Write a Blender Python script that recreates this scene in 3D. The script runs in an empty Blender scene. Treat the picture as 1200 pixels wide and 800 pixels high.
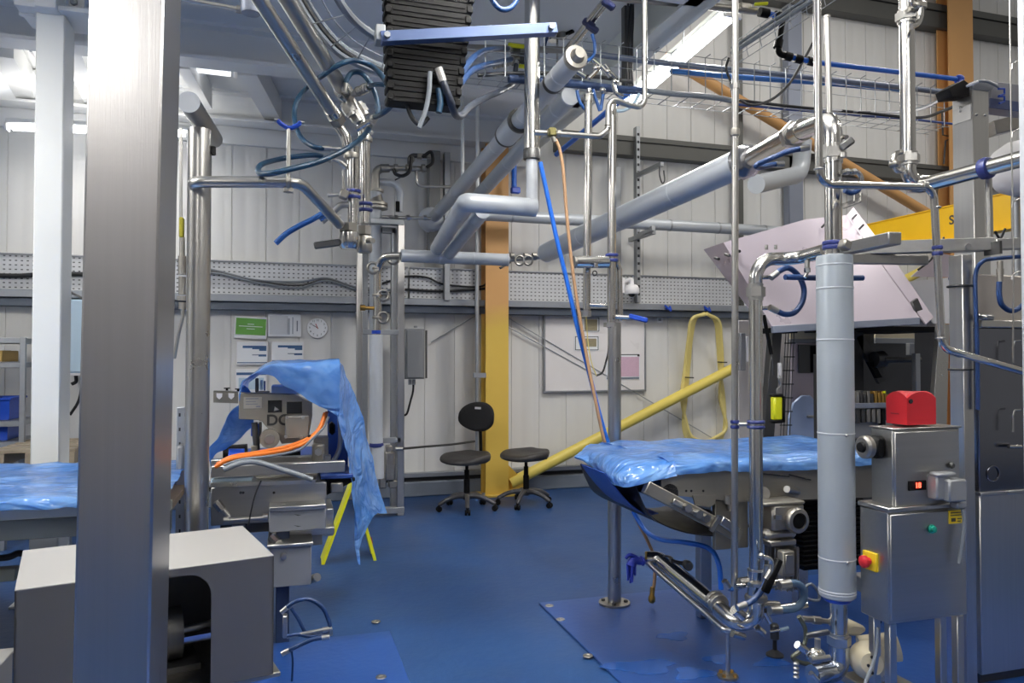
import bpy, bmesh, math, random
from mathutils import Vector, Matrix, Euler
random.seed(7)
SC = bpy.context.scene
COL = SC.collection
PI = math.pi
V = Vector

# ------------------------------------------------------------------ camera model (metres, wall runs along X)
H, FPX, VPX, HOR = 1.5, 870.0, 335.0, 418.0
YAW = math.atan((600 - VPX) / FPX)
PITCH = math.atan((HOR - 400) / FPX)
CAM = V((0, 0, H))
FW = V((math.sin(YAW) * math.cos(PITCH), math.cos(YAW) * math.cos(PITCH), math.sin(PITCH)))
RT = V((math.cos(YAW), -math.sin(YAW), 0))
UPV = RT.cross(FW)

def ray(px, py):
    return FW * FPX + RT * (px - 600) - UPV * (py - 400)

def P(px, py, y=None, z=None, x=None, d=None):
    """point of the place seen at a photo pixel, on a plane y=, z=, x= or at viewing depth d"""
    r = ray(px, py)
    if y is not None: t = (y - CAM.y) / r.y
    elif z is not None: t = (z - CAM.z) / r.z
    elif x is not None: t = (x - CAM.x) / r.x
    else: t = d / FPX
    return CAM + r * t

def ppm(px, y):
    """pixels per metre at pixel column px on plane y"""
    return FPX / ((P(px, 400, y=y) - CAM).dot(FW))

# ------------------------------------------------------------------ materials
MATS = {}
def nodes(name):
    m = bpy.data.materials.new(name); m.use_nodes = True
    nt = m.node_tree; b = nt.nodes['Principled BSDF']
    return m, nt, b

def mat(name, col, rough=.5, metal=0., var=.06, scale=8., stretch=(1, 1, 1), bump=0., bscale=60., coat=0., emit=None, estr=1., trans=0., alpha=1., rvar=.08, spec=.5):
    if name in MATS: return MATS[name]
    m, nt, b = nodes(name)
    L = nt.links
    tc = nt.nodes.new('ShaderNodeTexCoord'); mp = nt.nodes.new('ShaderNodeMapping')
    mp.inputs['Scale'].default_value = stretch
    L.new(tc.outputs['Object'], mp.inputs['Vector'])
    nz = nt.nodes.new('ShaderNodeTexNoise'); nz.inputs['Scale'].default_value = scale; nz.inputs['Detail'].default_value = 4
    L.new(mp.outputs[0], nz.inputs['Vector'])
    mx = nt.nodes.new('ShaderNodeMix'); mx.data_type = 'RGBA'
    c = V(col[:3])
    mx.inputs[6].default_value = (*[max(0, v * (1 - var)) for v in c], 1)
    mx.inputs[7].default_value = (*[min(1, v * (1 + var)) for v in c], 1)
    L.new(nz.outputs['Fac'], mx.inputs[0]); L.new(mx.outputs[2], b.inputs['Base Color'])
    mr = nt.nodes.new('ShaderNodeMapRange')
    mr.inputs['To Min'].default_value = max(.02, rough - rvar); mr.inputs['To Max'].default_value = min(1, rough + rvar)
    L.new(nz.outputs['Fac'], mr.inputs['Value']); L.new(mr.outputs[0], b.inputs['Roughness'])
    b.inputs['Metallic'].default_value = metal
    b.inputs['Specular IOR Level'].default_value = spec
    b.inputs['Coat Weight'].default_value = coat
    b.inputs['Transmission Weight'].default_value = trans
    b.inputs['Alpha'].default_value = alpha
    if emit:
        b.inputs['Emission Color'].default_value = (*emit, 1); b.inputs['Emission Strength'].default_value = estr
    if bump:
        n2 = nt.nodes.new('ShaderNodeTexNoise'); n2.inputs['Scale'].default_value = bscale; n2.inputs['Detail'].default_value = 3
        L.new(mp.outputs[0], n2.inputs['Vector'])
        bp = nt.nodes.new('ShaderNodeBump'); bp.inputs['Strength'].default_value = bump; bp.inputs['Distance'].default_value = .01
        L.new(n2.outputs['Fac'], bp.inputs['Height']); L.new(bp.outputs[0], b.inputs['Normal'])
    MATS[name] = m
    return m

# ------------------------------------------------------------------ mesh builder
class MB:
    def __init__(s): s.bm = bmesh.new()
    def _xf(s, vs, M):
        for v in vs: v.co = M @ v.co
    def box(s, lo, hi, bev=0., seg=1):
        lo, hi = V(lo), V(hi)
        a = V([min(lo[i], hi[i]) for i in range(3)]); b = V([max(lo[i], hi[i]) for i in range(3)])
        return s.obox((a + b) / 2, b - a, None, bev, seg)
    def obox(s, c, size, rot=None, bev=0., seg=1):
        tmp = bmesh.new()
        bmesh.ops.create_cube(tmp, size=1)
        for v in tmp.verts: v.co = V((v.co.x * size[0], v.co.y * size[1], v.co.z * size[2]))
        if bev > 0:
            bev = min(bev, min(size) * .45)
            bmesh.ops.bevel(tmp, geom=tmp.edges[:], offset=bev, segments=seg, affect='EDGES', profile=.5)
        M = Matrix.Translation(V(c))
        if rot is not None: M = M @ (rot.to_4x4() if isinstance(rot, Matrix) else Euler(rot).to_matrix().to_4x4())
        s._merge(tmp, M); return s
    def beam(s, a, b, w, h, up=(0, 0, 1), bev=.0):
        """rectangular bar from a to b, w across, h along up"""
        a, b = V(a), V(b); d = (b - a); L = d.length; d.normalize()
        u = V(up); x = d.cross(u)
        if x.length < 1e-5: x = d.cross(V((0, 1, 0)))
        x.normalize(); u = x.cross(d).normalized()
        R = Matrix((x, d, u)).transposed()
        return s.obox((a + b) / 2, (w, L, h), R, bev)
    def _merge(s, tmp, M=None):
        if M is not None: bmesh.ops.transform(tmp, matrix=M, verts=tmp.verts[:])
        bmesh.ops.recalc_face_normals(tmp, faces=tmp.faces[:])
        me = bpy.data.meshes.new('t'); tmp.to_mesh(me); tmp.free()
        s.bm.from_mesh(me); bpy.data.meshes.remove(me)
    def cyl(s, a, b, r, r2=None, seg=20, cap=True):
        a, b = V(a), V(b); d = b - a
        if d.length < 1e-6: return s
        tmp = bmesh.new()
        bmesh.ops.create_cone(tmp, cap_ends=cap, segments=seg, radius1=r, radius2=r if r2 is None else r2, depth=d.length)
        q = V((0, 0, 1)).rotation_difference(d.normalized())
        s._merge(tmp, Matrix.Translation((a + b) / 2) @ q.to_matrix().to_4x4()); return s
    def hexnut(s, a, b, r): return s.cyl(a, b, r, seg=6)
    def sphere(s, c, r, scale=(1, 1, 1), seg=18, rings=12, rot=None):
        tmp = bmesh.new(); bmesh.ops.create_uvsphere(tmp, u_segments=seg, v_segments=rings, radius=r)
        M = Matrix.Translation(V(c))
        if rot is not None: M = M @ Euler(rot).to_matrix().to_4x4()
        M = M @ Matrix.Diagonal((*scale, 1))
        s._merge(tmp, M); return s
    def lathe(s, prof, origin, axis=(0, 0, 1), seg=24, cap=True):
        """prof: list of (radius, height along axis)"""
        tmp = bmesh.new(); rings = []
        for r, h in prof:
            rings.append([tmp.verts.new((max(r, 1e-4) * math.cos(2 * PI * i / seg), max(r, 1e-4) * math.sin(2 * PI * i / seg), h)) for i in range(seg)])
        for k in range(len(rings) - 1):
            for i in range(seg):
                j = (i + 1) % seg
                tmp.faces.new((rings[k][i], rings[k][j], rings[k + 1][j], rings[k + 1][i]))
        if cap:
            tmp.faces.new(rings[0][::-1]); tmp.faces.new(rings[-1])
        q = V((0, 0, 1)).rotation_difference(V(axis).normalized())
        s._merge(tmp, Matrix.Translation(V(origin)) @ q.to_matrix().to_4x4()); return s
    def tube(s, pts, r, seg=10, cap=True, rf=None):
        """swept round tube along a polyline; rf(t) scales the radius"""
        pts = [V(p) for p in pts]
        q = [pts[0]]
        for p in pts[1:]:
            if (p - q[-1]).length > 1e-5: q.append(p)
        pts = q; n = len(pts)
        if n < 2: return s
        tan = []
        for i in range(n):
            t = (pts[min(i + 1, n - 1)] - pts[max(i - 1, 0)])
            if t.length < 1e-9: t = pts[i] - pts[i - 1]
            tan.append(t.normalized())
        u = tan[0].orthogonal().normalized()
        tmp = bmesh.new(); rings = []
        for i in range(n):
            if i:
                qd = tan[i - 1].rotation_difference(tan[i]); u = qd @ u
                u = (u - tan[i] * u.dot(tan[i])).normalized()
            w = tan[i].cross(u)
            rr = r * (rf(i / (n - 1)) if rf else 1)
            rings.append([tmp.verts.new(pts[i] + u * rr * math.cos(2 * PI * k / seg) + w * rr * math.sin(2 * PI * k / seg)) for k in range(seg)])
        for a in range(n - 1):
            for k in range(seg):
                j = (k + 1) % seg
                tmp.faces.new((rings[a][k], rings[a][j], rings[a + 1][j], rings[a + 1][k]))
        if cap:
            tmp.faces.new(rings[0][::-1]); tmp.faces.new(rings[-1])
        s._merge(tmp); return s
    def torus(s, c, axis, R, r, seg=24, a0=0., a1=2 * PI, rseg=8):
        ax = V(axis).normalized(); u = ax.orthogonal().normalized(); w = ax.cross(u); c = V(c)
        n = max(4, int(seg * (a1 - a0) / (2 * PI)))
        full = abs(a1 - a0 - 2 * PI) < 1e-4
        pts = [c + (u * math.cos(a0 + (a1 - a0) * i / n) + w * math.sin(a0 + (a1 - a0) * i / n)) * R for i in range(n + 1)]
        return s.tube(pts, r, rseg, cap=not full)
    def prism(s, poly, vec, bev=0.):
        """extrude planar polygon (list of 3D points) by vec"""
        tmp = bmesh.new(); vec = V(vec)
        a = [tmp.verts.new(V(p)) for p in poly]; b = [tmp.verts.new(V(p) + vec) for p in poly]
        n = len(a)
        tmp.faces.new(a); tmp.faces.new(b[::-1])
        for i in range(n):
            j = (i + 1) % n; tmp.faces.new((a[i], b[i], b[j], a[j]))
        bmesh.ops.recalc_face_normals(tmp, faces=tmp.faces[:])
        if bev > 0: bmesh.ops.bevel(tmp, geom=tmp.edges[:], offset=bev, segments=1, affect='EDGES')
        s._merge(tmp); return s
    def grid(s, rows, thick=0.):
        """surface through a grid of points; optional thickness"""
        tmp = bmesh.new()
        vs = [[tmp.verts.new(V(p)) for p in r] for r in rows]
        for i in range(len(vs) - 1):
            for j in range(len(vs[0]) - 1):
                tmp.faces.new((vs[i][j], vs[i][j + 1], vs[i + 1][j + 1], vs[i + 1][j]))
        bmesh.ops.recalc_face_normals(tmp, faces=tmp.faces[:])
        if thick: bmesh.ops.solidify(tmp, geom=tmp.faces[:], thickness=thick)
        s._merge(tmp); return s
    def build(s, name, m, parent=None, angle=40, origin=None, kind=None, label=None):
        bm = s.bm
        if not bm.verts: bm.verts.new((0, 0, 0))
        if origin is None:
            xs = [v.co for v in bm.verts]
            lo = V([min(v[i] for v in xs) for i in range(3)]); hi = V([max(v[i] for v in xs) for i in range(3)])
            origin = V(((lo.x + hi.x) / 2, (lo.y + hi.y) / 2, lo.z))
        origin = V(origin)
        for v in bm.verts: v.co -= origin
        me = bpy.data.meshes.new(name); bm.to_mesh(me); bm.free()
        me.polygons.foreach_set('use_smooth', [True] * len(me.polygons))
        me.set_sharp_from_angle(angle=math.radians(angle))
        for mm in (m if isinstance(m, (list, tuple)) else [m]): me.materials.append(mm)
        o = bpy.data.objects.new(name, me); COL.objects.link(o)
        put(o, origin, parent)
        if kind: o['kind'] = kind
        if label: o['label'] = label
        return o

WLOC = {}
def put(o, loc, parent=None):
    loc = V(loc)
    if parent is not None:
        o.parent = parent; o.location = loc - WLOC[parent.name]
    else: o.location = loc
    WLOC[o.name] = loc

def tag(o, label, cat, group=None, kind=None):
    o['label'] = label; o['category'] = cat
    if group: o['group'] = group
    if kind: o['kind'] = kind
    return o

def thing(name, label, cat, loc=(0, 0, 0), group=None):
    o = bpy.data.objects.new(name, None); COL.objects.link(o)
    o.empty_display_size = .1
    put(o, loc); return tag(o, label, cat, group)

def struct(name, mb, m, parent=None, **k):
    o = mb.build(name, m, parent, **k); o['kind'] = 'structure'; return o

def copy_tree(o, parent=None):
    c = o.copy(); COL.objects.link(c)
    if parent is not None: c.parent = parent
    for ch in list(o.children): copy_tree(ch, c)
    return c

# ------------------------------------------------------------------ path helpers
def fillet(pts, r, n=8):
    """round the corners of a polyline"""
    pts = [V(p) for p in pts]; out = [pts[0]]
    for i in range(1, len(pts) - 1):
        a, b, c = pts[i - 1], pts[i], pts[i + 1]
        d1 = (a - b); d2 = (c - b); l1, l2 = d1.length, d2.length
        if l1 < 1e-6 or l2 < 1e-6: continue
        d1.normalize(); d2.normalize()
        ang = d1.angle(d2)
        if ang > PI - .05: out.append(b); continue
        t = min(r / math.tan(ang / 2), l1 * .49, l2 * .49)
        p1, p2 = b + d1 * t, b + d2 * t
        rr = t * math.tan(ang / 2)
        bis = (d1 + d2).normalized(); cen = b + bis * (rr / math.sin(ang / 2))
        v1, v2 = p1 - cen, p2 - cen
        ax = v1.cross(v2)
        if ax.length < 1e-9: out.append(b); continue
        ax.normalize(); tot = v1.angle(v2)
        for k in range(n + 1):
            out.append(cen + Matrix.Rotation(tot * k / n, 3, ax) @ v1)
    out.append(pts[-1]); return out

def spline(pts, n=10):
    """Catmull-Rom through points"""
    pts = [V(p) for p in pts]
    q = [pts[0] * 2 - pts[1]] + pts + [pts[-1] * 2 - pts[-2]]
    out = []
    for i in range(1, len(q) - 2):
        p0, p1, p2, p3 = q[i - 1:i + 3]
        for k in range(n):
            t = k / n
            out.append(.5 * ((2 * p1) + (p2 - p0) * t + (2 * p0 - 5 * p1 + 4 * p2 - p3) * t * t + (3 * p1 - p0 - 3 * p2 + p3) * t ** 3))
    out.append(pts[-1]); return out

def text_mesh(body, size, origin, xdir, updir, m, name, parent, ext=.0015, bold=0., align='CENTER'):
    cu = bpy.data.curves.new(name, 'FONT'); cu.body = body; cu.size = size; cu.extrude = ext; cu.offset = bold
    cu.align_x = align; cu.align_y = 'CENTER'
    t = bpy.data.objects.new(name + '_t', cu); COL.objects.link(t)
    dg = bpy.context.evaluated_depsgraph_get()
    me = bpy.data.meshes.new_from_object(t.evaluated_get(dg))
    bpy.data.objects.remove(t); bpy.data.curves.remove(cu)
    x = V(xdir).normalized(); u = V(updir).normalized(); n = x.cross(u)
    R = Matrix((x, u, n)).transposed().to_4x4()
    me.transform(R); me.materials.clear(); me.materials.append(m)
    o = bpy.data.objects.new(name, me); COL.objects.link(o); put(o, origin, parent); return o
def S(r, g, b):
    f = lambda c: (c / 255 / 12.92) if c / 255 <= .04045 else ((c / 255 + .055) / 1.055) ** 2.4
    return (f(r), f(g), f(b))
# metals: brushed, polished, dull
STEEL = mat('brushed_steel', S(196, 194, 190), .32, 1, .10, 5, (14, 14, .35), bump=.05, bscale=30)
STEELX = mat('brushed_steel_across', S(178, 177, 174), .36, 1, .10, 5, (.4, 14, 14), bump=.04, bscale=30)
COLSTEEL = mat('column_steel', S(178, 176, 175), .30, 1, .07, 4, (16, 16, .25), bump=.04, bscale=30, rvar=.05)
PIPE = mat('polished_pipe_steel', S(205, 202, 196), .17, 1, .06, 6, rvar=.05)
SATIN = mat('satin_pipe_steel', S(190, 188, 183), .3, 1, .08, 9)
CAST = mat('cast_steel', S(168, 164, 156), .42, 1, .14, 16, bump=.15, bscale=70)
GALV = mat('galvanised_steel', S(172, 175, 178), .48, .85, .12, 30)
GALVD = mat('galvanised_rail', S(150, 154, 160), .5, .6, .12, 12)
DARKMETAL = mat('dark_metal', S(88, 88, 88), .45, .8, .15, 12)
MACHINE = mat('machine_blasted_steel', S(150, 146, 136), .5, .75, .08, 20, bump=.08, bscale=160)
BRASS = mat('brass', S(190, 150, 80), .35, 1, .1, 20)
# jackets, paints
JACKET = mat('pipe_jacket', S(184, 189, 194), .34, .1, .05, 5, bump=.02, bscale=20)
JACKETW = mat('pipe_jacket_pale', S(200, 204, 208), .38, .1, .04, 5)
CLAD = mat('wall_cladding_paint', S(226, 225, 221), .5, 0, .025, 2.2, bump=.02, bscale=12)
CEILP = mat('ceiling_paint', S(232, 233, 232), .5, 0, .02, 3)
WHITEP = mat('white_post_paint', S(236, 238, 235), .42, 0, .015, 3)
FASCIA = mat('fascia_paint', S(230, 232, 226), .5, 0, .03, 2)
SKIRT = mat('kerb_grey', S(112, 120, 132), .55, 0, .12, 6)
DARK = mat('dark_void', S(26, 27, 30), .6, 0, .2, 8)
PURLIN = mat('purlin_steel', S(150, 152, 150), .5, .35, .12, 6)
PURLIND = mat('purlin_dark_steel', S(98, 98, 94), .5, .4, .12, 6)
ORANGE = mat('orange_column_paint', S(212, 160, 100), .5, 0, .06, 4)
YELCOL = mat('worn_yellow_paint', S(222, 180, 70), .5, 0, .14, 3.5, bump=.05, bscale=30)
YELLOW = mat('yellow_brace_paint', S(230, 208, 100), .4, 0, .06, 6)
CRANE = mat('crane_yellow_paint', S(244, 192, 14), .4, 0, .04, 4)
BLUEP = mat('machine_blue_paint', S(30, 62, 130), .4, 0, .1, 7)
BLUEPLAS = mat('blue_plastic', S(28, 70, 175), .35, 0, .08, 12)
BLUEBAR = mat('blue_grey_bar', S(142, 148, 162), .4, .3, .06, 5)
BLUEH = mat('teal_blue_hose', S(22, 58, 84), .35, 0, .1, 30, bump=.1, bscale=200)
NAVYH = mat('navy_hose', S(24, 52, 96), .4, 0, .1, 30, bump=.1, bscale=200)
AIRB = mat('air_line_blue', S(34, 104, 205), .35, 0, .06, 12)
TAN = mat('tan_hose', S(176, 138, 102), .5, 0, .1, 22)
ORNH = mat('orange_cable', S(234, 122, 38), .38, 0, .06, 20)
GREYH = mat('grey_hose', S(124, 130, 136), .45, 0, .06, 20)
YELH = mat('cream_yellow_hose', S(232, 214, 134), .45, 0, .06, 14)
BLKR = mat('black_rubber', S(24, 25, 27), .55, 0, .2, 25, bump=.1, bscale=100)
BLKP = mat('black_plastic', S(13, 13, 14), .55, 0, .2, 18, bump=.05, bscale=80, spec=.12)
PUF = mat('black_polyurethane', S(46, 44, 44), .5, 0, .12, 14, bump=.25, bscale=140)
FAB = mat('black_fabric', S(16, 16, 18), .9, 0, .25, 120, bump=.3, bscale=400)
CHAIRB = mat('grey_chair_base', S(66, 66, 70), .4, .1, .12, 20)
GREYBOX = mat('grey_enclosure_paint', S(146, 148, 150), .45, .3, .05, 5)
CREAM = mat('cream_motor_paint', S(214, 202, 170), .45, 0, .08, 10)
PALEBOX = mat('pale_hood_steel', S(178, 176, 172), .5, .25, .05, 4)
HOODF = mat('hood_shaded_steel', S(112, 111, 110), .5, .6, .06, 4)  # hood walls' shade painted in as a darker tone than the top
PLATE = mat('lilac_guard_sheet', S(186, 176, 186), .3, .35, .03, 3)
BEAMW = mat('conveyor_beam_paint', S(196, 198, 184), .45, 0, .05, 6)
BEAMG = mat('conveyor_beam_grey', S(112, 118, 116), .5, .1, .08, 6)
LBLUE = mat('pale_blue_cabinet', S(190, 214, 230), .4, 0, .02, 4)
PAPER = mat('paper', S(238, 240, 242), .6, 0, .02, 6)
GREEN = mat('green_poster', S(96, 160, 62), .5, 0, .04, 5)
INKB = mat('blue_print', S(52, 88, 130), .6, 0, .08, 30)
INKG = mat('grey_print', S(120, 128, 140), .6, 0, .15, 60)
INKK = mat('dark_print', S(60, 58, 56), .6, 0, .3, 90)
PINK = mat('pink_chart', S(214, 180, 198), .6, 0, .12, 40)
TANP = mat('tan_photo', S(150, 140, 112), .6, 0, .4, 60)
REDC = mat('red_moulding', S(182, 32, 40), .35, 0, .06, 8)
REDLED = mat('red_led', S(255, 40, 30), .4, 0, emit=(1, .06, .03), estr=6)
GREENB = mat('green_button', S(20, 140, 120), .3)
YELTAG = mat('yellow_label', S(240, 206, 40), .5)
HIVIS = mat('hi_vis_yellow', S(226, 226, 30), .4, 0, .05, 10)
GLOVE = mat('blue_nitrile', S(46, 62, 170), .4, 0, .08, 24, bump=.2, bscale=60)
WHITEPL = mat('white_plastic', S(236, 234, 234), .35, 0, .02, 8)
CARD = mat('brown_cardboard', S(178, 146, 84), .7, 0, .12, 12)
WOODY = mat('pallet_wood', S(150, 138, 120), .7, 0, .2, 8, (1, 8, 8))
TUBE = mat('lamp_tube', (1, 1, 1), .3, emit=(.97, .98, 1.0), estr=14)
TUBED = mat('dim_lamp_tube', (1, 1, 1), .3, emit=(.97, .98, 1.0), estr=1.6)
GLASSD = mat('dark_window', S(20, 24, 28), .12, 0, .3, 6)

def floor_material():
    m, nt, b = nodes('blue_resin_floor'); L = nt.links
    tc = nt.nodes.new('ShaderNodeTexCoord')
    def noise(sc, det=5):
        n = nt.nodes.new('ShaderNodeTexNoise'); n.inputs['Scale'].default_value = sc; n.inputs['Detail'].default_value = det
        L.new(tc.outputs['Object'], n.inputs['Vector']); return n
    n1, n2, n3 = noise(.9), noise(22, 6), noise(3.2, 6)
    cr = nt.nodes.new('ShaderNodeValToRGB')
    cr.color_ramp.elements[0].position = .32; cr.color_ramp.elements[0].color = (*S(24, 60, 108), 1)
    cr.color_ramp.elements[1].position = .72; cr.color_ramp.elements[1].color = (*S(32, 72, 124), 1)
    L.new(n1.outputs['Fac'], cr.inputs[0])
    mx = nt.nodes.new('ShaderNodeMix'); mx.data_type = 'RGBA'; mx.blend_type = 'MULTIPLY'; mx.inputs[0].default_value = .35
    cr2 = nt.nodes.new('ShaderNodeValToRGB'); cr2.color_ramp.elements[0].position = .3; cr2.color_ramp.elements[0].color = (.6, .6, .62, 1)
    cr2.color_ramp.elements[1].position = .6
    L.new(n3.outputs['Fac'], cr2.inputs[0]); L.new(cr.outputs[0], mx.inputs[6]); L.new(cr2.outputs[0], mx.inputs[7])
    L.new(mx.outputs[2], b.inputs['Base Color'])
    mr = nt.nodes.new('ShaderNodeMapRange'); mr.inputs['To Min'].default_value = .36; mr.inputs['To Max'].default_value = .6
    L.new(n3.outputs['Fac'], mr.inputs['Value']); L.new(mr.outputs[0], b.inputs['Roughness'])
    bp = nt.nodes.new('ShaderNodeBump'); bp.inputs['Strength'].default_value = .25; bp.inputs['Distance'].default_value = .01
    L.new(n2.outputs['Fac'], bp.inputs['Height']); L.new(bp.outputs[0], b.inputs['Normal'])
    return m
FLOORM = floor_material()
FLOORP = mat('blue_floor_plate_paint', S(30, 70, 136), .36, 0, .14, 2.5, bump=.12, bscale=30, rvar=.12)
SHEEN = mat('blue_sheen_paint', S(32, 82, 160), .12, 0, .08, 3)  # light reflected off the floor plate, painted as a brighter glossy blue

def sheet_material():
    m, nt, b = nodes('blue_polythene'); L = nt.links
    tc = nt.nodes.new('ShaderNodeTexCoord')
    n = nt.nodes.new('ShaderNodeTexNoise'); n.inputs['Scale'].default_value = 5; n.inputs['Detail'].default_value = 6; n.inputs['Distortion'].default_value = 1.2
    L.new(tc.outputs['Object'], n.inputs['Vector'])
    cr = nt.nodes.new('ShaderNodeValToRGB')
    cr.color_ramp.elements[0].position = .3; cr.color_ramp.elements[0].color = (*S(84, 150, 228), 1)
    cr.color_ramp.elements[1].position = .75; cr.color_ramp.elements[1].color = (*S(146, 196, 248), 1)
    L.new(n.outputs['Fac'], cr.inputs[0]); L.new(cr.outputs[0], b.inputs['Base Color'])
    b.inputs['Roughness'].default_value = .12; b.inputs['Specular IOR Level'].default_value = .8; b.inputs['Coat Weight'].default_value = .6; b.inputs['Coat Roughness'].default_value = .05
    w = nt.nodes.new('ShaderNodeTexNoise'); w.inputs['Scale'].default_value = 2.6; w.inputs['Detail'].default_value = 2; w.inputs['Distortion'].default_value = 2.4
    mpw = nt.nodes.new('ShaderNodeMapping'); mpw.inputs['Scale'].default_value = (.8, 3.2, 2.0); mpw.inputs['Rotation'].default_value = (.2, .35, .3)
    L.new(tc.outputs['Object'], mpw.inputs['Vector']); L.new(mpw.outputs[0], w.inputs['Vector'])
    bp = nt.nodes.new('ShaderNodeBump'); bp.inputs['Strength'].default_value = 1.0; bp.inputs['Distance'].default_value = .035
    L.new(w.outputs['Fac'], bp.inputs['Height']); L.new(bp.outputs[0], b.inputs['Normal'])
    tr = nt.nodes.new('ShaderNodeBsdfTranslucent'); L.new(cr.outputs[0], tr.inputs['Color'])
    mx = nt.nodes.new('ShaderNodeMixShader'); mx.inputs[0].default_value = .36
    out = nt.nodes['Material Output']
    L.new(b.outputs[0], mx.inputs[1]); L.new(tr.outputs[0], mx.inputs[2]); L.new(mx.outputs[0], out.inputs['Surface'])
    return m
SHEET = sheet_material()

def perf_material():
    """galvanised tray sheet punched with rows of small slots"""
    m, nt, b = nodes('perforated_galvanised'); L = nt.links
    tc = nt.nodes.new('ShaderNodeTexCoord'); sp = nt.nodes.new('ShaderNodeSeparateXYZ'); L.new(tc.outputs['Object'], sp.inputs[0])
    def math_(op, a, b_=None, c=None):
        n = nt.nodes.new('ShaderNodeMath'); n.operation = op
        for i, v in enumerate((a, b_, c)):
            if v is None: continue
            if isinstance(v, (int, float)): n.inputs[i].default_value = v
            else: L.new(v, n.inputs[i])
        return n.outputs[0]
    fx = math_('FRACT', math_('MULTIPLY', sp.outputs['X'], 21.0)); fz = math_('FRACT', math_('MULTIPLY', sp.outputs['Z'], 24.0))
    hx = math_('LESS_THAN', math_('ABSOLUTE', math_('SUBTRACT', fx, .5)), .20)
    hz = math_('LESS_THAN', math_('ABSOLUTE', math_('SUBTRACT', fz, .5)), .14)
    hole = math_('MULTIPLY', hx, hz)
    n = nt.nodes.new('ShaderNodeTexNoise'); n.inputs['Scale'].default_value = 14; L.new(tc.outputs['Object'], n.inputs['Vector'])
    cr = nt.nodes.new('ShaderNodeValToRGB'); cr.color_ramp.elements[0].color = (*S(192, 194, 196), 1); cr.color_ramp.elements[1].color = (*S(216, 217, 218), 1)
    L.new(n.outputs['Fac'], cr.inputs[0])
    mx = nt.nodes.new('ShaderNodeMix'); mx.data_type = 'RGBA'; L.new(hole, mx.inputs[0]); L.new(cr.outputs[0], mx.inputs[6]); mx.inputs[7].default_value = (.10, .10, .105, 1)
    L.new(mx.outputs[2], b.inputs['Base Color'])
    b.inputs['Roughness'].default_value = .5
    me = math_('MULTIPLY', math_('SUBTRACT', 1, hole), .2); L.new(me, b.inputs['Metallic'])
    return m
PERF = perf_material()
YW = 8.05
# ------------------------------------------------------------------ camera
cam = bpy.data.cameras.new('camera'); co = bpy.data.objects.new('camera', cam); COL.objects.link(co)
cam.sensor_fit = 'HORIZONTAL'; cam.sensor_width = 36; cam.lens = FPX / 1200 * 36
R = Matrix((RT, UPV, -FW)).transposed()
co.matrix_world = Matrix.Translation(CAM) @ R.to_4x4()
cam.clip_start = .05; cam.clip_end = 200
SC.camera = co
SC.view_settings.view_transform = 'Standard'; SC.view_settings.look = 'None'
SC.view_settings.gamma = 1; SC.view_settings.use_curve_mapping = False
SC.view_settings.exposure = 0.0
SC.cycles.use_denoising = True
SC.cycles.max_bounces = 8; SC.cycles.diffuse_bounces = 4; SC.cycles.glossy_bounces = 4
SC.cycles.sample_clamp_indirect = 6

# ------------------------------------------------------------------ shell
struct('floor', MB().box((-7, -3, -.12), (12, 8.4, 0)), FLOORM)
def cladding(x0, x1, z0, z1, y, period, xref):
    """profiled cladding sheet: shallow wide ribs and a narrow dark joint each period"""
    mb = MB(); n0 = math.floor((x0 - xref) / period); prof = []
    k = n0
    while xref + k * period < x1 + period:
        b = xref + k * period
        for dx, dy in ((-.007, 0), (-.005, .012), (.005, .012), (.007, 0), (.26 * period, 0), (.33 * period, .004), (.43 * period, .004), (.50 * period, 0), (.76 * period, 0), (.80 * period, .002), (.84 * period, 0)):
            prof.append((b + dx, y + dy))
        k += 1
    prof = [(min(max(a, x0), x1), b) for a, b in prof]
    tmp = [[(a, b, z0) for a, b in prof], [(a, b, z1) for a, b in prof]]
    mb.grid(tmp); mb.box((x0, y + .06, z0), (x1, y + .2, z1))
    return mb
PER = P(312, 240, y=YW).x - P(272, 240, y=YW).x
XREF = P(272, 240, y=YW).x
wb = cladding(-7, 12, .24, 8, YW, PER, XREF)
struct('wall_back', wb, CLAD, angle=35)
kb = MB(); kb.box((-7, YW - .10, 0), (12, YW, .155), .01)
struct('baseboard_back', kb, SKIRT)
kt = MB(); kt.box((-7, YW - .035, .155), (12, YW, .20)); struct('trim_1', kt, DARK)
kt = MB(); kt.box((-7, YW - .075, .20), (12, YW, .25), .006); struct('trim_2', kt, GALVD)
# wall behind the camera and the left wall
struct('wall_front', cladding(-7, 5.5, 0, 4.1, -2.9, PER, XREF), mat('front_wall_panel', S(150, 148, 147), .5, 0, .03, 3))
lw = MB(); lw.box((-7.1, -3, 0), (-7, 8.2, 4.3)); struct('wall_left', lw, CLAD)
# purlin rails on the wall
z1, z2 = P(250, 362, y=YW - .1).z, P(250, 345, y=YW - .1).z
pr = MB(); pr.box((-7, YW - .20, z1 + .075), (12, YW + .02, z2), .004); struct('trim_3', pr, GALVD)
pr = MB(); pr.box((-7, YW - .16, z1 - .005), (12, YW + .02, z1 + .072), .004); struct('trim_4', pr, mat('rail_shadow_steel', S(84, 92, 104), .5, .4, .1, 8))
z1, z2 = P(760, 185, y=YW - .1).z, P(760, 168, y=YW - .1).z
pr = MB(); pr.box((2.95, YW - .14, z1), (12, YW + .02, z2), .004); pr.box((2.95, YW - .16, z2 - .01), (12, YW + .02, z2 + .05), .004); struct('trim_5', pr, PURLIND)
z1, z2 = P(1080, 32, y=YW - .1).z, P(1080, 5, y=YW - .1).z
pr = MB(); pr.box((2.95, YW - .16, z1), (12, YW + .02, z2 - .1), .004); pr.box((2.95, YW - .18, z2 - .09), (12, YW + .02, z2), .004); struct('trim_6', pr, PURLIND)

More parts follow.
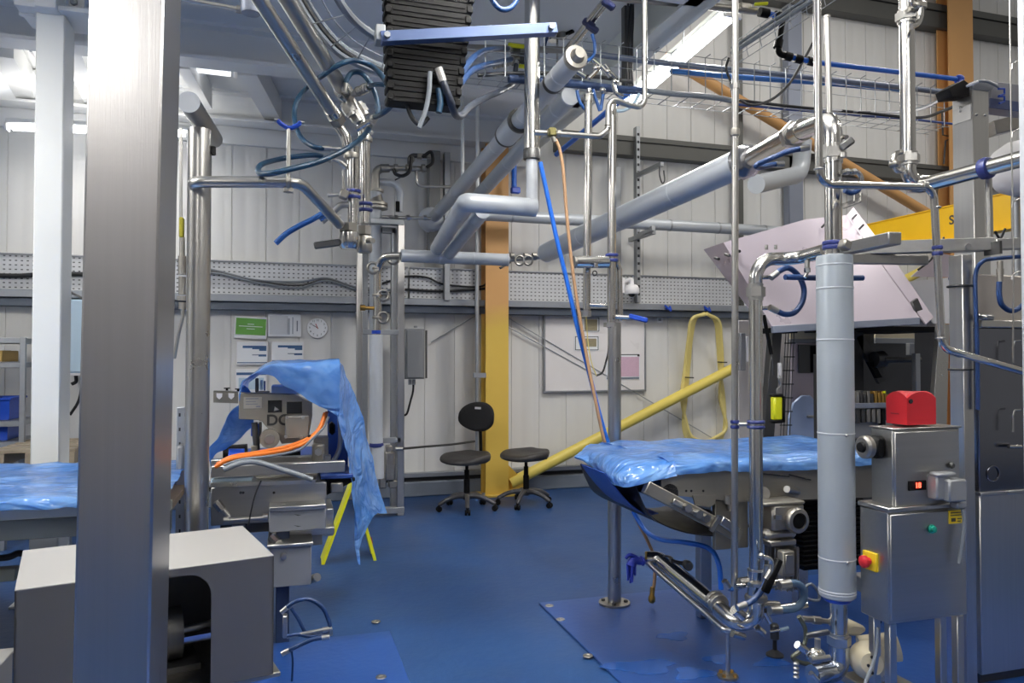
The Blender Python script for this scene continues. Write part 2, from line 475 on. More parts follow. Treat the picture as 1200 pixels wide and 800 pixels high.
# ------------------------------------------------------------------ mezzanine overhead on the left
XE = P(624, 178, y=8).x - .08
ZD, ZB = 4.12, P(300, 152, y=8).z
c = MB(); c.box((-7, -3, ZD), (XE, 8.2, ZD + .12)); struct('ceiling', c, CEILP)
def ibeam(a, b, w, h, tf=.025, tw=.02):
    a, b = V(a), V(b); m = MB()
    m.beam(a + V((0, 0, tf / 2)), b + V((0, 0, tf / 2)), w, tf); m.beam(a + V((0, 0, h - tf / 2)), b + V((0, 0, h - tf / 2)), w, tf)
    m.beam(a + V((0, 0, h / 2)), b + V((0, 0, h / 2)), tw, h - 2 * tf); return m
hb = ZD - ZB
ys = P(250, 76, z=ZB).y
for i, y in enumerate((7.84, ys, ys - 2.1, ys - 4.4)):
    struct('ceiling_beam', ibeam((-7, y, ZB), (XE, y, ZB), .22, hb), CEILP)
s = MB(); s.box((-7, YW - .06, P(300, 171, y=8).z), (XE, YW, ZB + .01)); struct('trim_7', s, CEILP)
# edge beam with toe plate running away from the camera
eb = ibeam((XE + .0, -3, ZB), (XE + .0, 7.95, ZB), .2, .5)
struct('mezzanine_edge_beam', eb, FASCIA)
fb = MB(); fb.box((XE - .03, -3, ZB + .0), (XE + .06, 7.95, ZB + .95)); struct('trim_8', fb, FASCIA)
# slanting soffit ribs
for (a, b, w) in (((290, 80), (321, 136), .16), ((2, 58), (42, 128), .16), ((82, 50), (110, 118), .14), ((215, 72), (242, 120), .1)):
    pa, pb = P(*a, z=ZB + .12), P(*b, z=ZB + .12)
    pa.z = pb.z = ZB + .17
    m = MB(); m.beam(pa, pb, w, .22); struct('ceiling_joist', m, CEILP)

# ------------------------------------------------------------------ light
W = bpy.data.worlds.new('hall_ambient_fill'); SC.world = W; W.use_nodes = True  # even ambient fill, added to light the open side of the hall
wn = W.node_tree; bg = wn.nodes['Background']
tc = wn.nodes.new('ShaderNodeTexCoord'); nz = wn.nodes.new('ShaderNodeTexNoise'); nz.inputs['Scale'].default_value = 1.6
wn.links.new(tc.outputs['Generated'], nz.inputs['Vector'])
cr = wn.nodes.new('ShaderNodeValToRGB'); cr.color_ramp.elements[0].position = .35; cr.color_ramp.elements[0].color = (.66, .65, .64, 1)
cr.color_ramp.elements[1].position = .65; cr.color_ramp.elements[1].color = (1.0, .98, .95, 1)
wn.links.new(nz.outputs['Fac'], cr.inputs[0]); wn.links.new(cr.outputs[0], bg.inputs['Color'])
bg.inputs['Strength'].default_value = .28

def batten(name, a, b, label, power=60, width=.11, group=None, glow=True, up_=.8, hang=None):
    """enclosed fluorescent batten: grey gear tray, clear cover, one glowing tube each side; area light below, added upward one to brighten the ceiling"""
    a, b = V(a), V(b); d = (b - a).normalized(); L = (b - a).length
    t = thing(name, label, 'lamp', (a + b) / 2, group)
    up = V((0, 0, 1))
    MB().beam(a + up * .05, b + up * .05, width, .05, bev=.01).build('gear_tray', WHITEP, t)
    if hang:
        for f in (.2, .8):
            q = a.lerp(b, f); MB().cyl(q + up * .06, V((q.x, q.y, hang)), .006, seg=8).build('hanger_rod', GALV, t)
    side = d.cross(up).normalized()
    m = MB()
    for s in (-1, 1): m.cyl(a + d * .04 + side * s * .025, b - d * .04 + side * s * width * .24, width * .2, seg=14)
    m.build('lamp_tube', TUBE if name == 'fluorescent_lamp' else TUBED, t)
    m = MB()
    for e in (a, b): m.obox(e, (.03, .03, .03), None, .004)
    for e in (a, b): m.beam(e - d * .012, e + d * .012, width, .07, bev=.006)
    m.build('end_cap', WHITEPL, t)
    if glow:
        li = bpy.data.lights.new(name + '_light', 'AREA'); li.shape = 'RECTANGLE'; li.size = width; li.size_y = L; li.energy = power; li.color = (1, .965, .915)
        lo = bpy.data.objects.new(name + '_light', li); COL.objects.link(lo)
        z = -up; y = d; x = y.cross(-z)
        # area lights shine along local -Z: aim down
        lo.matrix_world = Matrix.Translation((a + b) / 2 - up * .05) @ Matrix((side, d, side.cross(d))).transposed().to_4x4()
        l2 = bpy.data.lights.new(name + '_uplight', 'AREA'); l2.shape = 'RECTANGLE'; l2.size = width; l2.size_y = L; l2.energy = power * up_; l2.color = (1, .965, .915)  # upward light added to brighten the ceiling
        o2 = bpy.data.objects.new(name + '_uplight', l2); COL.objects.link(o2)
        o2.matrix_world = Matrix.Translation((a + b) / 2 + up * .09) @ Matrix((side, -d, -side.cross(d))).transposed().to_4x4()
    return t
# the glowing batten under the mezzanine edge
la, lb = P(858, 16, y=4.85), P(735, 121, y=6.35)
batten('fluorescent_lamp', la, lb, 'glowing fluorescent tube lamp slung under mezzanine edge, right of centre', 60, .17)
lc = P(733, 122, y=6.5); ld = P(700, 150, y=7.5)
batten('fluorescent_lamp', P(8, 149, y=7.35), P(222, 157, y=7.35), 'fluorescent lamp under back ceiling beam, behind the steel column', 9, .1)
GL = 'ceiling lamps over the left bay'
for (px, py, L) in ((240, 79, .5), (8, 92, .7), (88, 66, .6)):  # the first models a bright soffit patch as a glowing strip
    p = P(px, py, z=ZD - .09)
    batten('ceiling_lamp', p - V((L / 2, 0, 0)), p + V((L / 2, 0, 0)), {240: 'short bright glowing strip between joists right of the steel column', 8: 'short ceiling lamp between joists at left edge', 88: 'short ceiling lamp seen between white post and steel column'}[px], 1.2, .2, GL, False)
# unseen battens added above and behind the viewer to light the bay and soffit
for i, (x, y, pw) in enumerate(((1.35, 2.7, 55), (1.8, .2, 30), (-2.6, 3.6, 75), (-4.4, 3.0, 28), (-1.5, -1.6, 31))):
    z = ZB - .12
    batten('fluorescent_lamp', (x, y - .75, z), (x, y + .75, z), 'added fluorescent lamp above the viewer, out of the picture', pw, .12, 'added lamps outside the picture', True, 4.6, ZD)
for i, (x, y) in enumerate(((6.5, 1.0), (6.5, 5.0), (9.5, 3.0))):  # unseen high bays, added to light the tall side
    batten('added_high_bay_lamp', (x, y - .75, 6.6), (x, y + .75, 6.6), 'added high bay lamp over the tall hall, out of the picture', 115, .3, 'added high bay lamps outside the picture')
# ================================================================== things on and against the back wall
def slab(x0, y0, x1, y1, Y, dep, bev=0.):
    """axis-aligned box whose front face (towards the camera, on plane Y) spans the photo rectangle"""
    ym, xm = (y0 + y1) / 2, (x0 + x1) / 2
    xa, xb = P(x0, ym, y=Y).x, P(x1, ym, y=Y).x
    zt, zb = P(xm, y0, y=Y).z, P(xm, y1, y=Y).z
    return (xa, Y, zb), (xb, Y + dep, zt)
def sbox(mb, x0, y0, x1, y1, Y, dep, bev=.003):
    lo, hi = slab(x0, y0, x1, y1, Y, dep); mb.box(lo, hi, bev); return lo, hi

# ---- perforated cable tray along the wall
def tray(x0, x1, label, nm='cable_tray'):
    ym = 325; Y = YW - .12
    t = thing(nm, label, 'cable tray', (x0, Y, 2.0), 'perforated cable trays on the back wall')
    zt, zb = P(250, 306, y=Y).z, P(250, 344, y=Y).z
    m = MB(); m.box((x0, Y, zb), (x1, Y + .004, zt)); m.build('perforated_sheet', PERF, t, origin=(0, Y, 0))
    m = MB(); m.box((x0, Y - .02, zt), (x1, Y + .05, zt + .012), .002); m.build('top_lip', GALV, t)
    m = MB(); m.box((x0, Y - .02, zb - .012), (x1, Y + .05, zb), .002); m.build('bottom_lip', GALV, t)
    k = x0 + .4
    while k < x1:
        MB().box((k, Y + .004, zb), (k + .05, YW - .002, zt), .002).build('wall_bracket', GALV, t); k += 1.4
    return t
xa, xb = P(478, 325, y=YW - .12).x, P(556, 325, y=YW - .12).x
tray(-4.2, xa, 'perforated galvanised cable tray on the wall left of the vertical pipe frame')
tray(xa + .02, P(568, 325, y=YW - .12).x, 'short perforated cable tray length between pipe frame and orange column')
tray(P(594, 325, y=YW - .12).x, P(905, 325, y=YW - .12).x, 'perforated galvanised cable tray on the wall right of the orange column')
# cables lying on the tray
def cable(name, pts, r, m, label, cat='cable', n=8, group=None, seg=8):
    mb = MB(); mb.tube(spline(pts, n), r, seg); o = mb.build(name, m); return tag(o, label, cat, group)
Yc = YW - .15
cable('power_cable', [P(x, y, y=Yc) for x, y in ((-20, 322), (20, 323), (60, 321), (120, 322), (180, 326))], .022, BLKR, 'thick black cable on the tray behind the white post')
for k, (off, m) in enumerate(((0, GREYH), (4, DARKMETAL), (7, GREYH))):
    cable('power_cable', [P(x, y + off * (.4 if i % 3 else 1), y=Yc - .012 * k) for i, (x, y) in enumerate(((228, 312), (258, 318), (300, 328), (350, 330), (383, 326), (420, 337), (470, 340)))], .010, m,
          ('upper grey cable sagging across the tray left of the valve cluster', 'dark middle cable sagging across the tray left of the valve cluster', 'lower grey cable sagging across the tray left of the valve cluster')[k])
cable('power_cable', [P(x, y, y=Yc) for x, y in ((448, 332), (475, 324), (500, 325), (520, 333), (560, 336), (573, 330))], .011, BLKR, 'black cable arching across the tray left of the orange column')
cable('power_cable', [P(x, y, y=Yc) for x, y in ((474, 339), (520, 341), (570, 338))], .014, BLKR, 'black cable along the tray foot left of the orange column')

# ---- orange columns and braces
def column(name, px0, px1, pfl, Ycol, ytop, m, label, mb2=None):
    xa, xb = P(px0, 480, y=Ycol).x, P(px1, 480, y=Ycol).x
    t = thing(name, label, 'column', ((xa + xb) / 2, Ycol, 0))
    w = xb - xa; dep = .2
    m1 = MB(); m1.box((xa, Ycol, .02), (xb, Ycol + .02, ytop), .002); m1.build('flange', m, t)
    m1 = MB(); m1.box((xa + w * .46, Ycol + .02, .02), (xa + w * .54, Ycol + dep - .02, ytop)); m1.build('web', m, t)
    m1 = MB(); m1.box((xa, Ycol + dep - .02, .02), (xb, Ycol + dep, ytop), .002); m1.build('flange', m, t)
    m1 = MB(); m1.box((xa - .06, Ycol - .06, 0), (xb + .06, Ycol + dep + .03, .022), .003); m1.build('base_plate', m, t)
    for sx in (xa - .03, xb + .03):
        MB().hexnut((sx, Ycol - .03, .022), (sx, Ycol - .03, .05), .018).build('anchor_bolt', GALV, t)
    return t, xa, xb
YC = 7.72
def col_paint():
    m, nt, b = nodes('orange_to_yellow_column_paint'); L = nt.links
    tc = nt.nodes.new('ShaderNodeTexCoord'); sp = nt.nodes.new('ShaderNodeSeparateXYZ'); L.new(tc.outputs['Object'], sp.inputs[0])
    nz = nt.nodes.new('ShaderNodeTexNoise'); nz.inputs['Scale'].default_value = 4; nz.inputs['Detail'].default_value = 6; L.new(tc.outputs['Object'], nz.inputs['Vector'])
    ad = nt.nodes.new('ShaderNodeMath'); ad.operation = 'MULTIPLY_ADD'; ad.inputs[1].default_value = .25; L.new(nz.outputs['Fac'], ad.inputs[0]); L.new(sp.outputs['Z'], ad.inputs[2])
    mr = nt.nodes.new('ShaderNodeMapRange'); mr.inputs['From Min'].default_value = 1.9; mr.inputs['From Max'].default_value = 2.2; L.new(ad.outputs[0], mr.inputs[0])
    mx = nt.nodes.new('ShaderNodeMix'); mx.data_type = 'RGBA'; L.new(mr.outputs[0], mx.inputs[0])
    mx.inputs[6].default_value = (*S(224, 188, 84), 1); mx.inputs[7].default_value = (*S(214, 162, 100), 1)
    L.new(mx.outputs[2], b.inputs['Base Color']); b.inputs['Roughness'].default_value = .5; return m
t, cxa, cxb = column('steel_column', 569, 596, 580, YC, ZB - .02, col_paint(), 'orange steel column, yellow lower down, behind the two black chairs')
# gusset and knock marks at its foot
g = MB(); pa = P(591, 575, y=YC + .05); g.prism([(cxb, YC + .08, .03), (cxb + .22, YC + .08, .03), (cxb + .22, YC + .08, .12), (cxb, YC + .08, .34)], (0, .02, 0)); g.build('gusset_plate', YELCOL, t)
t2, dxa, dxb = column('steel_column', 1117, 1146, 600, YC + .05, 8, ORANGE, 'tall orange steel column at top right, behind the ladder tray')
def brace(a, b, r, m, label):
    t = thing('diagonal_brace', label, 'brace', a)
    MB().cyl(a, b, r, seg=24).build('brace_tube', m, t)
    d = (V(b) - V(a)).normalized(); n = V((0, 1, 0))
    for e, s in ((V(a), -1), (V(b), 1)):
        mm = MB(); mm.beam(e - d * .12 * -s * -1, e + d * .14 * s, .012, r * 1.7, up=n.cross(d)); mm.build('end_plate', m, t)
    return t
YB = YC + .1
a = P(598, 566, y=YB); b = P(858, 432, y=YB)
bd = (b - a); e2 = a + bd * ((dxa - .18 - a.x) / bd.x)
brace(a, e2, .06, YELLOW, 'yellow diagonal brace tube rising right from the foot of the orange column')
a = P(1085, 249, y=YB); b = P(820, 90, y=YB)
bd = b - a; e2 = a + bd * ((P(640, 0, y=YB).x - a.x) / bd.x)
e2 = a + bd * 1.1
brace(e2, a + (a - b) * .05, .065, ORANGE, 'orange diagonal brace tube falling right towards the orange column at top right')
# blue grey downpipe post on the wall at upper right
lo, hi = slab(924, 0, 941, 262, YW - .14, .12)
tag(MB().box((lo[0], lo[1], 2.1), (hi[0], hi[1], 7.5), .01).build('wall_post', BLUEBAR), 'slim blue-grey post up the wall behind the wire cable tray', 'post')
lo, hi = slab(864, 100, 869, 380, YW - .12, .05)
tag(MB().box((lo[0], lo[1], 2.0), (hi[0] + .03, hi[1], 7.5), .004).build('wall_post', PURLIND), 'thin dark post up the wall behind the tall slender steel pipe', 'post')

# ---- posters, clock
def frame_paper(x0, y0, x1, y1, label, fill=None, bars=(), tilt=0., name='poster', cat='poster', frame=WHITEPL):
    Y = YW - .03
    lo, hi = slab(x0, y0, x1, y1, Y, .02)
    c = V(((lo[0] + hi[0]) / 2, Y, (lo[2] + hi[2]) / 2)); w, h = hi[0] - lo[0], hi[2] - lo[2]
    t = thing(name, label, cat, c)
    rot = Euler((0, tilt, 0)).to_matrix()
    def q(u0, v0, u1, v1, off, th):
        cc = rot @ V(((u0 + u1) / 2 * w - w / 2, -off, h / 2 - (v0 + v1) / 2 * h))
        return c + cc, (abs(u1 - u0) * w, th, abs(v1 - v0) * h)
    m = MB(); a, b = q(0, 0, 1, 1, -.004, .03); m.obox(a, b, rot, .003); m.build('holder', frame, t)
    m = MB(); a, b = q(.03, .04, .97, .96, .0125, .003); m.obox(a, b, rot); m.build('sheet', fill or PAPER, t)
    for i, (u0, v0, u1, v1, mm) in enumerate(bars):
        m = MB(); a, b = q(u0, v0, u1, v1, .0145, .002); m.obox(a, b, rot); m.build('printed_panel', mm, t)
    return t, c, w, h, rot
t, c, w, h, rot = frame_paper(274.5, 371, 313, 397, 'green notice in a white holder, tilted, top left of the wall posters', bars=((.05, .08, .96, .82, GREEN),), tilt=.045)
xd = rot @ V((1, 0, 0)); ud = rot @ V((0, 0, 1))
m = MB()
for (u, v, ww) in ((.0, .16, .2), (0., .06, .72), (0., -.05, .25)):
    m.obox(c + xd * u * w + ud * v * h + V((0, -.0165, 0)), (ww * w, .002, .03 * h), rot)
m.build('print_line', PAPER, t)
frame_paper(314, 367.5, 353, 394.5, 'white printed schedule in a holder, left of the wall clock', bars=((.05, .1, .6, .9, mat('faint_print', S(214, 216, 218), .6, 0, .06, 60)), (.58, .2, .66, .9, mat('faint_text', S(186, 190, 196), .6, 0, .2, 120)), (.73, .15, .755, .88, INKG), (.86, .3, .895, .76, INKG)))
bl = ((.2, .18, .95, .28, INKB), (.5, .27, .72, .33, INKB), (.72, .27, .95, .4, INKB), (.5, .55, .72, .59, INKG), (.7, .55, .95, .64, INKB), (.03, .88, .97, .92, INKB))
frame_paper(277, 400, 314, 427.5, 'white form with blue headings, below the green notice', bars=bl)
frame_paper(318, 400, 356, 425, 'white form with blue headings, below the printed schedule', bars=bl)
frame_paper(276, 432, 313, 462, 'white form with dark heading, lowest, half behind blue sheet', bars=((.03, .14, .97, .24, INKB), (.1, .35, .9, .8, mat('pale_blue_print', S(190, 212, 226), .6))))
cc = P(372, 384, y=YW - .05); rr = 12.2 / ppm(372, YW)
t = thing('wall_clock', 'round white wall clock with dark numerals, right of the posters', 'clock', cc)
MB().lathe([(rr, 0), (rr, .03), (rr * .95, .04), (rr * .9, .036)], cc + V((0, .04, 0)), (0, -1, 0), 40).build('clock_case', WHITEPL, t)
MB().lathe([(rr * .9, 0), (rr * .9, .002)], cc + V((0, .003, 0)), (0, -1, 0), 40).build('clock_face', PAPER, t)
for k in range(1, 13):
    an = PI / 2 - k * PI / 6
    text_mesh(str(k), rr * .26, cc + V((math.cos(an) * rr * .72, -.0005, math.sin(an) * rr * .72)), (1, 0, 0), (0, 0, 1), INKK, 'numeral', t)
for an, L, w_, nm in ((PI * .83, .55, .05, 'minute_hand'), (PI * .63, .42, .06, 'hour_hand')):
    d = V((math.cos(an), 0, math.sin(an)))
    MB().beam(cc + V((0, -.004, 0)) - d * rr * .1, cc + V((0, -.004, 0)) + d * rr * L, rr * w_, .003, up=(0, -1, 0)).build(nm, REDC if nm == 'hour_hand' else INKK, t)

# ---- grey enclosure on the wall, its cable
Ye = 7.6
t = thing('electrical_enclosure', 'grey wall enclosure box left of the orange column', 'cabinet', P(488, 445, y=Ye))
lo, hi = slab(475, 385, 497.5, 444, Ye, .25); MB().box(lo, hi, .006).build('cabinet_body', GREYBOX, t)
lo, hi = slab(477, 387, 496, 442.5, Ye - .018, .017); MB().box(lo, hi, .004).build('cabinet_door', GREYBOX, t)
MB().beam(P(499.5, 387, y=Ye + .1), P(499.5, 443, y=Ye + .1), .012, .02).build('hinge_strip', DARKMETAL, t)
p = P(487, 384, y=Ye + .1); MB().cyl(p, p + V((0, 0, .02)), .02).build('lug', GREYBOX, t)
for x in (480.5, 485):
    p = P(x, 445, y=Ye + .1); MB().cyl(p + V((0, 0, -.05)), p + V((0, 0, .005)), .018, seg=10).build('cable_gland', GALV, t)
cable('sensor_cable', [P(x, y, y=Ye + .12) for x, y in ((484.5, 447), (484, 458), (481, 470), (477, 484), (472, 487))], .011, BLKR, 'dark cable hanging below the grey wall enclosure')
# slender tie rods across the wall
for (x0, y0, x1, y1, lab) in ((505, 401, 557, 370, 'thin grey bracing rod on the wall left of the orange column'), (590, 369, 850, 522, 'thin grey bracing rod falling right across the whiteboard'), (592, 381, 700, 440, 'second thin bracing rod just below the longer one')):
    tag(MB().cyl(P(x0, y0, y=YW - .04), P(x1, y1, y=YW - .04), .006, seg=8).build('bracing_rod', GALV), lab, 'rod')
# conduit clipped beside the column
Yk = 7.66
t = thing('wall_conduit', 'slim vertical conduit just left of the orange column', 'conduit', P(559, 560, y=Yk))
MB().tube([P(559, 545, y=Yk), P(559, 240, y=Yk)], .022, 10).build('conduit_tube', GALV, t)
MB().beam(P(555, 439.5, y=Yk), P(569, 439.5, y=Yk), .05, .05).build('conduit_clip', GALV, t)
for x in (541.5, 562):
    pass
tag(MB().cyl(P(542, 30, y=7.0), P(542, 232, y=7.0), .018, seg=10).build('drop_rod', WHITEP), 'thin pale drop rod left of the insulated pipe pair', 'rod')
tag(MB().cyl(P(559.5, 30, y=7.2), P(559.5, 240, y=7.2), .018, seg=10).build('drop_rod', WHITEP), 'thin pale drop rod just left of the orange column top', 'rod')

# ---- whiteboard with papers
Yw = YW - .035
t = thing('whiteboard', 'large white notice board on the wall behind the hanging hoses', 'board', P(697, 458, y=Yw))
lo, hi = slab(639, 365, 755, 457, Yw, .02); MB().box(lo, hi).build('board_panel', mat('board_white', S(238, 234, 232), .3, 0, .01, 3), t)
fr = .022
MB().box((lo[0] - fr, Yw - .01, lo[2] - fr), (hi[0] + fr, Yw + .02, lo[2]), .003).build('frame_rail', GALV, t)
MB().box((lo[0] - fr, Yw - .01, hi[2]), (hi[0] + fr, Yw + .02, hi[2] + fr), .003).build('frame_rail', GALV, t)
for xx in (lo[0] - fr, hi[0]): MB().box((xx, Yw - .01, lo[2]), (xx + fr, Yw + .02, hi[2]), .003).build('frame_stile', GALV, t)
def pinned(x0, y0, x1, y1, label, parts, name='pinned_sheet'):
    Y = Yw - .006; lo, hi = slab(x0, y0, x1, y1, Y, .004)
    t = thing(name, label, 'paper', (lo[0], Y, lo[2])); MB().box(lo, hi).build('sheet', PAPER, t)
    for (a, b, c_, d_, m_) in parts:
        l2, h2 = slab(a, b, c_, d_, Y - .0015, .0015); MB().box(l2, h2).build('printed_panel', m_, t)
Bk = INKK
pinned(674, 371, 703, 389, 'upper framed card with a tan photo, at the top of the notice board', ((675, 372, 702, 372.8, Bk), (675, 387.4, 702, 388.2, Bk), (685, 374, 700, 387, TANP), (701.5, 372, 702.3, 388, Bk)))
pinned(673, 393, 702, 411, 'lower framed card with a dark photo, below the upper framed card', ((674, 394, 701, 394.8, Bk), (674, 409.4, 701, 410.2, Bk), (680, 396.5, 699, 406, TANP), (700.6, 394, 701.4, 410, Bk), (674, 394, 674.8, 410, Bk)))
pinned(710, 414.5, 750, 444.5, 'pink site plan sheet pinned low on the notice board', ((711, 414.8, 749, 415.8, Bk), (747, 415, 749.5, 417.5, Bk), (726, 418, 749, 441, PINK), (711, 441.8, 749, 444, INKG)))
pinned(770, 371.5, 777, 378, 'tiny white card on the wall right of the notice board', ((771.5, 373, 775, 376, INKG),))

# ---- hose coil, cctv, struts
def hose_coil():
    Y = YW - .05
    t = thing('coiled_hose', 'coil of cream-yellow hose hung on the wall under the rail', 'hose', P(828, 370, y=Y))
    rng = random.Random(4)
    for k in range(4):
        o = k * 1.4
        pts = [(826 + o * .3, 367 + o * .2), (815 - o, 374), (810 - o * .8, 398), (807 - o, 430), (804 - o * 1.2, 465), (801 + o * .8, 495), (806 + o, 515 - o), (824, 521 - o), (842 - o, 517 - o), (849 + o * .5, 500), (848 - o, 465), (843 + o * .8, 430), (841 + o, 398), (838 + o, 376), (828, 367 + o * .2)]
        MB().tube(spline([P(x, y, y=(YW - .24 if y < 372 else YW - .2 if y < 390 else YW - .12 if y < 405 else Y) - .012 * k) for x, y in pts], 7), .021, 8).build('hose_loop', YELH, t)
    for (x0, y0, x1, y1) in ((803, 442, 813, 442), (841, 424, 852, 424)):
        MB().tube([P(x0, y0, y=Y - .06), P(x1, y1 + .5, y=Y - .06)], .007, 6).build('cable_tie', BLKR, t)
hose_coil()
for x, y in ((782, 362), (828, 363)):
    p = P(x, y, y=YW - .22)
    m = MB(); m.tube(spline([p + V((-.03, 0, .04)), p + V((-.01, -.05, 0)), p + V((.02, -.05, -.02)), p + V((.035, 0, .03))], 6), .012, 8); m.cyl(p + V((0, 0, .01)), p + V((0, .06, .01)), .02)
    tag(m.build('hose_hook', BLUEPLAS), {782: 'blue hose hook on the rail above the notice board corner', 828: 'blue hose hook on the rail holding the hose coil'}[x], 'hook', 'blue hose hooks on the rail')
Yv = 7.75
t = thing('security_camera', 'white dome camera on a wall bracket right of the notice board top', 'camera', P(739, 345, y=Yv))
lo, hi = slab(728, 325, 733, 344, Yv + .06, .1); MB().box(lo, hi, .01).build('wall_plate', WHITEPL, t)
MB().tube(fillet([P(732, 331, y=Yv + .08), P(740.5, 326, y=Yv), P(740.5, 332, y=Yv)], .03), .022, 10).build('bracket_arm', WHITEPL, t)
p = P(740.5, 344.5, y=Yv); u = 1 / ppm(740, Yv)
MB().lathe([(7.6 * u, 0), (8.6 * u, 1.5 * u), (8.2 * u, 7 * u), (7.2 * u, 9.6 * u), (5 * u, 11 * u), (2.6 * u, 11.5 * u), (2.4 * u, 14 * u)], p, seg=28).build('housing', WHITEPL, t)
MB().sphere(p + V((0, 0, .005)), 4.5 * u, (1, 1, .9)).build('camera_dome', GLASSD, t)
# slotted strut with two cantilever brackets
t = thing('slotted_strut', 'vertical slotted strut with two bracket arms, right of the dome camera', 'bracket', P(748, 360, y=YW - .2))
lo, hi = slab(746, 148, 750.5, 354, YW - .2, .08); MB().box(lo, hi, .003).build('strut_channel', GALV, t)
m = MB()
for k in range(22):
    z = lo[2] + .08 + k * (hi[2] - lo[2] - .1) / 22; m.box((lo[0] + .012, lo[1] - .002, z), (hi[0] - .012, lo[1] + .004, z + .03))
m.build('slot_row', DARK, t)
for (x0, y0, x1, y1) in ((748, 206, 776, 192), (749, 275, 766, 267)):
    a, b = P(x0, y0, y=YW - .22), P(x1, y1, y=YW - .6); b.z = a.z + (.0)
    b = V((P(x1, y1, y=YW - .75).x, YW - .75, P(x1, y1, y=YW - .75).z)); a.z = b.z
    MB().beam(a, b, .045, .05, bev=.003).build('bracket_arm', GALV, t)
p = P(773, 195, y=YW - .75)
tag(MB().tube(spline([p, p + V((0, 0, -.1)), p + V((.03, 0, -.18)), p + V((.06, 0, -.15)), p + V((.05, 0, -.04))], 6), .008, 8).build('hanging_hook', DARKMETAL), 'small dark hook hanging from the upper bracket arm', 'hook')
# insulated pipe along the wall
Yi = 7.45
t = thing('insulated_pipe', 'long grey insulated pipe running level along the back wall', 'pipe', P(760, 260, y=Yi))
zi = P(760, 262.5, y=Yi).z; ri = 6.6 / ppm(760, Yi)
x0, x1 = P(566, 255, y=Yi).x, P(1000, 260, y=Yi).x
MB().cyl((x0, Yi, zi), (x1, Yi, zi), ri, seg=20).build('pipe_jacket', JACKET, t)
k = x0 + .3
while k < x1:
    MB().cyl((k, Yi, zi), (k + .02, Yi, zi), ri * 1.05, seg=20).build('jacket_band', GALV, t); k += .62
for x in (P(690, 0, y=Yi).x, P(762, 0, y=Yi).x):
    MB().box((x, Yi - .02, zi - ri - .05), (x + .05, YW - .02, zi - ri), .003).build('pipe_bracket', GALV, t)
# elbowed insulated branch to its upper right
t = thing('insulated_pipe', 'short grey insulated elbow pipe coming off the wall behind the sloped pipe', 'pipe', P(915, 215, y=6.9))
MB().tube(fillet([P(886, 216, y=6.5), P(938, 204, y=7.0), P(941, 165, y=7.0)], .22, 10), 10.5 / ppm(915, 6.8), 18).build('pipe_jacket', JACKET, t)
# vertical strut channel behind the right hand slender poles
for (x0, x1, ya, yb, Y, lab) in ((521, 527.5, 178, 352, YW - .22, 'dark-slotted vertical channel on the wall left of the insulated pipe ends'), (722, 728, 195, 352, YW - .16, 'pale vertical wall channel behind the paired slender poles'), (423, 431, 250, 580, YW - .3, 'vertical channel up the wall right of the valve cluster')):
    lo, hi = slab(x0, ya, x1, yb, Y, .1)
    tag(MB().box(lo, hi, .004).build('wall_channel', GALV), lab, 'channel')

lo, hi = slab(503, 176, 516, 303, YW - .2, .15)
tag(MB().box(lo, hi, .006).build('wall_post', mat('grey_wall_post', S(138, 138, 136), .5, .2, .08, 5)), 'grey post up the wall behind the short stub of fittings, left of the orange column', 'post')
CLAMPB = mat('blue_clamp_band', S(40, 50, 108), .35)
# ================================================================== left side: posts, conveyor, weigher, hood
def pipe_run(name, label, cat, segs, loc, group=None):
    """segs: list of (part_name, pts, radius, material[, bend])"""
    t = thing(name, label, cat, loc, group)
    for s in segs:
        nm, pts, r, m = s[:4]; bend = s[4] if len(s) > 4 else 0
        MB().tube(fillet(pts, bend, 8) if bend else pts, r, 20).build(nm, m, t)
    return t
def clampring(c, axis, r, m, t, nm='clamp', w=.022):
    a = V(axis).normalized(); c = V(c)
    mb = MB(); mb.lathe([(r, -w), (r * 1.22, -w * .8), (r * 1.3, 0), (r * 1.22, w * .8), (r, w)], c, a, 22)
    n = a.orthogonal().normalized()
    return mb.build(nm, m, t)
def unionnut(c, axis, r, t, nm='union_nut', L=.035, m=None):
    a = V(axis).normalized(); c = V(c); mb = MB()
    mb.cyl(c - a * L * 1.3, c + a * L * 1.3, r * 1.12, seg=22); mb.cyl(c - a * L * .75, c + a * L * .75, r * 1.42, seg=6)
    return mb.build(nm, m or SATIN, t)

# ---- foreground stainless column
Yc0 = 2.1
xa, xb = P(104, 0, y=Yc0), P(192, 0, y=Yc0)
t = thing('steel_column', 'broad brushed stainless box column in the left foreground', 'column', P(142, 800, y=Yc0).xyz * 1)
w = xb.x - xa.x; dep = .315; tilt = math.radians(.62)
zt = 3.75
cx = (xa.x + xb.x) / 2 - (xa.z - 0) * math.sin(tilt) * 1.0
m = MB(); m.obox((cx + math.sin(tilt) * zt / 2, Yc0 + dep / 2, zt / 2 + .01), (w, dep, zt), Euler((0, tilt, 0)).to_matrix(), .006); m.build('column_body', COLSTEEL, t)
m = MB(); m.box((cx - w * .9, Yc0 - .1, 0), (cx + w * .9, Yc0 + dep + .1, .012), .002); m.build('base_plate', COLSTEEL, t)
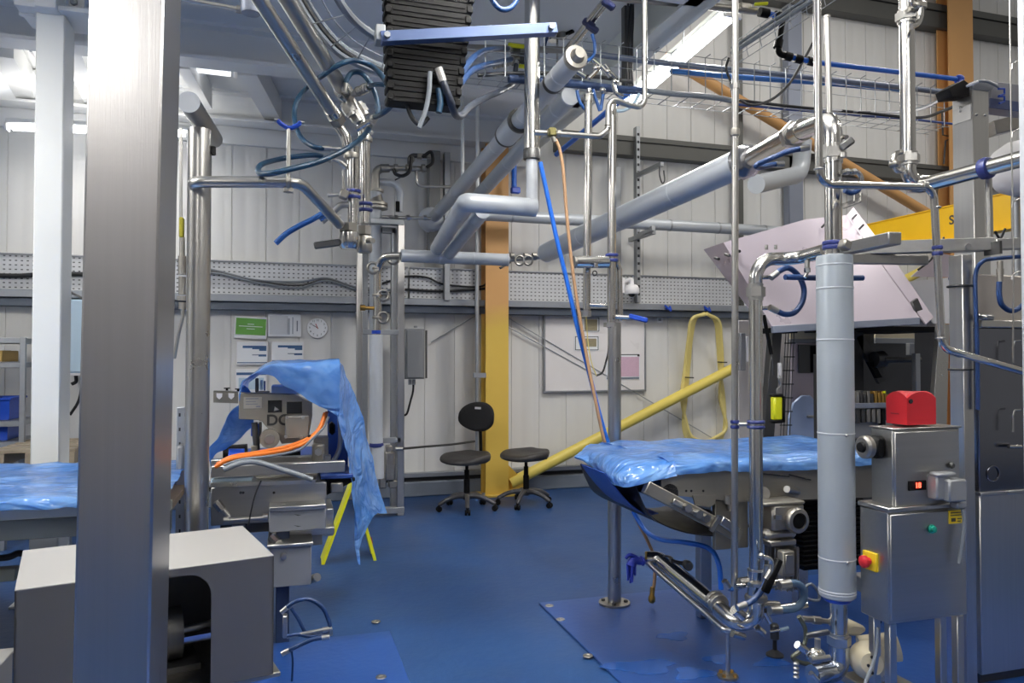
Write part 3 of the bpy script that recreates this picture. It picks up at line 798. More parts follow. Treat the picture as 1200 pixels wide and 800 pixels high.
# ---- white post
Yp = 5.2
lo, hi = slab(37.5, 300, 72, 400, Yp, .225)
t = thing('white_post', 'white painted square post behind the left conveyor', 'column', ((lo[0] + hi[0]) / 2, Yp, 0))
MB().box((lo[0], Yp, .015), (hi[0], hi[1], P(50, 14, y=Yp).z), .008).build('post_body', WHITEP, t)
MB().box((lo[0] - .08, Yp - .08, 0), (hi[0] + .08, hi[1] + .08, .015), .003).build('base_plate', WHITEP, t)
zt = P(50, 14, y=Yp).z
MB().box((lo[0] - .1, Yp - .06, zt), (hi[0] + .2, hi[1] + .06, zt + .03), .003).build('head_plate', CEILP, t)
l2, h2 = slab(80, -30, 98, 22, Yp + .05, .03); MB().box(l2, h2, .003).build('cleat_plate', CEILP, t)
l2, h2 = slab(22, -30, 40, 18, Yp + .05, .03); MB().box(l2, h2, .003).build('cleat_plate', CEILP, t)
for (x, y) in ((87, 3), (87, 16), (32, 11)):
    p = P(x, y, y=Yp + .05); MB().hexnut(p + V((0, -.025, 0)), p + V((0, .01, 0)), .022).build('bolt', GALV, t)
l2, h2 = slab(40, -30, 66, 8, Yp - .1, .2); 
struct('ceiling_cleat', MB().box(l2, (h2[0], h2[1], ZD), .004), CEILP)
l2, h2 = slab(-40, -60, 22, 14, Yp - .05, .1)
struct('ceiling_beam', ibeam((-7, Yp + .05, ZB + .02), (lo[0] - .02, Yp + .05, ZB + .02), .18, ZD - ZB - .02), CEILP)

# ---- capped vertical pipe with stub, and the branch pipe to the valve cluster
Yq = 3.8
rq = 13.2 / ppm(232, Yq); px = P(232, 400, y=Yq).x
t = thing('steel_pipe', 'thick vertical stainless pipe with flat capped stub, right of the steel column', 'pipe', (px, Yq, 0))
zc = P(232, 152, y=Yq).z
MB().tube([(px, Yq, .0), (px, Yq, zc)], rq, 28).build('riser_pipe', SATIN, t)
a = P(221.5, 120, y=3.55); b = P(250, 163, z=a.z)
MB().cyl(a, b, 12.3 / ppm(222, 3.55), seg=28).build('stub_pipe', SATIN, t)
d = (b - a).normalized(); MB().cyl(a - d * .006, a + d * .001, 12.6 / ppm(222, 3.55), seg=28).build('end_cap', JACKETW, t)
MB().lathe([(rq * 1.6, 0), (rq * 1.6, .012), (rq, .014)], (px, Yq, 0), seg=28).build('floor_flange', SATIN, t)
MB().cyl(P(248, 172, y=Yq), P(248, 181, y=Yq), .02, seg=10).build('drain_plug', BLKP, t)
rb = 6.3 / ppm(280, 3.95); yb = 3.68
br = [P(236, 222, y=3.9), P(219, 213, y=yb), P(352, 213.5, y=yb), P(398, 263, y=4.1)]
br[0] = V((px - .0, Yq + .02, P(222, 214, y=yb).z)); br[1] = P(221, 213, y=yb); 
t = thing('steel_branch_pipe', 'slim stainless branch pipe from the capped riser across to the valve cluster', 'pipe', br[1])
MB().tube(fillet(br, .09, 8), rb, 18).build('pipe', SATIN, t)
p = P(338, 213, y=yb); MB().torus(p, (1, 0, 0), rb * 1.25, .011, 20).build('saddle_clamp', CAST, t)
MB().hexnut(p + V((0, 0, -.05)), p + V((0, 0, -.03)), .025).build('clamp_nut', CAST, t)
MB().cyl(p + V((0, 0, .02)), P(338.5, 150, y=yb), 2.4 / ppm(338, yb), seg=12).build('support_rod', SATIN, t)
s = P(339, 145, y=yb); k = 1 / ppm(339, yb)
MB().tube(spline([s + V((-13 * k, 0, 3 * k)), s + V((-9 * k, 0, -1 * k)), s + V((0, 0, -5 * k)), s + V((9 * k, 0, -1 * k)), s + V((13 * k, 0, 3 * k))], 6), 2.7 * k, 10).build('blue_saddle', BLUEPLAS, t)
for sx in (-1, 1):
    MB().cyl(s + V((sx * 11 * k, 0, 2.5 * k)), s + V((sx * 17 * k, 0, 2.5 * k)), 2.3 * k, seg=8).build('saddle_bolt', SATIN, t)

# ---- two inclined steel pipes with nuts
Yv = 4.15
kv = 1 / ppm(410, Yv)
def slope_pipe(p0, y0, p1, y1, rpx, label):
    a, b = P(*p0, y=y0), P(*p1, y=y1)
    t = thing('sloping_steel_pipe', label, 'pipe', b, 'sloping steel pipes at top left')
    r = rpx / ppm(p1[0], y1); MB().cyl(a, b, r, seg=26).build('pipe', SATIN, t)
    d = (b - a).normalized()
    m = MB(); m.cyl(b - d * .03, b + d * .02, r * 1.15, seg=24); m.build('end_ferrule', PIPE, t)
    m = MB(); m.hexnut(b + d * .02, b + d * .075, r * 1.4); m.build('union_nut', CAST, t)
    return t
slope_pipe((297, -12), 3.3, (390, 132), 4.05, 7.3, 'nearer of two inclined stainless pipes dropping to the valve cluster')
slope_pipe((330, -12), 3.4, (401, 104), 4.15, 8.5, 'farther inclined stainless pipe, beside the cable basket')
# blue grey vertical hanger beside them at the top and the thin crossing pipe
t = thing('steel_conduit', 'thin steel conduit crossing right of the steel column at the very top', 'conduit', P(215, 3, y=4))
MB().cyl(P(205, -3, y=4.0), P(290, 13, y=4.0), 3.2 / ppm(250, 4.0), seg=14).build('conduit_tube', SATIN, t)
MB().cyl(P(277, 10.5, y=4.0), P(287, 12.4, y=4.0), 4.6 / ppm(280, 4), seg=14).build('coupling', CAST, t)
p = P(294, 16, y=3.95)
m = MB(); m.lathe([(.045, 0), (.05, .015), (.05, .6)], p, seg=24); tag(m.build('conduit_box', BLUEBAR), 'small blue-grey round junction box at the top, left of the inclined pipes', 'box')

# ---- valve cluster
t = thing('valve_cluster', 'cluster of two upright stainless pipes and valves hanging left of centre', 'valve', P(415, 290, y=Yv))
def vp(x, y, yy=Yv): return P(x, y, y=yy)
MB().tube([vp(414, 172), vp(414, 262)], 6.9 * kv, 22).build('upright_pipe', PIPE, t)
MB().tube([vp(428, 165, Yv + .08), vp(428, 262, Yv + .08)], 6.0 * kv, 22).build('upright_pipe', PIPE, t)
MB().tube(fillet([vp(396, 146), vp(405, 160), vp(410, 185)], .05), 6.2 * kv, 20).build('neck_elbow', PIPE, t)
MB().tube(fillet([vp(412, 118, Yv + .08), vp(424, 142, Yv + .08), vp(428, 168, Yv + .08)], .06), 6.4 * kv, 20).build('neck_elbow', PIPE, t)
for (x, y, dy) in ((408, 128, .02), (416, 136, .06), (424, 128, .08)):
    p = vp(x, y, Yv + dy); unionnut(p, V((.55, 0, -.83)), 5.2 * kv, t, 'hose_union', .03)
for (x, y, dy, r) in ((412, 183, 0, 8), (428, 163, .08, 7.6)):
    clampring(vp(x, y, Yv + dy), (0, 0, 1), r * kv * .9, CAST, t, 'pipe_clamp', .018)
for (x, y, dy) in ((414, 224, 0), (414, 231, 0), (428, 239, .08), (428, 246, .08)):
    clampring(vp(x, y, Yv + dy), (0, 0, 1), 7.0 * kv, CLAMPB, t, 'blue_band', .010)
for (x, y, yt, dy, r) in ((408, 262, 271, 0, 11), (427, 265, 275, .08, 8.5)):
    MB().hexnut(vp(x, yt, Yv + dy), vp(x, y, Yv + dy), r * kv).build('union_nut', CAST, t)
MB().lathe([(9 * kv, 0), (11.5 * kv, 3 * kv), (12.5 * kv, 12 * kv), (12 * kv, 19 * kv), (9.5 * kv, 21 * kv)], vp(409, 292), seg=26).build('valve_body', PIPE, t)
MB().lathe([(8 * kv, 0), (9.4 * kv, 3 * kv), (9.4 * kv, 18 * kv), (8 * kv, 20 * kv)], vp(427, 296, Yv + .08), seg=26).build('valve_body', CAST, t)
a, b = vp(396, 283), vp(368, 288)
MB().beam(a + V((.03, 0, 0)), b, .03, 8 * kv, bev=.006).build('lever_handle', DARKMETAL, t)
MB().cyl(vp(431, 282, Yv), vp(437, 282, Yv - .05), 3.2 * kv, seg=12).build('stem_knob', CAST, t)
MB().tube(fillet([vp(414, 240), vp(399, 240), vp(389, 250), vp(377, 259)], .04), 4.0 * kv, 14).build('side_branch', SATIN, t)
MB().cyl(vp(381, 245), vp(377, 251), 5 * kv, seg=8).build('branch_union', PIPE, t)
for (x0, y0, x1, y1, r) in ((384, 229, 401, 228, 2.2), (387, 253, 399, 255, 3.6), (402, 200, 403, 226, 1.4), (406, 196, 399, 190, 3.2), (399, 190, 390, 186, 2.2), (385, 174, 400, 175, 2.4)):
    MB().cyl(vp(x0, y0), vp(x1, y1), r * kv, seg=12).build('fitting_stem', SATIN, t)
MB().obox(vp(403, 228, Yv - .03), (.05, .05, .05), (0, .3, 0), .008).build('clamp_block', CAST, t)
for (x0, y0, x1, y1) in ((418, 152, 434, 142), (424, 146, 436, 156), (404, 118, 398, 112)):
    MB().cyl(vp(x0, y0, Yv - .02), vp(x1, y1, Yv - .05), 3.0 * kv, seg=8).build('hose_tail', PIPE, t)

def hose(pts, yy, rpx, m, label, name='hose', group=None, ends=True, yfun=None, seg=12):
    """flexible hose thing through photo points at depth planes"""
    ys = yy if isinstance(yy, (list, tuple)) else [yy] * len(pts)
    w = [P(x, y, y=q) for (x, y), q in zip(pts, ys)]
    mid = len(w) // 2
    r = rpx / ppm(pts[mid][0], ys[mid])
    t = thing(name, label, 'hose', w[0], group)
    sp = spline(w, 8)
    MB().tube(sp, r, seg).build('hose_body', m, t)
    if ends:
        for e, q in ((sp[0], sp[1]), (sp[-1], sp[-2])):
            d = (e - q).normalized(); MB().cyl(e - d * r * 2.6, e + d * r * .8, r * 1.16, seg=12).build('ferrule', SATIN, t)
    return t
HG = 'teal hoses looped round the valve cluster'
hose([(385, 174), (368, 172), (352, 160), (345, 138), (348, 118), (362, 100), (376, 90), (395, 77), (415, 71), (435, 77), (449, 91), (458, 108)], [4.1, 4.1, 4.2, 4.3, 4.35, 4.4, 4.0, 3.9, 3.9, 3.9, 3.8, 3.8], 3.1, BLUEH, 'largest teal hose, looping behind the inclined pipes towards the black cable chain', group=HG)
hose([(404, 106), (406, 94), (413, 85), (424, 86), (435, 99), (442, 118), (442, 134), (437, 142)], 4.05, 3.2, BLUEH, 'small inverted-U teal hose above the valve cluster', group=HG)
hose([(433, 149), (424, 161), (405, 175), (375, 189), (345, 197), (318, 203), (303, 202), (306, 193), (325, 187), (350, 183), (372, 182), (386, 187)], [4.05, 3.9, 3.75, 3.65, 3.6, 3.6, 3.7, 3.9, 4.1, 4.15, 4.15, 4.15], 3.4, BLUEH, 'long teal hose lying in a flat loop over the branch pipe', group=HG)
hose([(378, 250), (366, 257), (350, 265), (335, 274), (323, 285)], 4.1, 3.4, mat('bright_navy_hose', S(36, 84, 150), .35), 'short blue hose end sticking out left below the branch pipe', group=HG, ends=False)
hose([(375, 258), (381, 254), (392, 254)], 4.12, 2.4, mat('bright_navy_hose', S(36, 84, 150), .35), 'tiny blue hose tail between branch pipe and valve cluster', group=HG, ends=False)
hose([(437, 138), (448, 133), (458, 124), (462, 112)], [4.05, 3.9, 3.8, 3.7], 3.2, BLUEH, 'short teal hose curling up from the cluster into the black cable chain', group=HG)
hose([(414, 110), (428, 103), (440, 99), (458, 100)], [4.15, 4.1, 3.95, 3.9], 2.8, BLUEH, 'straight teal hose with steel coupling between cluster and cable chain', group=HG)
m = MB(); a, b = P(416, 109, y=4.13), P(432, 102, y=4.05); m.cyl(a, b, .022, seg=12)
for k in range(4): 
    q = a.lerp(b, .2 + k * .2); m.cyl(q, q.lerp(b, .06), .028, seg=12)
tag(m.build('hose_coupling', SATIN), 'ribbed steel hose coupling on the straight teal hose', 'coupling')

# ---- wire cable basket at upper left with cables
t = thing('cable_basket', 'wire cable basket curving down beside the inclined pipes', 'cable tray', P(445, 92, y=4.0))
path = [((338, -14), 3.5), ((356, 18), 3.65), ((376, 46), 3.8), ((402, 70), 3.95), ((446, 90), 4.1), ((478, 97), 4.2)]
path2 = [((386, -14), 3.3), ((402, 14), 3.4), ((420, 34), 3.55), ((447, 52), 3.7), ((470, 62), 3.8)]
def pl(path, f=0, off=(0, 0)): return spline([P(x + off[0], y + off[1], y=q) for (x, y), q in path], 8)
A, B = pl(path), pl(path2)
def res(c, n):
    L = [0]
    for i in range(1, len(c)): L.append(L[-1] + (c[i] - c[i - 1]).length)
    out = []
    for k in range(n):
        s = L[-1] * k / (n - 1); i = 1
        while i < len(L) - 1 and L[i] < s: i += 1
        f = (s - L[i - 1]) / max(1e-6, L[i] - L[i - 1]); out.append(c[i - 1].lerp(c[i], f))
    return out
A, B = res(A, 22), res(B, 22)
for f in (0, .33, .67, 1):
    MB().tube([a.lerp(b, f) for a, b in zip(A, B)], .0032, 6).build('long_wire', GALV, t)
for k in range(1, 22, 4):
    MB().tube([A[k] + V((0, 0, .05)), A[k], B[k], B[k] + V((0, 0, .05))], .0032, 6).build('cross_wire', GALV, t)
for i, (o, m, r, lab) in enumerate((((0, 0), GREYH, .017, 'pale grey cable along the lower side of the wire basket'), ((4, -3), DARKMETAL, .014, 'dark cable along the wire basket beside the pale grey one'), ((7, -7), GREYH, .012, 'thin grey cable third from the lower side of the wire basket'))):
    mb = MB(); mb.tube([p + V((0, -.02, .012)) for p in pl(path, off=o)], r, 8); tag(mb.build('basket_cable', m), lab, 'cable', 'cables in the upper left basket')
mb = MB(); mb.tube([p + V((0, -.02, .012)) for p in pl(path2)], .02, 8); tag(mb.build('basket_cable', GREYH), 'grey cable along the upper side of the wire basket, ending at the blue-grey bar', 'cable', 'cables in the upper left basket')

# ---- hanging cable chain and its bracket bar
Yk = 3.3
t = thing('cable_chain', 'black ribbed cable chain hanging at top centre', 'cable chain', P(500, 122, y=Yk))
zt, zb = P(500, -15, y=Yk).z, P(500, 122, y=Yk).z
n = 11
for i in range(n):
    f0, f1 = i / n, (i + 1) / n
    z0, z1_ = zt + (zb - zt) * f0, zt + (zb - zt) * f1
    yl = -15 + 137 * (f0 + f1) / 2
    xl, xr = 452 + 4 * (f0 + f1) / 2, 555 - 18 * (f0 + f1) / 2
    a, b = P(xl, yl, y=Yk).x, P(xr, yl, y=Yk).x
    m = MB(); m.box((a, Yk, z1_ + .002), (b, Yk + .10, z0 - .0005), .002)
    m.box((a - .006, Yk - .006, z1_ + .006), (a + .022, Yk + .106, z0 - .012), .003); m.box((b - .022, Yk - .006, z1_ + .006), (b + .006, Yk + .106, z0 - .012), .003)
    m.box((a + .03, Yk - .004, (z0 + z1_) / 2 - .003), (b - .03, Yk, (z0 + z1_) / 2 + .003), .001)
    m.build('chain_link', BLKP, t)
a, b = P(446, 45, y=Yk - .06), P(651, 34.5, y=Yk - .06)
t = thing('bracket_bar', 'flat blue-grey angle bar holding the cable chain', 'bracket', a)
MB().beam(a, b, .05, 12.5 / ppm(500, Yk), bev=.002).build('bar', mat('bar_paint', S(78, 96, 136), .42, .25, .06, 5), t)
for q in (.03, .96):
    c = a.lerp(b, q); MB().hexnut(c + V((0, -.045, 0)), c + V((0, -.02, 0)), .014).build('bolt', GALV, t)
MB().box(a + V((-.02, -.01, -.01)), a + V((.02, .07, .06)), .003).build('end_lug', GALV, t)
CG = 'cables leaving the bottom of the cable chain'
hose([(476, 118), (480, 132), (486, 142), (494, 146), (502, 138)], Yk + .05, 2.6, BLKR, 'black cable looping below the left of the cable chain', 'cable', CG, False)
hose([(504, 84), (503, 105), (499, 128), (491, 150)], Yk - .03, 2.8, GREYH, 'grey flat cable hanging down past the cable chain', 'cable', CG, False)
hose([(515, 84), (522, 104), (529, 122), (534, 134), (541, 135), (552, 124), (570, 114), (588, 106), (602, 96), (605, 74)], [3.27, 3.27, 3.3, 3.4, 3.5, 3.7, 4.1, 4.5, 4.9, 5.2], 4.2, mat('dark_slate_hose', S(36, 42, 54), .45), 'thick dark hose dropping from the cable chain and sweeping up right', group=CG)
hose([(514, 104), (516, 120), (514, 132)], Yk - .02, 3.8, BLUEH, 'short teal hose stub under the cable chain', group=CG, ends=False)
hose([(537, 92), (548, 75), (562, 62), (580, 57), (596, 57)], [3.4, 3.8, 4.3, 4.8, 5.3], 3.4, mat('mid_blue_hose', S(24, 58, 104), .4), 'upper blue hose arching right from the cable chain', group=CG)
hose([(536, 102), (550, 85), (566, 77), (584, 73), (600, 69)], [3.4, 3.8, 4.3, 4.8, 5.3], 3.6, mat('mid_blue_hose', S(24, 58, 104), .4), 'lower blue hose arching right from the cable chain', group=CG)
hose([(573, -12), (578, 2), (588, 11), (600, 8), (610, -8)], 3.6, 3.2, mat('mid_blue_hose', S(24, 58, 104), .4), 'blue hose loop hanging from the top edge right of the cable chain', ends=False)
# ---- vertical pipe assembly with clamp rings against the wall (left of centre)
Yr = 7.0
kr = 1 / ppm(440, Yr)
def rp(x, y, yy=Yr): return P(x, y, y=yy)
t = thing('pipe_riser', 'tall grey pipe riser with flanges behind the valve cluster', 'pipe', V((rp(441, 500, 7.3).x, 7.3, 0)))
MB().tube([rp(440, 570, 7.3), rp(440, 225, 7.3)], 7.5 * kr, 20).build('riser_pipe', JACKET, t)
MB().lathe([(7 * kr, 0), (14 * kr, .01), (14 * kr, 4 * kr), (7 * kr, 5 * kr)], rp(441, 246, 7.3), seg=24).build('flange', CAST, t)
MB().lathe([(14 * kr, 0), (14 * kr, 3 * kr), (9 * kr, 5 * kr), (6 * kr, 16 * kr), (9 * kr, 17 * kr), (9 * kr, 20 * kr), (5 * kr, 20 * kr)], rp(441, 241, 7.3), seg=24).build('reducer', CAST, t)
MB().tube(fillet([rp(440, 221, 7.3), rp(440, 198, 7.3), rp(456, 197, 7.3)], .12), 5.2 * kr, 16).build('elbow', CAST, t)
MB().cyl(rp(456, 197, 7.3), rp(500, 198, 7.3), 3.4 * kr, seg=14).build('side_pipe', CAST, t)
for x in (446, 462, 476, 494): MB().cyl(rp(x, 197, 7.25), rp(x + 4, 197, 7.25), 5 * kr, seg=12).build('fitting_collar', CAST, t)
MB().tube(fillet([rp(488, 200, 7.3), rp(488, 218, 7.3), rp(528, 219, 7.3)], .06), 2 * kr, 10).build('small_branch', SATIN, t)
MB().tube(spline([rp(461, 198, 7.2), rp(464, 204, 7.2), rp(472, 206, 7.2), rp(480, 200, 7.2), (rp(482, 184, 7.2))], 6), 2.2 * kr, 8).build('jumper_hose', BLKR, t)
MB().tube(fillet([rp(480, 198, 7.25), rp(480, 182, 7.25), rp(505, 183, 7.25)], .05), 3 * kr, 10).build('top_branch', DARKMETAL, t)
for (x, y) in ((482, 187), (492, 183), (503, 183)): MB().obox(rp(x, y, 7.24), (7 * kr, .06, 6 * kr), None, .008).build('valve_block', CAST, t)
MB().tube(spline([rp(495, 184, 7.2), rp(505, 178, 7.2), rp(507, 190, 7.2), rp(500, 196, 7.2)], 6), 2.0 * kr, 8).build('jumper_hose', BLKR, t)
MB().beam(rp(463, 211, 7.2), rp(476, 204, 7.2), .02, .012).build('lever_handle', DARKMETAL, t)
MB().tube(fillet([rp(444, 213, 7.35), rp(470, 215, 7.35), rp(468, 248, 7.35)], .1), 4.5 * kr, 14).build('vent_pipe', JACKETW, t)
MB().cyl(rp(466, 236, 7.2), rp(466, 248, 7.2), 2.6 * kr, seg=10).build('sensor_cap', BLKP, t)
MB().cyl(rp(447, 254, 7.25), rp(505, 256, 7.25), 2.0 * kr, seg=10).build('impulse_tube', SATIN, t)
for x in (456, 462, 476, 496): MB().hexnut(rp(x, 255, 7.22), rp(x + 4, 255, 7.22), 3.6 * kr).build('tube_fitting', SATIN, t)

t = thing('support_rack', 'square galvanised rack of posts and rails carrying the riser pipes', 'frame', V((rp(455, 600).x, Yr + .15, 0)))
Yf = 7.05
def fbar(x0, y0, x1, y1, dep, nm, yy=Yf, m=GALV):
    lo, hi = slab(x0, y0, x1, y1, yy, dep); MB().box(lo, hi, .004).build(nm, m, t)
lo, hi = slab(466, 262, 474, 598, Yf, .09); MB().box((lo[0], lo[1], 0), hi, .004).build('frame_post', STEEL, t)
lo, hi = slab(418, 296, 424.5, 560, Yf, .08); MB().box((lo[0], lo[1], 0), hi, .004).build('frame_post', STEEL, t)
lo, hi = slab(458.5, 268, 466, 560, Yf + .2, .08); MB().box((lo[0], lo[1], 0), hi, .004).build('frame_post', GALV, t)
fbar(434, 256, 474, 262.5, .09, 'top_rail', Yf - .01); fbar(448, 266, 464, 273, .06, 'top_rail', Yf + .2)
fbar(425, 386, 468, 392, .05, 'cross_rail'); fbar(437, 513, 470, 519, .05, 'cross_rail')
fbar(440, 595, 474, 602, .09, 'foot_rail', Yf - .01)

t = thing('clamped_pipe', 'slim steel riser with ring clamps bending into the insulated header left of centre', 'pipe', V((rp(440, 520, 6.8).x, 6.8, .3)))
Yz = 6.6; kz = 1 / ppm(442, Yz)
MB().tube(fillet([rp(442, 400, Yz), rp(442, 301, Yz), rp(471, 300, 6.36)], .14, 10), 4.6 * kz, 18).build('riser_pipe', PIPE, t)
MB().tube([rp(441, 520, Yz), rp(441, 392, Yz)], 7.6 * kz, 22).build('insulated_sleeve', JACKETW, t)
MB().tube([rp(443, 560, Yz), rp(443, 522, Yz)], 7.0 * kz, 22).build('insulated_sleeve', JACKETW, t)
clampring(rp(441, 521, Yz), (0, 0, 1), 6.6 * kz, CLAMPB, t, 'blue_band', .02)
MB().cyl(rp(441, 391, Yz), rp(441, 387, Yz), 5.5 * kz, seg=16).build('blue_collar', BLUEPLAS, t)
for (x, y) in ((442, 314), (442, 346), (442, 372)):
    clampring(rp(x, y, Yz), (0, 0, 1), 4.6 * kz, CAST, t, 'pipe_clamp', .014)
for (cx_, cy_, ax, a0) in ((437, 314, (0, 1, 0), 0), (449, 346, (0, 1, 0), 0), (449, 372, (0, 1, 0), 0), (461, 303, (0, 1, 0), 0)):
    MB().torus(rp(cx_, cy_, Yz - .03), ax, 6.2 * kz, 1.5 * kz, 22).build('clamp_ring', CAST, t)
MB().cyl(rp(424, 360.5, Yz), rp(440, 361, Yz), 2.2 * kz, seg=10).build('brass_tail', BRASS, t)
MB().cyl(rp(422, 360.5, Yz), rp(428, 360.5, Yz), 3.4 * kz, seg=8).build('brass_nut', BRASS, t)
# solenoid block on the frame, wire out to right
t = thing('actuator_block', 'small grey actuator block low on the pipe frame', 'valve', rp(460, 552, 6.75))
lo, hi = slab(452, 530, 463, 563, 6.75, .14); MB().box(lo, hi, .01).build('body', CAST, t)
for (x0, y0, x1, y1) in ((445, 556, 453, 572), (456, 563, 466, 572), (453, 522, 460, 531)):
    lo, hi = slab(x0, y0, x1, y1, 6.78, .1); MB().box(lo, hi, .008).build('port_block', CAST, t)
MB().cyl(rp(463, 525.5, 6.75), rp(472, 525.5, 6.75), .02, seg=10).build('rod_end', SATIN, t)
tag(MB().tube(spline([rp(472, 525.5, 6.75), rp(500, 523, 7.1), rp(530, 520.5, 7.3), rp(556, 517, 7.5)], 6), .011, 8).build('wall_rod', DARKMETAL), 'long thin dark rod from the pipe frame to the orange column', 'rod')

# ---- insulated header across at mid height, then bare piece and sloped pipe
Yh = 6.35; kh = 1 / ppm(530, Yh)
t = thing('insulated_header', 'level insulated pipe in front of the orange column at mid height', 'pipe', rp(530, 305, Yh))
a, b = rp(470, 299.5, Yh), rp(595, 301, Yh); b.z = a.z
MB().cyl(a, b, 7.3 * kh, seg=26).build('pipe_jacket', JACKET, t)
for f in (.34, .66, .99): 
    q = a.lerp(b, f); MB().cyl(q, q + V((.012, 0, 0)), 7.6 * kh, seg=26).build('jacket_seam', JACKETW, t)
MB().cyl(b, rp(636, 300.5, Yh), 3 * kh, seg=14).build('bare_pipe', SATIN, t)
for x in (598, 614, 624): MB().cyl(rp(x, 300.5, Yh), rp(x + 4, 300.5, Yh), 4.6 * kh, seg=14).build('pipe_ferrule', CAST, t)
for x in (609, 619): MB().torus(rp(x, 305, Yh - .03), (0, 1, 0), 5.5 * kh, 1.4 * kh, 20).build('clamp_ring', CAST, t)
MB().beam(rp(586, 314, Yh), rp(598, 307, Yh), .03, .02).build('lever_handle', DARKMETAL, t)

# ---- sloped long insulated pipe from there towards the right foreground
a, b = P(640, 296, y=6.25), P(866, 192, y=3.75)
b = V((a.x, b.y, a.z)) if False else b
t = thing('insulated_pipe', 'long pale insulated pipe running forward from centre up to the right', 'pipe', a)
r0 = 7.6 / ppm(640, 6.5)
MB().cyl(a, b, .085, seg=32).build('pipe_jacket', JACKET, t)
d = (b - a).normalized()
MB().lathe([(.03, -.05), (.085, 0), (.086, .01)], a, d, 32).build('end_cone', JACKETW, t)
for f in (.27, .5, .76):
    q = a.lerp(b, f); MB().cyl(q, q + d * .012, .0862, seg=32).build('jacket_seam', JACKETW, t)
c1, c2 = P(866, 192, y=3.75), P(905, 172, y=3.3)
SLD = d

# ---- paired insulated pipes running back to the wall
def run_pair(p0, y0, p1, y1, rr, label, bands=5, cap=True):
    a, b = P(*p0, y=y0), P(*p1, y=y1)
    t = thing('insulated_pipe', label, 'pipe', a, 'insulated pipes running to the back wall')
    MB().cyl(a, b, rr, seg=28).build('pipe_jacket', JACKET, t)
    d = (b - a).normalized()
    for i in range(bands):
        q = a.lerp(b, (i + .6) / bands); MB().cyl(q, q + d * .014, rr * 1.025, seg=28).build('jacket_seam', JACKETW, t)
    return t, a, b, d
def ydepth(px, Yfar, pxfar): return Yfar * (pxfar - VPX) / (px - VPX)
YF = 7.9
t, a, b, d = run_pair((507, 256), YF, (676, 66), ydepth(676, YF, 507), .063, 'upper left of the two insulated pipes running to the wall', 6)
q = a.lerp(b, .66); MB().cyl(q, q + d * .3, .085, seg=28).build('jacket_muff', JACKET, t)
for s in (0, .3): MB().cyl(q + d * (s - .01), q + d * (s + .012), .088, seg=28).build('muff_band', DARKMETAL, t)
MB().lathe([(.064, -.05), (.07, -.02), (.068, 0), (.045, .004), (.03, .05)], b, d, 24).build('end_collar', CAST, t)
q = a.lerp(b, .9); MB().cyl(q, q + d * .03, .066, seg=28).build('dark_band', DARKMETAL, t)
q = a + d * .02
MB().sphere(a + V((-.02, -.02, -.02)), .14, (1, .7, 1)).build('flange_cap', JACKETW, t)
MB().obox(a + V((.12, 0, -.28)), (.16, .06, .42), (0, .25, 0), .01).build('valve_tag', JACKETW, t)
t3, a3, b3, d3 = run_pair((530, 262), YF, (668, 113), ydepth(668, YF, 530), .06, 'second insulated pipe tucked under the upper left one', 6)
MB().lathe([(.06, -.02), (.063, 0), (.06, .004), (.03, .006)], b3, d3, 24).build('end_collar', JACKETW, t3)
# lower pair with elbow to the riser
yl = ydepth(545, YF, 512)
YC1 = 6.3; zC = P(512, 291, y=YC1).z; yC2 = P(545, 239, z=zC).y
t, a, b, d = run_pair((512, 291), YC1, (545, 239), yC2, .058, 'lower insulated pipe ending in an elbow below the orange column top', 3)
c = P(627, 241, y=b.y - .02); c.z = b.z
MB().tube(fillet([b - d * .02, b + d * .05, c], .05), .058, 26).build('elbow_jacket', JACKET, t)
e = V((P(622, 241, y=b.y).x, b.y - .02, b.z)); f = V((e.x, e.y, P(624, 186, y=b.y).z))
MB().tube([e, f], .036, 24).build('riser_jacket', JACKETW, t)
RISY = b.y
t2, a2, b2, d2 = run_pair((527, 297), YC1, (566, 247), yC2 + .16, .05, 'lower insulated pipe tucked beside the elbowed one', 3)
# steel riser above
kx = 1 / ppm(624, RISY)
t = thing('steel_pipe', 'vertical stainless pipe dropping from the top right of the cable chain', 'pipe', f)
MB().tube([f + V((0, 0, -.01)), P(624, -60, y=RISY)], 9.2 * kx, 26).build('riser_pipe', PIPE, t)
MB().lathe([(9.6 * kx, 0), (10.4 * kx, .01), (10.4 * kx, .035), (9.5 * kx, .045)], P(624, 163, y=RISY), seg=26).build('socket_ring', PIPE, t)
MB().lathe([(6 * kx, -.015), (10 * kx, -.01), (10 * kx, .05), (9.5 * kx, .055)], f, seg=26).build('dark_collar', DARKMETAL, t)
a, b = P(626, 158, y=RISY - .15), P(700, 158, y=RISY - .15)
# ================================================================== left conveyor, hood box, covered machine
def wrinkle(p, amp, seed=0.):
    from mathutils import noise
    n = noise.noise_vector(V(p) * 7 + V((seed, seed * 2, 0)))
    n2 = noise.noise_vector(V(p) * 19 + V((seed, 0, 3)))
    return V(p) + n * amp + n2 * amp * .45
def loft(rows, nu, nv, amp, seed=1.):
    """resample rows of points into a smooth wrinkled grid"""
    def rs(c, n):
        c = spline(c, 6) if len(c) > 2 else c
        L = [0]
        for i in range(1, len(c)): L.append(L[-1] + (c[i] - c[i - 1]).length)
        out = []
        for k in range(n):
            s = L[-1] * k / (n - 1); i = 1
            while i < len(L) - 1 and L[i] < s: i += 1
            out.append(c[i - 1].lerp(c[i], (s - L[i - 1]) / max(1e-6, L[i] - L[i - 1])))
        return out
    rows = [rs([V(p) for p in r], nu) for r in rows]
    cols = [rs([rows[i][j] for i in range(len(rows))], nv) for j in range(nu)]
    return [[wrinkle(cols[j][i], amp, seed) for j in range(nu)] for i in range(nv)]

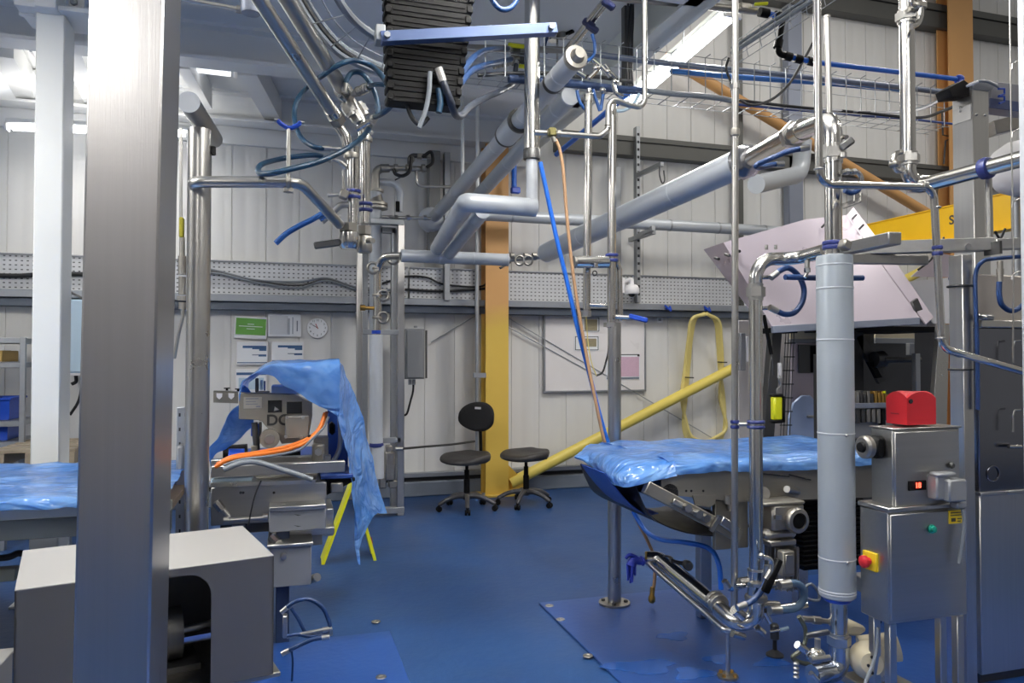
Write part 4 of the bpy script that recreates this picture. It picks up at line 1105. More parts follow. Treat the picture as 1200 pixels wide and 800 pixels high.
# ---- left conveyor
ZC = .88
t = thing('belt_conveyor', 'pale belt conveyor table with blue sheet, behind the steel column at left', 'conveyor', P(50, 650, y=3.7) * 1)
fy = P(50, 596, z=ZC - .075).y
zt_, zm, zb_ = P(50, 595, y=fy).z, P(50, 607, y=fy).z, P(50, 631, y=fy).z
x0, x1 = -3.6, P(200, 600, y=fy).x
bk = fy + 1.15
MB().box((x0, fy - .01, zm), (x1, fy + .06, zt_), .004).build('edge_rail', BEAMW, t)
MB().box((x0, fy, zb_), (x1, fy + .05, zm), .003).build('side_beam', BEAMG, t)
MB().box((x0, bk - .05, zb_), (x1, bk, zt_), .004).build('side_beam', BEAMG, t)
MB().box((x0, fy + .06, zt_ - .05), (x1, bk - .05, zt_ - .02)).build('belt_bed', mat('belt_brown', S(120, 104, 84), .6), t)
for x in (24, 118): 
    p = P(x, 596, y=fy + .12); MB().cyl((p.x, p.y, zt_ - .03), (p.x, p.y, ZC - .02), .026, seg=14).build('support_pin', WHITEPL, t)
MB().box((x0, fy + .25, .42), (P(22, 660, y=fy + .3).x, fy + .32, .48), .004).build('lower_rail', BEAMG, t)
for x in (-2.9, x1 - .2):
    for y in (fy + .1, bk - .15): MB().box((x, y, 0), (x + .06, y + .06, zb_), .004).build('leg', BEAMG, t)
rows = []
yf, yb = P(50, 583, z=ZC).y - .02, P(50, 546, z=ZC).y
for f, z in ((0, ZC - .05), (.02, ZC - .01), (.25, ZC), (.5, ZC + .015), (.75, ZC), (1, ZC + .01), (1.03, ZC - .06)):
    rows.append([(x0, yf + (yb - yf) * f, z), ((x0 + x1) / 2, yf + (yb - yf) * f, z + .01), (x1, yf + (yb - yf) * f, z)])
tag(MB().grid(loft(rows, 70, 34, .014, 3.), .003).build('plastic_sheet', SHEET, angle=80), 'blue plastic sheet spread over the left conveyor', 'plastic sheet')
for i, (dy, lab) in enumerate(((0, 'black cable on the lower rail under the left conveyor'), (.05, 'second black cable behind it on the lower rail'))):
    pts = [P(x, y, y=fy + .28 + dy) for x, y in ((-20, 654), (8, 653), (22, 648), (34, 651), (45, 656))]
    cable('power_cable', pts, .016, BLKR, lab)
p = P(4, 765, z=.22)
t = thing('foot_cover', 'pale metal corner of a low cover at the bottom left corner', 'cover', (p.x, p.y, 0))
m = MB(); m.box((p.x - .6, p.y - .4, .0), (p.x + .03, p.y + .02, .215), .006); m.build('cover_shell', PALEBOX, t)
m = MB(); m.box((p.x - .61, p.y - .41, .215), (p.x + .04, p.y + .03, .23), .004); m.build('cover_lid', PALEBOX, t)

# ---- foreground hood box with arched opening
ZH = .75
A, B, Cc, D = P(17, 691, z=ZH), P(321, 650, z=ZH), P(290, 615, z=ZH), P(33, 645, z=ZH)
ux = (B - A); Lx = ux.length; ux.normalize(); uy = V((-ux.y, ux.x, 0)); Ly = (Cc - B).dot(uy)
zlo = P(321, 788, d=(B - CAM).dot(FW)).z
t = thing('motor_hood', 'pale steel hood box with arched opening behind the steel column', 'cover', A.lerp(B, .5) * 1 + V((0, 0, zlo - ZH)))
th = .006
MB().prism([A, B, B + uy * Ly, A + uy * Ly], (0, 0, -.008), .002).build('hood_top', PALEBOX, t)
# front with arch cut out
def fp(u, z): return A + ux * u + V((0, 0, z - ZH))
uo1 = (P(247, 740, y=(A.lerp(B, .76)).y) - A).dot(ux); uw = .34; uo0 = uo1 - uw
top = P(225, 672, y=A.lerp(B, .7).y).z
pts_arch = []
rr_ = .085
for k in range(9): an = PI - k * PI / 2 / 8; pts_arch.append((uo0 + rr_ + rr_ * math.cos(an), top - rr_ + rr_ * math.sin(an)))
for k in range(9): an = PI / 2 - k * PI / 2 / 8; pts_arch.append((uo1 - rr_ + rr_ * math.cos(an), top - rr_ + rr_ * math.sin(an)))
m = MB(); tmp = [fp(0, zlo), fp(0, ZH - .004), fp(Lx, ZH - .004), fp(Lx, zlo), fp(uo1, zlo)] + [fp(u, z) for u, z in reversed(pts_arch)] + [fp(uo0, zlo)]
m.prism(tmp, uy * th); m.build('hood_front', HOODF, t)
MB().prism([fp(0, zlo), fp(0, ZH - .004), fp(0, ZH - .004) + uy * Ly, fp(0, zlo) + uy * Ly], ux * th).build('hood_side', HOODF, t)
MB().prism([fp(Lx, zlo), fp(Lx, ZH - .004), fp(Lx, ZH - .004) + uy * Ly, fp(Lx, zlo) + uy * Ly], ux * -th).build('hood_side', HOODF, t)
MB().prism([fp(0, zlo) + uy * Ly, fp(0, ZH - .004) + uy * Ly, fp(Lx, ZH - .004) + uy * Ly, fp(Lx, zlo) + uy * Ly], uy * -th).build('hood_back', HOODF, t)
# drive machinery inside and the pedestal below
q = fp(uo0 + uw * .4, zlo + .12) + uy * .3
t = thing('drive_motor', 'dark drive motor inside the arched hood opening', 'motor', (q.x, q.y, zlo - .02))
m = MB(); m.cyl(q - ux * .25, q + ux * .14, .1, seg=24)
for k in range(9): m.cyl(q - ux * (.24 - k * .04), q - ux * (.232 - k * .04), .112, seg=24)
m.build('motor_body', DARKMETAL, t)
MB().cyl(q + ux * .14, q + ux * .26 + V((0, 0, .01)), .016, seg=12).build('drive_shaft', SATIN, t)
MB().obox(q + V((0, 0, -.12)), (.4, .2, .04), Matrix((ux, uy, V((0, 0, 1)))).transposed()).build('motor_plate', DARKMETAL, t)
Bz = A.lerp(B, .5)
t = thing('hood_pedestal', 'blue painted pedestal under the hood box at lower left', 'pedestal', (Bz.x, Bz.y, 0))
R3 = Matrix((ux, uy, V((0, 0, 1)))).transposed()
MB().obox(A + ux * (Lx - .18) + uy * (Ly * .5 + .12) + V((0, 0, (zlo - .02) / 2 - ZH)) , (.26, Ly * .8, zlo - .02), R3, .006).build('pedestal_post', BLUEP, t)
MB().obox(A + ux * (Lx * .5 + .04) + uy * Ly * .45 + V((0, 0, zlo - .012 - ZH)), (Lx * .98, Ly * .86, .018), R3, .004).build('top_plate', CAST, t)
MB().obox(A + ux * .2 + uy * Ly * .5 + V((0, 0, (zlo - .02) / 2 - ZH)), (.2, Ly * .7, zlo - .02), R3, .006).build('pedestal_post', BLUEP, t)

# ---- covered weighing machine with the letters
Ym = 4.25
km = 1 / ppm(330, Ym)
def mp_(x, y, dy=0.): return P(x, y, y=Ym + dy)
def mbox(x0, y0, x1, y1, dy, dep, nm, m, t, bev=.004):
    lo, hi = slab(x0, y0, x1, y1, Ym + dy, dep); return MB().box(lo, hi, bev).build(nm, m, t)
base = mp_(330, 600, .3); base.z = 0
t = thing('labelling_machine', 'steel machine with orange cables under a blue sheet, left of centre', 'machine', base)
# head side plate: outline with stepped bottom
out = [(280, 460), (345, 462), (366, 471), (366, 487), (361, 517), (330, 520), (326, 512), (312, 500), (307, 494), (302, 492), (279.5, 491)]
MB().prism([mp_(x, y) for x, y in out], (0, .10, 0), .003).build('head_plate', MACHINE, t)
mbox(314, 469, 330.5, 483, -.004, .01, 'window_opening', GLASSD, t, .0); mbox(336, 470.5, 354, 484.5, -.004, .01, 'window_opening', GLASSD, t, .0)
m = MB(); m.prism([mp_(322, 476, -.006), mp_(327, 480, -.006), mp_(321, 481.5, -.006)], (0, .002, 0)); m.build('window_glint', SATIN, t)
m = MB(); lo, hi = slab(285.5, 465, 307, 478.5, Ym - .003, .004); m.box(lo, hi, .001); np_ = m.build('rating_plate', mat('rating_plate', S(186, 182, 172), .4, .6), t)
m = MB()
for (a_, b_, c_, d_) in ((288, 466.5, 303, 467.5), (288, 470, 300, 470.7), (288, 473, 302, 473.7), (300, 475.5, 305, 476.8)):
    lo, hi = slab(a_, b_, c_, d_, Ym - .005, .002); m.box(lo, hi)
m.build('plate_print', INKG, np_)
text_mesh('DC', 17.5 * km, mp_(325.5, 492.5, -.003), (1, 0, 0), (0, 0, 1), mat('black_lettering', S(20, 20, 20), .5), 'lettering', t, .001, .0022)
jb = mbox(334, 487, 362, 514, -.07, .07, 'junction_box', MACHINE, t, .006)
for x, y in ((336.5, 489), (355, 489), (335, 511.5), (353, 512)):
    p = mp_(x, y, -.074); MB().cyl(p + V((0, -.006, 0)), p + V((0, .006, 0)), .009, seg=10).build('cover_screw', SATIN, jb)
p = mp_(316, 514, -.05)
MB().lathe([(11 * km, 0), (11 * km, .05)], p + V((0, .05, 0)), (0, -1, 0), 30).build('pivot_disc', MACHINE, t)
MB().hexnut(p + V((0, -.015, 0)), p + V((0, .01, 0)), .02).build('pivot_bolt', SATIN, t)
MB().lathe([(.026, 0), (.026, .008)], p + V((0, .004, 0)), (0, -1, 0), 20).build('washer', SATIN, t)
# bracket at left with two cut outs and thumb knobs
lo, hi = slab(250, 459, 279, 472, Ym + .02, .006)
br_ = MB().prism([mp_(250, 458, .02), mp_(279, 459, .02), mp_(279, 472.5, .02), mp_(250, 471.5, .02)], (0, .01, 0)).build('side_bracket', MACHINE, t)
MB().prism([mp_(250, 457.5, .02), mp_(279, 458.5, .02), mp_(279, 459.5, .02), mp_(250, 458.5, .02)], (0, .06, 0)).build('bracket_lip', SATIN, br_)
for x in (257, 271):
    MB().prism([mp_(x - 3.5, 460.5, .014), mp_(x + 3.5, 460.7, .014), mp_(x + 3.2, 465, .014), mp_(x, 468, .014), mp_(x - 3.2, 465, .014)], (0, .004, 0)).build('cut_out', WHITEPL, br_)
for x, y in ((266, 455.5), (279, 456.5)):
    m = MB(); m.cyl(mp_(x, y + 2, .04), mp_(x, y - 1, .04), 1.4 * km, seg=8); m.cyl(mp_(x, y - .2, .04), mp_(x, y - 1.4, .04), 3.4 * km, seg=12); m.build('thumb_knob', BLKP, br_)
# parts on the head under the sheet
for (x0_, y0_, x1_, y1_, m_) in ((299, 443, 303, 460, DARKMETAL), (305, 445, 308, 457, LBLUE), (309, 446, 311, 458, BLUEP), (300, 458, 316, 460.5, MACHINE)):
    mbox(x0_, y0_, x1_, y1_, .04, .03, 'head_fitting', m_, t)
mbox(318, 452, 352, 462, .12, .25, 'head_cover', LBLUE, t)
# lower carriage: pale frame, shafts, blue tub beyond
mbox(247, 543, 404.5, 556.5, -.12, .05, 'front_rail', STEELX, t)
mbox(247, 536, 388, 544, .05, .06, 'upper_rail', STEELX, t)
mbox(366, 520, 381, 543, -.02, .08, 'bearing_block', MACHINE, t, .012)
p = mp_(373, 529.5, -.025); MB().hexnut(p + V((0, -.015, 0)), p + V((0, .01, 0)), .02).build('bearing_bolt', SATIN, t)
mbox(368, 512, 385, 540, .08, .1, 'bearing_upright', MACHINE, t)
mbox(294, 522, 302, 531, .02, .06, 'slide_foot', MACHINE, t)
MB().tube([mp_(298, 495, .04), mp_(301, 527, .04)], .017, 10).build('slide_rod', DARKMETAL, t)
mbox(294, 497, 306, 511, .12, .05, 'sensor_body', BLUEPLAS, t)
for x in (300, 305): MB().tube([mp_(x, 494, .06), mp_(x, 520, .06)], .008, 8).build('slide_rod', SATIN, t)
mbox(262, 536, 380, 545, .25, .5, 'roller_bed', BLUEP, t)
MB().cyl(mp_(262, 533, .3), mp_(290, 531, .3), .055, seg=20).build('roller', BLKP, t)
MB().cyl(mp_(268, 536, .16), mp_(286, 536, .16), .05, seg=20).build('roller', BLUEPLAS, t)
MB().cyl(mp_(330, 538, .2), mp_(352, 537, .2), .05, seg=20).build('roller', BLKP, t)
mbox(384, 480, 408, 560, .35, .04, 'rear_panel', BLUEP, t)
mbox(386, 495, 393, 510, .12, .1, 'rear_knob', BLKP, t, .02)
mbox(376, 556, 414, 561, -.02, .4, 'side_shelf', BLUEP, t)
# base body under the rail
mbox(247, 560, 295, 569, -.1, .3, 'bed_plate', LBLUE, t)
mbox(300, 558, 372, 565, -.06, .3, 'bed_plate', MACHINE, t)
MB().prism([mp_(247, 566, -.14), mp_(370, 562, -.14), mp_(370, 566.5, -.14), mp_(247, 571, -.14)], (0, .12, 0)).build('ledge', SATIN, t)
mbox(247, 568, 382.5, 612, -.08, .55, 'base_body', STEELX, t)
m = MB()
for x, y in ((282, 577), (285, 577), (321, 577)): 
    p = mp_(x, y, -.081); m.cyl(p + V((0, -.003, 0)), p + V((0, .004, 0)), .007, seg=10)
m.build('vent_hole', DARK, t)
bx = mbox(315, 597, 382, 622, -.20, .12, 'terminal_box', GREYBOX, t, .005)
lo, hi = slab(315, 592.5, 382, 598, Ym - .215, .15); MB().box(lo, hi, .004).build('box_lid', STEELX, bx)
for x, y in ((331, 591.5), (371, 590)): MB().cyl(mp_(x, y, -.17), mp_(x, y - 1.2, -.17), .016, seg=10).build('lid_screw', SATIN, bx)
for y in (603, 616): 
    p = mp_(348, y, -.2); MB().prism([mp_(344, y - .8, -.201), mp_(353, y + .4, -.201), mp_(349, y + 1.2, -.201)], (0, .003, 0)).build('lid_notch', DARKMETAL, bx)
MB().tube([mp_(262, 610, -.14), mp_(314, 606, -.14)], 2.6 * km, 12).build('conduit_pipe', SATIN, t)
for x in (262, 308): MB().cyl(mp_(x, 609.5 - (x - 262) * .08, -.14), mp_(x + 6, 609 - (x - 262) * .08, -.14), 4 * km, seg=12).build('conduit_union', SATIN, t)
MB().tube([mp_(253, 587, -.12), mp_(268, 606, -.12)], 3.4 * km, 12).build('drain_pipe', SATIN, t)
MB().cyl(mp_(253, 588, -.13), mp_(260, 597, -.13), 5 * km, seg=8).build('drain_union', PIPE, t)
mbox(258, 610, 330, 624, .0, .4, 'under_box', DARKMETAL, t)
mbox(318, 620, 392, 628, -.08, .35, 'under_rail', STEELX, t)
mbox(376, 596, 391, 628, .0, .3, 'right_bracket', STEELX, t)
mbox(330, 627, 378, 640, -.04, .2, 'under_rail', MACHINE, t)
# lower terminal cabinet
cb = mbox(316, 640, 365, 687, -.25, .3, 'lower_cabinet', GREYBOX, t, .004)
lo, hi = slab(313, 637, 367, 641, Ym - .27, .34); MB().box(lo, hi, .004).build('cabinet_lid', STEELX, cb)
p = mp_(332.5, 651.5, -.255); MB().lathe([(.016, 0), (.016, .012), (.007, .014)], p + V((0, .004, 0)), (0, -1, 0), 16).build('cabinet_lock', SATIN, cb)
MB().cyl(mp_(366, 678, -.2), mp_(372, 676, -.24), .022, seg=10).build('drain_nut', SATIN, cb)
MB().cyl(mp_(319, 630, -.2), mp_(326, 637, -.24), .024, seg=8).build('pipe_plug', PIPE, t)
for x in (270, 323):
    lo, hi = slab(x, 690, x + 16, 700, Ym - .15, .1); MB().box((lo[0], lo[1], 0), (hi[0], hi[1], P(x, 612, y=Ym).z), .004).build('leg', mat('slate_leg', S(44, 58, 88), .45), t)
MB().prism([mp_(383, 580, .0), mp_(416, 563, .0), mp_(416, 560, .0), mp_(383, 562, .0)], (0, .3, 0)).build('outfeed_bracket', BLKP, t)
mbox(388, 566, 402, 577, -.03, .06, 'outfeed_block', CAST, t)
# cables
MG = 'cables across the covered machine'
hose([(252, 547), (270, 538), (300, 533), (335, 527), (360, 517), (374, 502), (381, 484)], [4.05, 4.05, 4.05, 4.07, 4.1, 4.15, 4.2], 2.4, ORNH, 'lower orange cable sweeping across the covered machine', 'cable', MG, False)
hose([(254, 544), (272, 535), (302, 530), (337, 523), (362, 513), (377, 499), (383, 483)], [4.1, 4.1, 4.1, 4.12, 4.15, 4.2, 4.25], 2.2, ORNH, 'upper orange cable sweeping across the covered machine', 'cable', MG, False)
hose([(262, 545), (284, 538), (318, 534), (350, 527), (366, 514), (379, 501), (385, 488)], 4.02, 1.4, GREYH, 'thin grey cable below the orange cables', 'cable', MG, False)
hose([(262, 550), (284, 542), (304, 542), (330, 550), (352, 557), (366, 562)], 4.0, 3.2, GREYH, 'thick grey hose curving down over the front rail of the covered machine', 'hose', None, False)
hose([(398, 490), (399, 510), (397, 528), (389, 543)], 4.3, 2.8, GREYH, 'grey hose hanging at the right of the orange cables', 'hose', None, False)
hose([(306, 563), (299, 580), (294, 600), (291, 616)], 4.0, .9, BLKR, 'thin black wire hanging down the front of the covered machine', 'cable', None, False)
m = MB(); m.torus(mp_(361, 515, -.12), V((1, .2, -.5)), 5 * km, 1.2 * km, 16); tag(m.build('cable_tie', BLKP), 'black cable tie round the orange cables', 'cable tie')

# ---- blue sheet over the machine
yb_ = .75
le = [(282, 471), (284, 451), (289, 446), (296, 441), (308, 438.5), (320, 441), (331, 452), (342, 458), (354, 464), (366, 471), (378, 478), (396, 489)]
mi = [(281, 466), (283.5, 450), (288.5, 444.5), (297, 439), (309, 433), (320, 431), (333, 438), (345, 442), (357, 446), (369, 450), (381, 452), (398, 455)]
tp = [(283, 458), (286, 448), (291, 443), (300, 436), (311, 428), (322, 424.5), (334, 424), (346, 424), (358, 424), (371, 424), (384, 423.5), (398, 423)]
rows = [[P(x, y, y=Ym - .11) for x, y in le], [P(x, y, y=Ym - .12) for x, y in mi], [P(x, y, y=Ym - .08) for x, y in tp],
        [P(x, y, y=Ym - .08) + V((0, .35, .0)) for x, y in tp], [P(x, y, y=Ym - .08) + V((0, .6, -.02)) for x, y in tp]]
m = MB(); m.grid(loft(rows, 70, 46, .012, 5.), .002)
tl = [[(283, 452), (292, 455), (301, 468)], [(281, 472), (288, 478), (296, 492)], [(270, 482), (280, 490), (293, 502)], [(256, 510), (264, 514), (275, 519)], [(246, 523), (250, 528), (253, 534)], [(240, 532), (246, 540), (248, 548)]]
m.grid(loft([[P(x, y, y=Ym + .12 + .03 * i) for i, (x, y) in enumerate(r)] for r in tl], 20, 34, .012, 8.), .002)
rd = [[(398, 423, -.08), (392, 450, -.11), (395, 490, -.11)], [(404, 436, .1), (402, 470, .0), (402, 515, -.06)], [(416, 463, .2), (410, 500, .1), (409, 545, -.02)], [(429, 505, .3), (419, 540, .15), (414, 590, .0)], [(441, 556, .35), (428, 585, .18), (417, 625, .0)], [(453, 602, .35), (436, 607, .18), (419, 650, .02)]]
m.grid(loft([[P(x, y, y=Ym + d) for x, y, d in r] for r in rd], 30, 50, .014, 11.), .002)
tl2 = [[(416, 600, .0), (419, 606, .02), (424, 612, .05)], [(416, 632, .0), (418, 634, .0), (421, 634, .02)], [(418, 652, .0), (420, 653, .0), (422, 655, .0)], [(420, 661, 0), (421, 661.5, 0), (422, 662, 0)]]
m.grid(loft([[P(x, y, y=Ym + d) for x, y, d in r] for r in tl2], 8, 14, .004, 12.), .002)
tag(m.build('plastic_sheet', SHEET, angle=80), 'blue plastic sheet draped over the machine left of centre, hanging to the floor side', 'plastic sheet')

# ---- yellow floor sign behind it
pts = [P(376, 655, z=0), P(437, 655, z=0)]
yy = (pts[0].y + pts[1].y) / 2
t = thing('floor_sign', 'yellow folding floor sign standing behind the draped blue sheet', 'sign', ((pts[0].x + pts[1].x) / 2, yy, 0))
ap = P(411, 562, y=yy)
for i, px_ in enumerate((376, 436)):
    f = P(px_, 655, y=yy); f.z = .0; f.x += .0
    wv = .26
    dd = (f - ap)
    poly = [ap + V((0, 0, 0)) + V((0, -.09, 0)), ap + V((0, .06, 0)), f + V((0, .10, .0)), f + V((0, .06, .02)), f + V((0, -.04, .02)), f + V((0, -.10, 0))]
    MB().prism(poly, V((.022, 0, .0))).build('sign_panel', HIVIS, t)
    if i == 1:
        q = ap.lerp(f, .72); MB().prism([q + V((.03, -.06, 0)), q + V((.035, .02, -.02)), q + V((.04, -.05, -.05))], V((.004, 0, 0))).build('sign_print', REDC, t)
MB().cyl(ap + V((.01, -.09, 0)), ap + V((.01, .06, 0)), .014, seg=12).build('hinge_bar', HIVIS, t)

# ---- hose loops at the lower left by the pedestal
HH = 'blue hoses looped beside the blue pedestal'
hose([(331, 716), (345, 705), (362, 702), (378, 712), (386, 730), (387, 742)], 3.6, 2.5, NAVYH, 'upper looped hose beside the blue pedestal', group=HH)
hose([(341, 712), (350, 726), (358, 742), (360, 746)], 3.65, 2.2, NAVYH, 'straight short hose behind the upper loop', group=HH, ends=False)
hose([(384, 746), (366, 749), (348, 757), (332, 765)], 3.55, 2.7, NAVYH, 'lowest hose with steel tail beside the blue pedestal', group=HH)
hose([(336, 745), (350, 743), (362, 745), (374, 744), (386, 744)], 3.6, 2.4, NAVYH, 'middle wavy hose beside the blue pedestal', group=HH, ends=False)
hose([(341, 758), (343, 775), (342, 800), (341, 820)], 3.6, 1.3, NAVYH, 'thin dark hose dropping to the floor beside the blue pedestal', group=HH, ends=False)
t = thing('hose_manifold', 'steel manifold tube between the blue hose loops', 'pipe', P(340, 745, y=3.6))
MB().cyl(P(336, 746, y=3.6), P(386, 736, y=3.6), 2.2 / ppm(360, 3.6), seg=14).build('tube', SATIN, t)
MB().cyl(P(378, 738, y=3.6), P(389, 735.5, y=3.6), 3.2 / ppm(360, 3.6), seg=12).build('coupling', SATIN, t)
lo, hi = slab(331, 722, 337, 748, 3.6, .05); MB().box(lo, hi, .005).build('bracket', STEEL, t)

# ---- back left corner: rack, bins, pale cabinet
Yb = 7.2
t = thing('storage_rack', 'grey steel shelf rack against the back wall at far left', 'shelf', V((P(0, 500, y=Yb).x, Yb, 0)))
xr0, xr1 = P(-90, 450, y=Yb).x, P(29, 450, y=Yb).x
ztop = P(10, 395, y=Yb).z
for x in (xr0, xr1 - .04):
    for y in (Yb, Yb + .5): MB().box((x, y, 0), (x + .04, y + .04, ztop), .003).build('rack_post', GALV, t)
for yy_ in (395, 424, 493, 517):
    z = P(10, yy_ , y=Yb).z
    MB().box((xr0 + .04, Yb + .01, z - .05), (xr1 - .04, Yb + .53, z - .004), .003).build('shelf', GALV, t)
z = P(6, 424, y=Yb).z
x = P(8.5, 0, y=Yb + .05).x
t = thing('cardboard_box', 'low brown cardboard box on the upper rack shelf at far left', 'box', (x - .2, Yb + .2, z))
hh = P(5, 410.5, y=Yb).z - z
MB().box((x - .42, Yb + .05, z + .002), (x, Yb + .45, z + hh), .004).build('carton', CARD, t); MB().box((x - .42, Yb + .24, z + hh), (x, Yb + .26, z + hh + .002)).build('tape_strip', TANP, t)
for i, (x0_, y0_, x1_, y1_, yy_) in enumerate(((-20, 466, 11, 491, 493), (-20, 495, 9, 516, 517))):
    z = P(10, yy_, y=Yb).z; xa_, xb_ = P(x0_, 480, y=Yb + .06).x, P(x1_, 480, y=Yb + .06).x; h_ = P(5, y0_, y=Yb + .06).z - z
    t = thing('storage_bin', ('blue plastic bin on the middle rack shelf at far left', 'blue plastic bin on the lower rack shelf at far left')[i], 'bin', ((xa_ + xb_) / 2, Yb + .25, z), 'blue bins on the rack')
    m = MB(); c = V(((xa_ + xb_) / 2, Yb + .27, z)); wx, wy = (xb_ - xa_), .4
    m.grid([[c + V((sx * wx / 2 * s, sy * wy / 2 * s, zz)) for sx, sy in ((-1, -1), (1, -1), (1, 1), (-1, 1), (-1, -1))] for s, zz in ((.86, .002), (1, h_))], .006)
    m.box(c + V((-wx * .43, -wy * .43, .001)), c + V((wx * .43, wy * .43, .01))); m.build('tub', BLUEPLAS, t)
    m = MB(); 
    for sy in (-1, 1): m.box(c + V((-wx / 2 - .01, sy * wy / 2 - .012, h_ - .02)), c + V((wx / 2 + .01, sy * wy / 2 + .012, h_)), .003)
    for sx in (-1, 1): m.box(c + V((sx * wx / 2 - .012, -wy / 2, h_ - .02)), c + V((sx * wx / 2 + .012, wy / 2, h_)), .003)
    m.build('rim', BLUEPLAS, t)
p = P(36, 536, y=6.6)
t = thing('wooden_pallet', 'grey-brown wooden pallet edge just above the left conveyor sheet', 'pallet', (p.x, 6.6, 0))
zt_ = P(36, 527, y=6.6).z
for k in range(5): MB().box((p.x - .28, 6.62 + k * .18, zt_ - .025), (p.x + .3, 6.74 + k * .18, zt_), .003).build('deck_board', WOODY, t)
for dx in (-.28, -.04, .2): MB().box((p.x + dx, 6.6, zt_ - .12), (p.x + dx + .1, 7.46, zt_ - .025), .003).build('bearer', WOODY, t)
for dx in (-.25, .2):
    for dy in (.05, .75): MB().box((p.x + dx, 6.62 + dy, 0), (p.x + dx + .06, 6.68 + dy, zt_ - .12), .003).build('stand_leg', GALV, t)
Yl = 7.6
t = thing('wall_cabinet', 'pale blue wall cabinet seen between white post and steel column', 'cabinet', P(95, 438, y=Yl))
lo, hi = slab(72, 351, 124, 438, Yl, .3); MB().box(lo, hi, .006).build('cabinet_body', LBLUE, t)
lo, hi = slab(73, 352, 123, 435.5, Yl - .02, .018); MB().box(lo, hi, .004).build('cabinet_door', LBLUE, t)
lo, hi = slab(72, 437, 124, 440, Yl - .01, .3); MB().box(lo, hi, .003).build('bottom_trim', WHITEPL, t)
MB().obox(P(90, 346, y=Yl + .1), (.16, .08, .02), (0, .5, 0), .003).build('lid_flap', DARKMETAL, t)
hose([(89, 440), (89, 447), (84, 450)], Yl + .1, 2.0, BLKR, 'short black cable stub under the pale blue cabinet', 'cable', None, False)
hose([(96, 440), (95, 458), (91, 472), (82, 486)], Yl + .1, 1.6, BLKR, 'longer black cable hanging under the pale blue cabinet', 'cable', None, False)
# valve stack and perforated upright seen between column and capped riser
Yx = 4.6; kx_ = 1 / ppm(213, Yx)
t = thing('air_filter_unit', 'slim stack of air fittings with yellow cap beside the capped riser', 'valve', P(213, 400, y=Yx))
MB().tube([P(212, 150, y=Yx), P(212, 255, y=Yx)], 1.8 * kx_, 10).build('air_pipe', SATIN, t)
lo, hi = slab(209.5, 254, 215, 278, Yx - .02, .05); MB().box(lo, hi, .006).build('yellow_cap', mat('olive_yellow', S(170, 160, 40), .45), t)
for (y0_, y1_, r) in ((278, 300, 3), (300, 322, 4.5), (324, 345, 4), (347, 352, 5.5), (354, 362, 4)): MB().cyl(P(213.5, y0_, y=Yx), P(213.5, y1_, y=Yx), r * kx_, seg=14).build('fitting', CAST, t)
MB().tube(fillet([P(214, 362, y=Yx), P(214, 372, y=Yx), P(209, 392, y=Yx), P(204, 420, y=Yx)], .05), 2 * kx_, 10).build('down_pipe', SATIN, t)
t = thing('perforated_upright', 'perforated galvanised upright between steel column and capped riser', 'post', V((P(213, 600, y=4.5).x, 4.5, 0)))
lo, hi = slab(206, 477, 221, 640, 4.5, .05); MB().box((lo[0], lo[1], 0), hi, .003).build('upright', GALV, t)
for k in range(9):
    for x in (210.5, 217.5):
        y = 484 + k * 17; l2, h2 = slab(x - 1, y, x + 1, y + 4, 4.497, .004); MB().box(l2, h2).build('slot', DARK, t)
lo, hi = slab(206, 522, 215, 553, 4.42, .08); MB().box(lo, hi, .012).build('grey_handle_box', GREYBOX, t)
# ================================================================== right side: floor plates, conveyor, pipes
def W(pts, y): return [P(a, b, y=y) for a, b in pts]
def px2m(px, y): return 1 / ppm(px, y)
# ---- floor plates
t = thing('floor_plate', 'large blue floor plate under the right conveyor posts', 'floor plate', (2.6, 3.2, 0))
fx, fy2 = P(630, 707, z=0).x, P(660, 705, z=0).y
MB().box((fx, .9, 0), (fx + 2.6, fy2, .012), .005).build('plate', FLOORP, t)
for (x, y) in ((644, 709.5), (689, 768), (657, 725.5)):
    p = P(x, y, z=.012); MB().lathe([(.026, 0), (.024, .003), (.011, .0035), (.009, .001)], p, seg=20).build('countersunk_bolt', CAST, t)
t = thing('floor_plate', 'blue floor plate with bolts at lower left near the hood pedestal', 'floor plate', (.1, 3.2, 0))
gx, gy = P(458, 741, z=0).x, P(430, 743, z=0).y
MB().box((gx - 1.3, 1.2, 0), (gx, gy, .006), .003).build('plate', FLOORP, t)
for (x, y) in ((440.5, 728), (446.5, 793)):
    p = P(x, y, z=.006); MB().lathe([(.026, 0), (.024, .003), (.011, .0035), (.009, .001)], p, seg=20).build('countersunk_bolt', CAST, t)
# reflections on the plate, painted as thin glossy patches
sheen = MB()
rng = random.Random(3)
for (cx_, cy_, rx, ry) in ((752, 781, 40, 8), (840, 772, 14, 5), (812, 789, 22, 7), (905, 776, 20, 5), (790, 745, 18, 5)):
    c = []
    for k in range(28):
        a_ = 2 * PI * k / 28; rr_ = 1 + .25 * math.sin(3 * a_ + cx_) + rng.uniform(-.1, .1)
        c.append(P(cx_ + rx * rr_ * math.cos(a_), cy_ + ry * rr_ * math.sin(a_), z=.0125))
    sheen.prism(c, (0, 0, .001))
o = sheen.build('painted_sheen', SHEEN); tag(o, 'painted reflection patches on the blue floor plate at bottom centre right', 'painted reflection', kind='stuff')

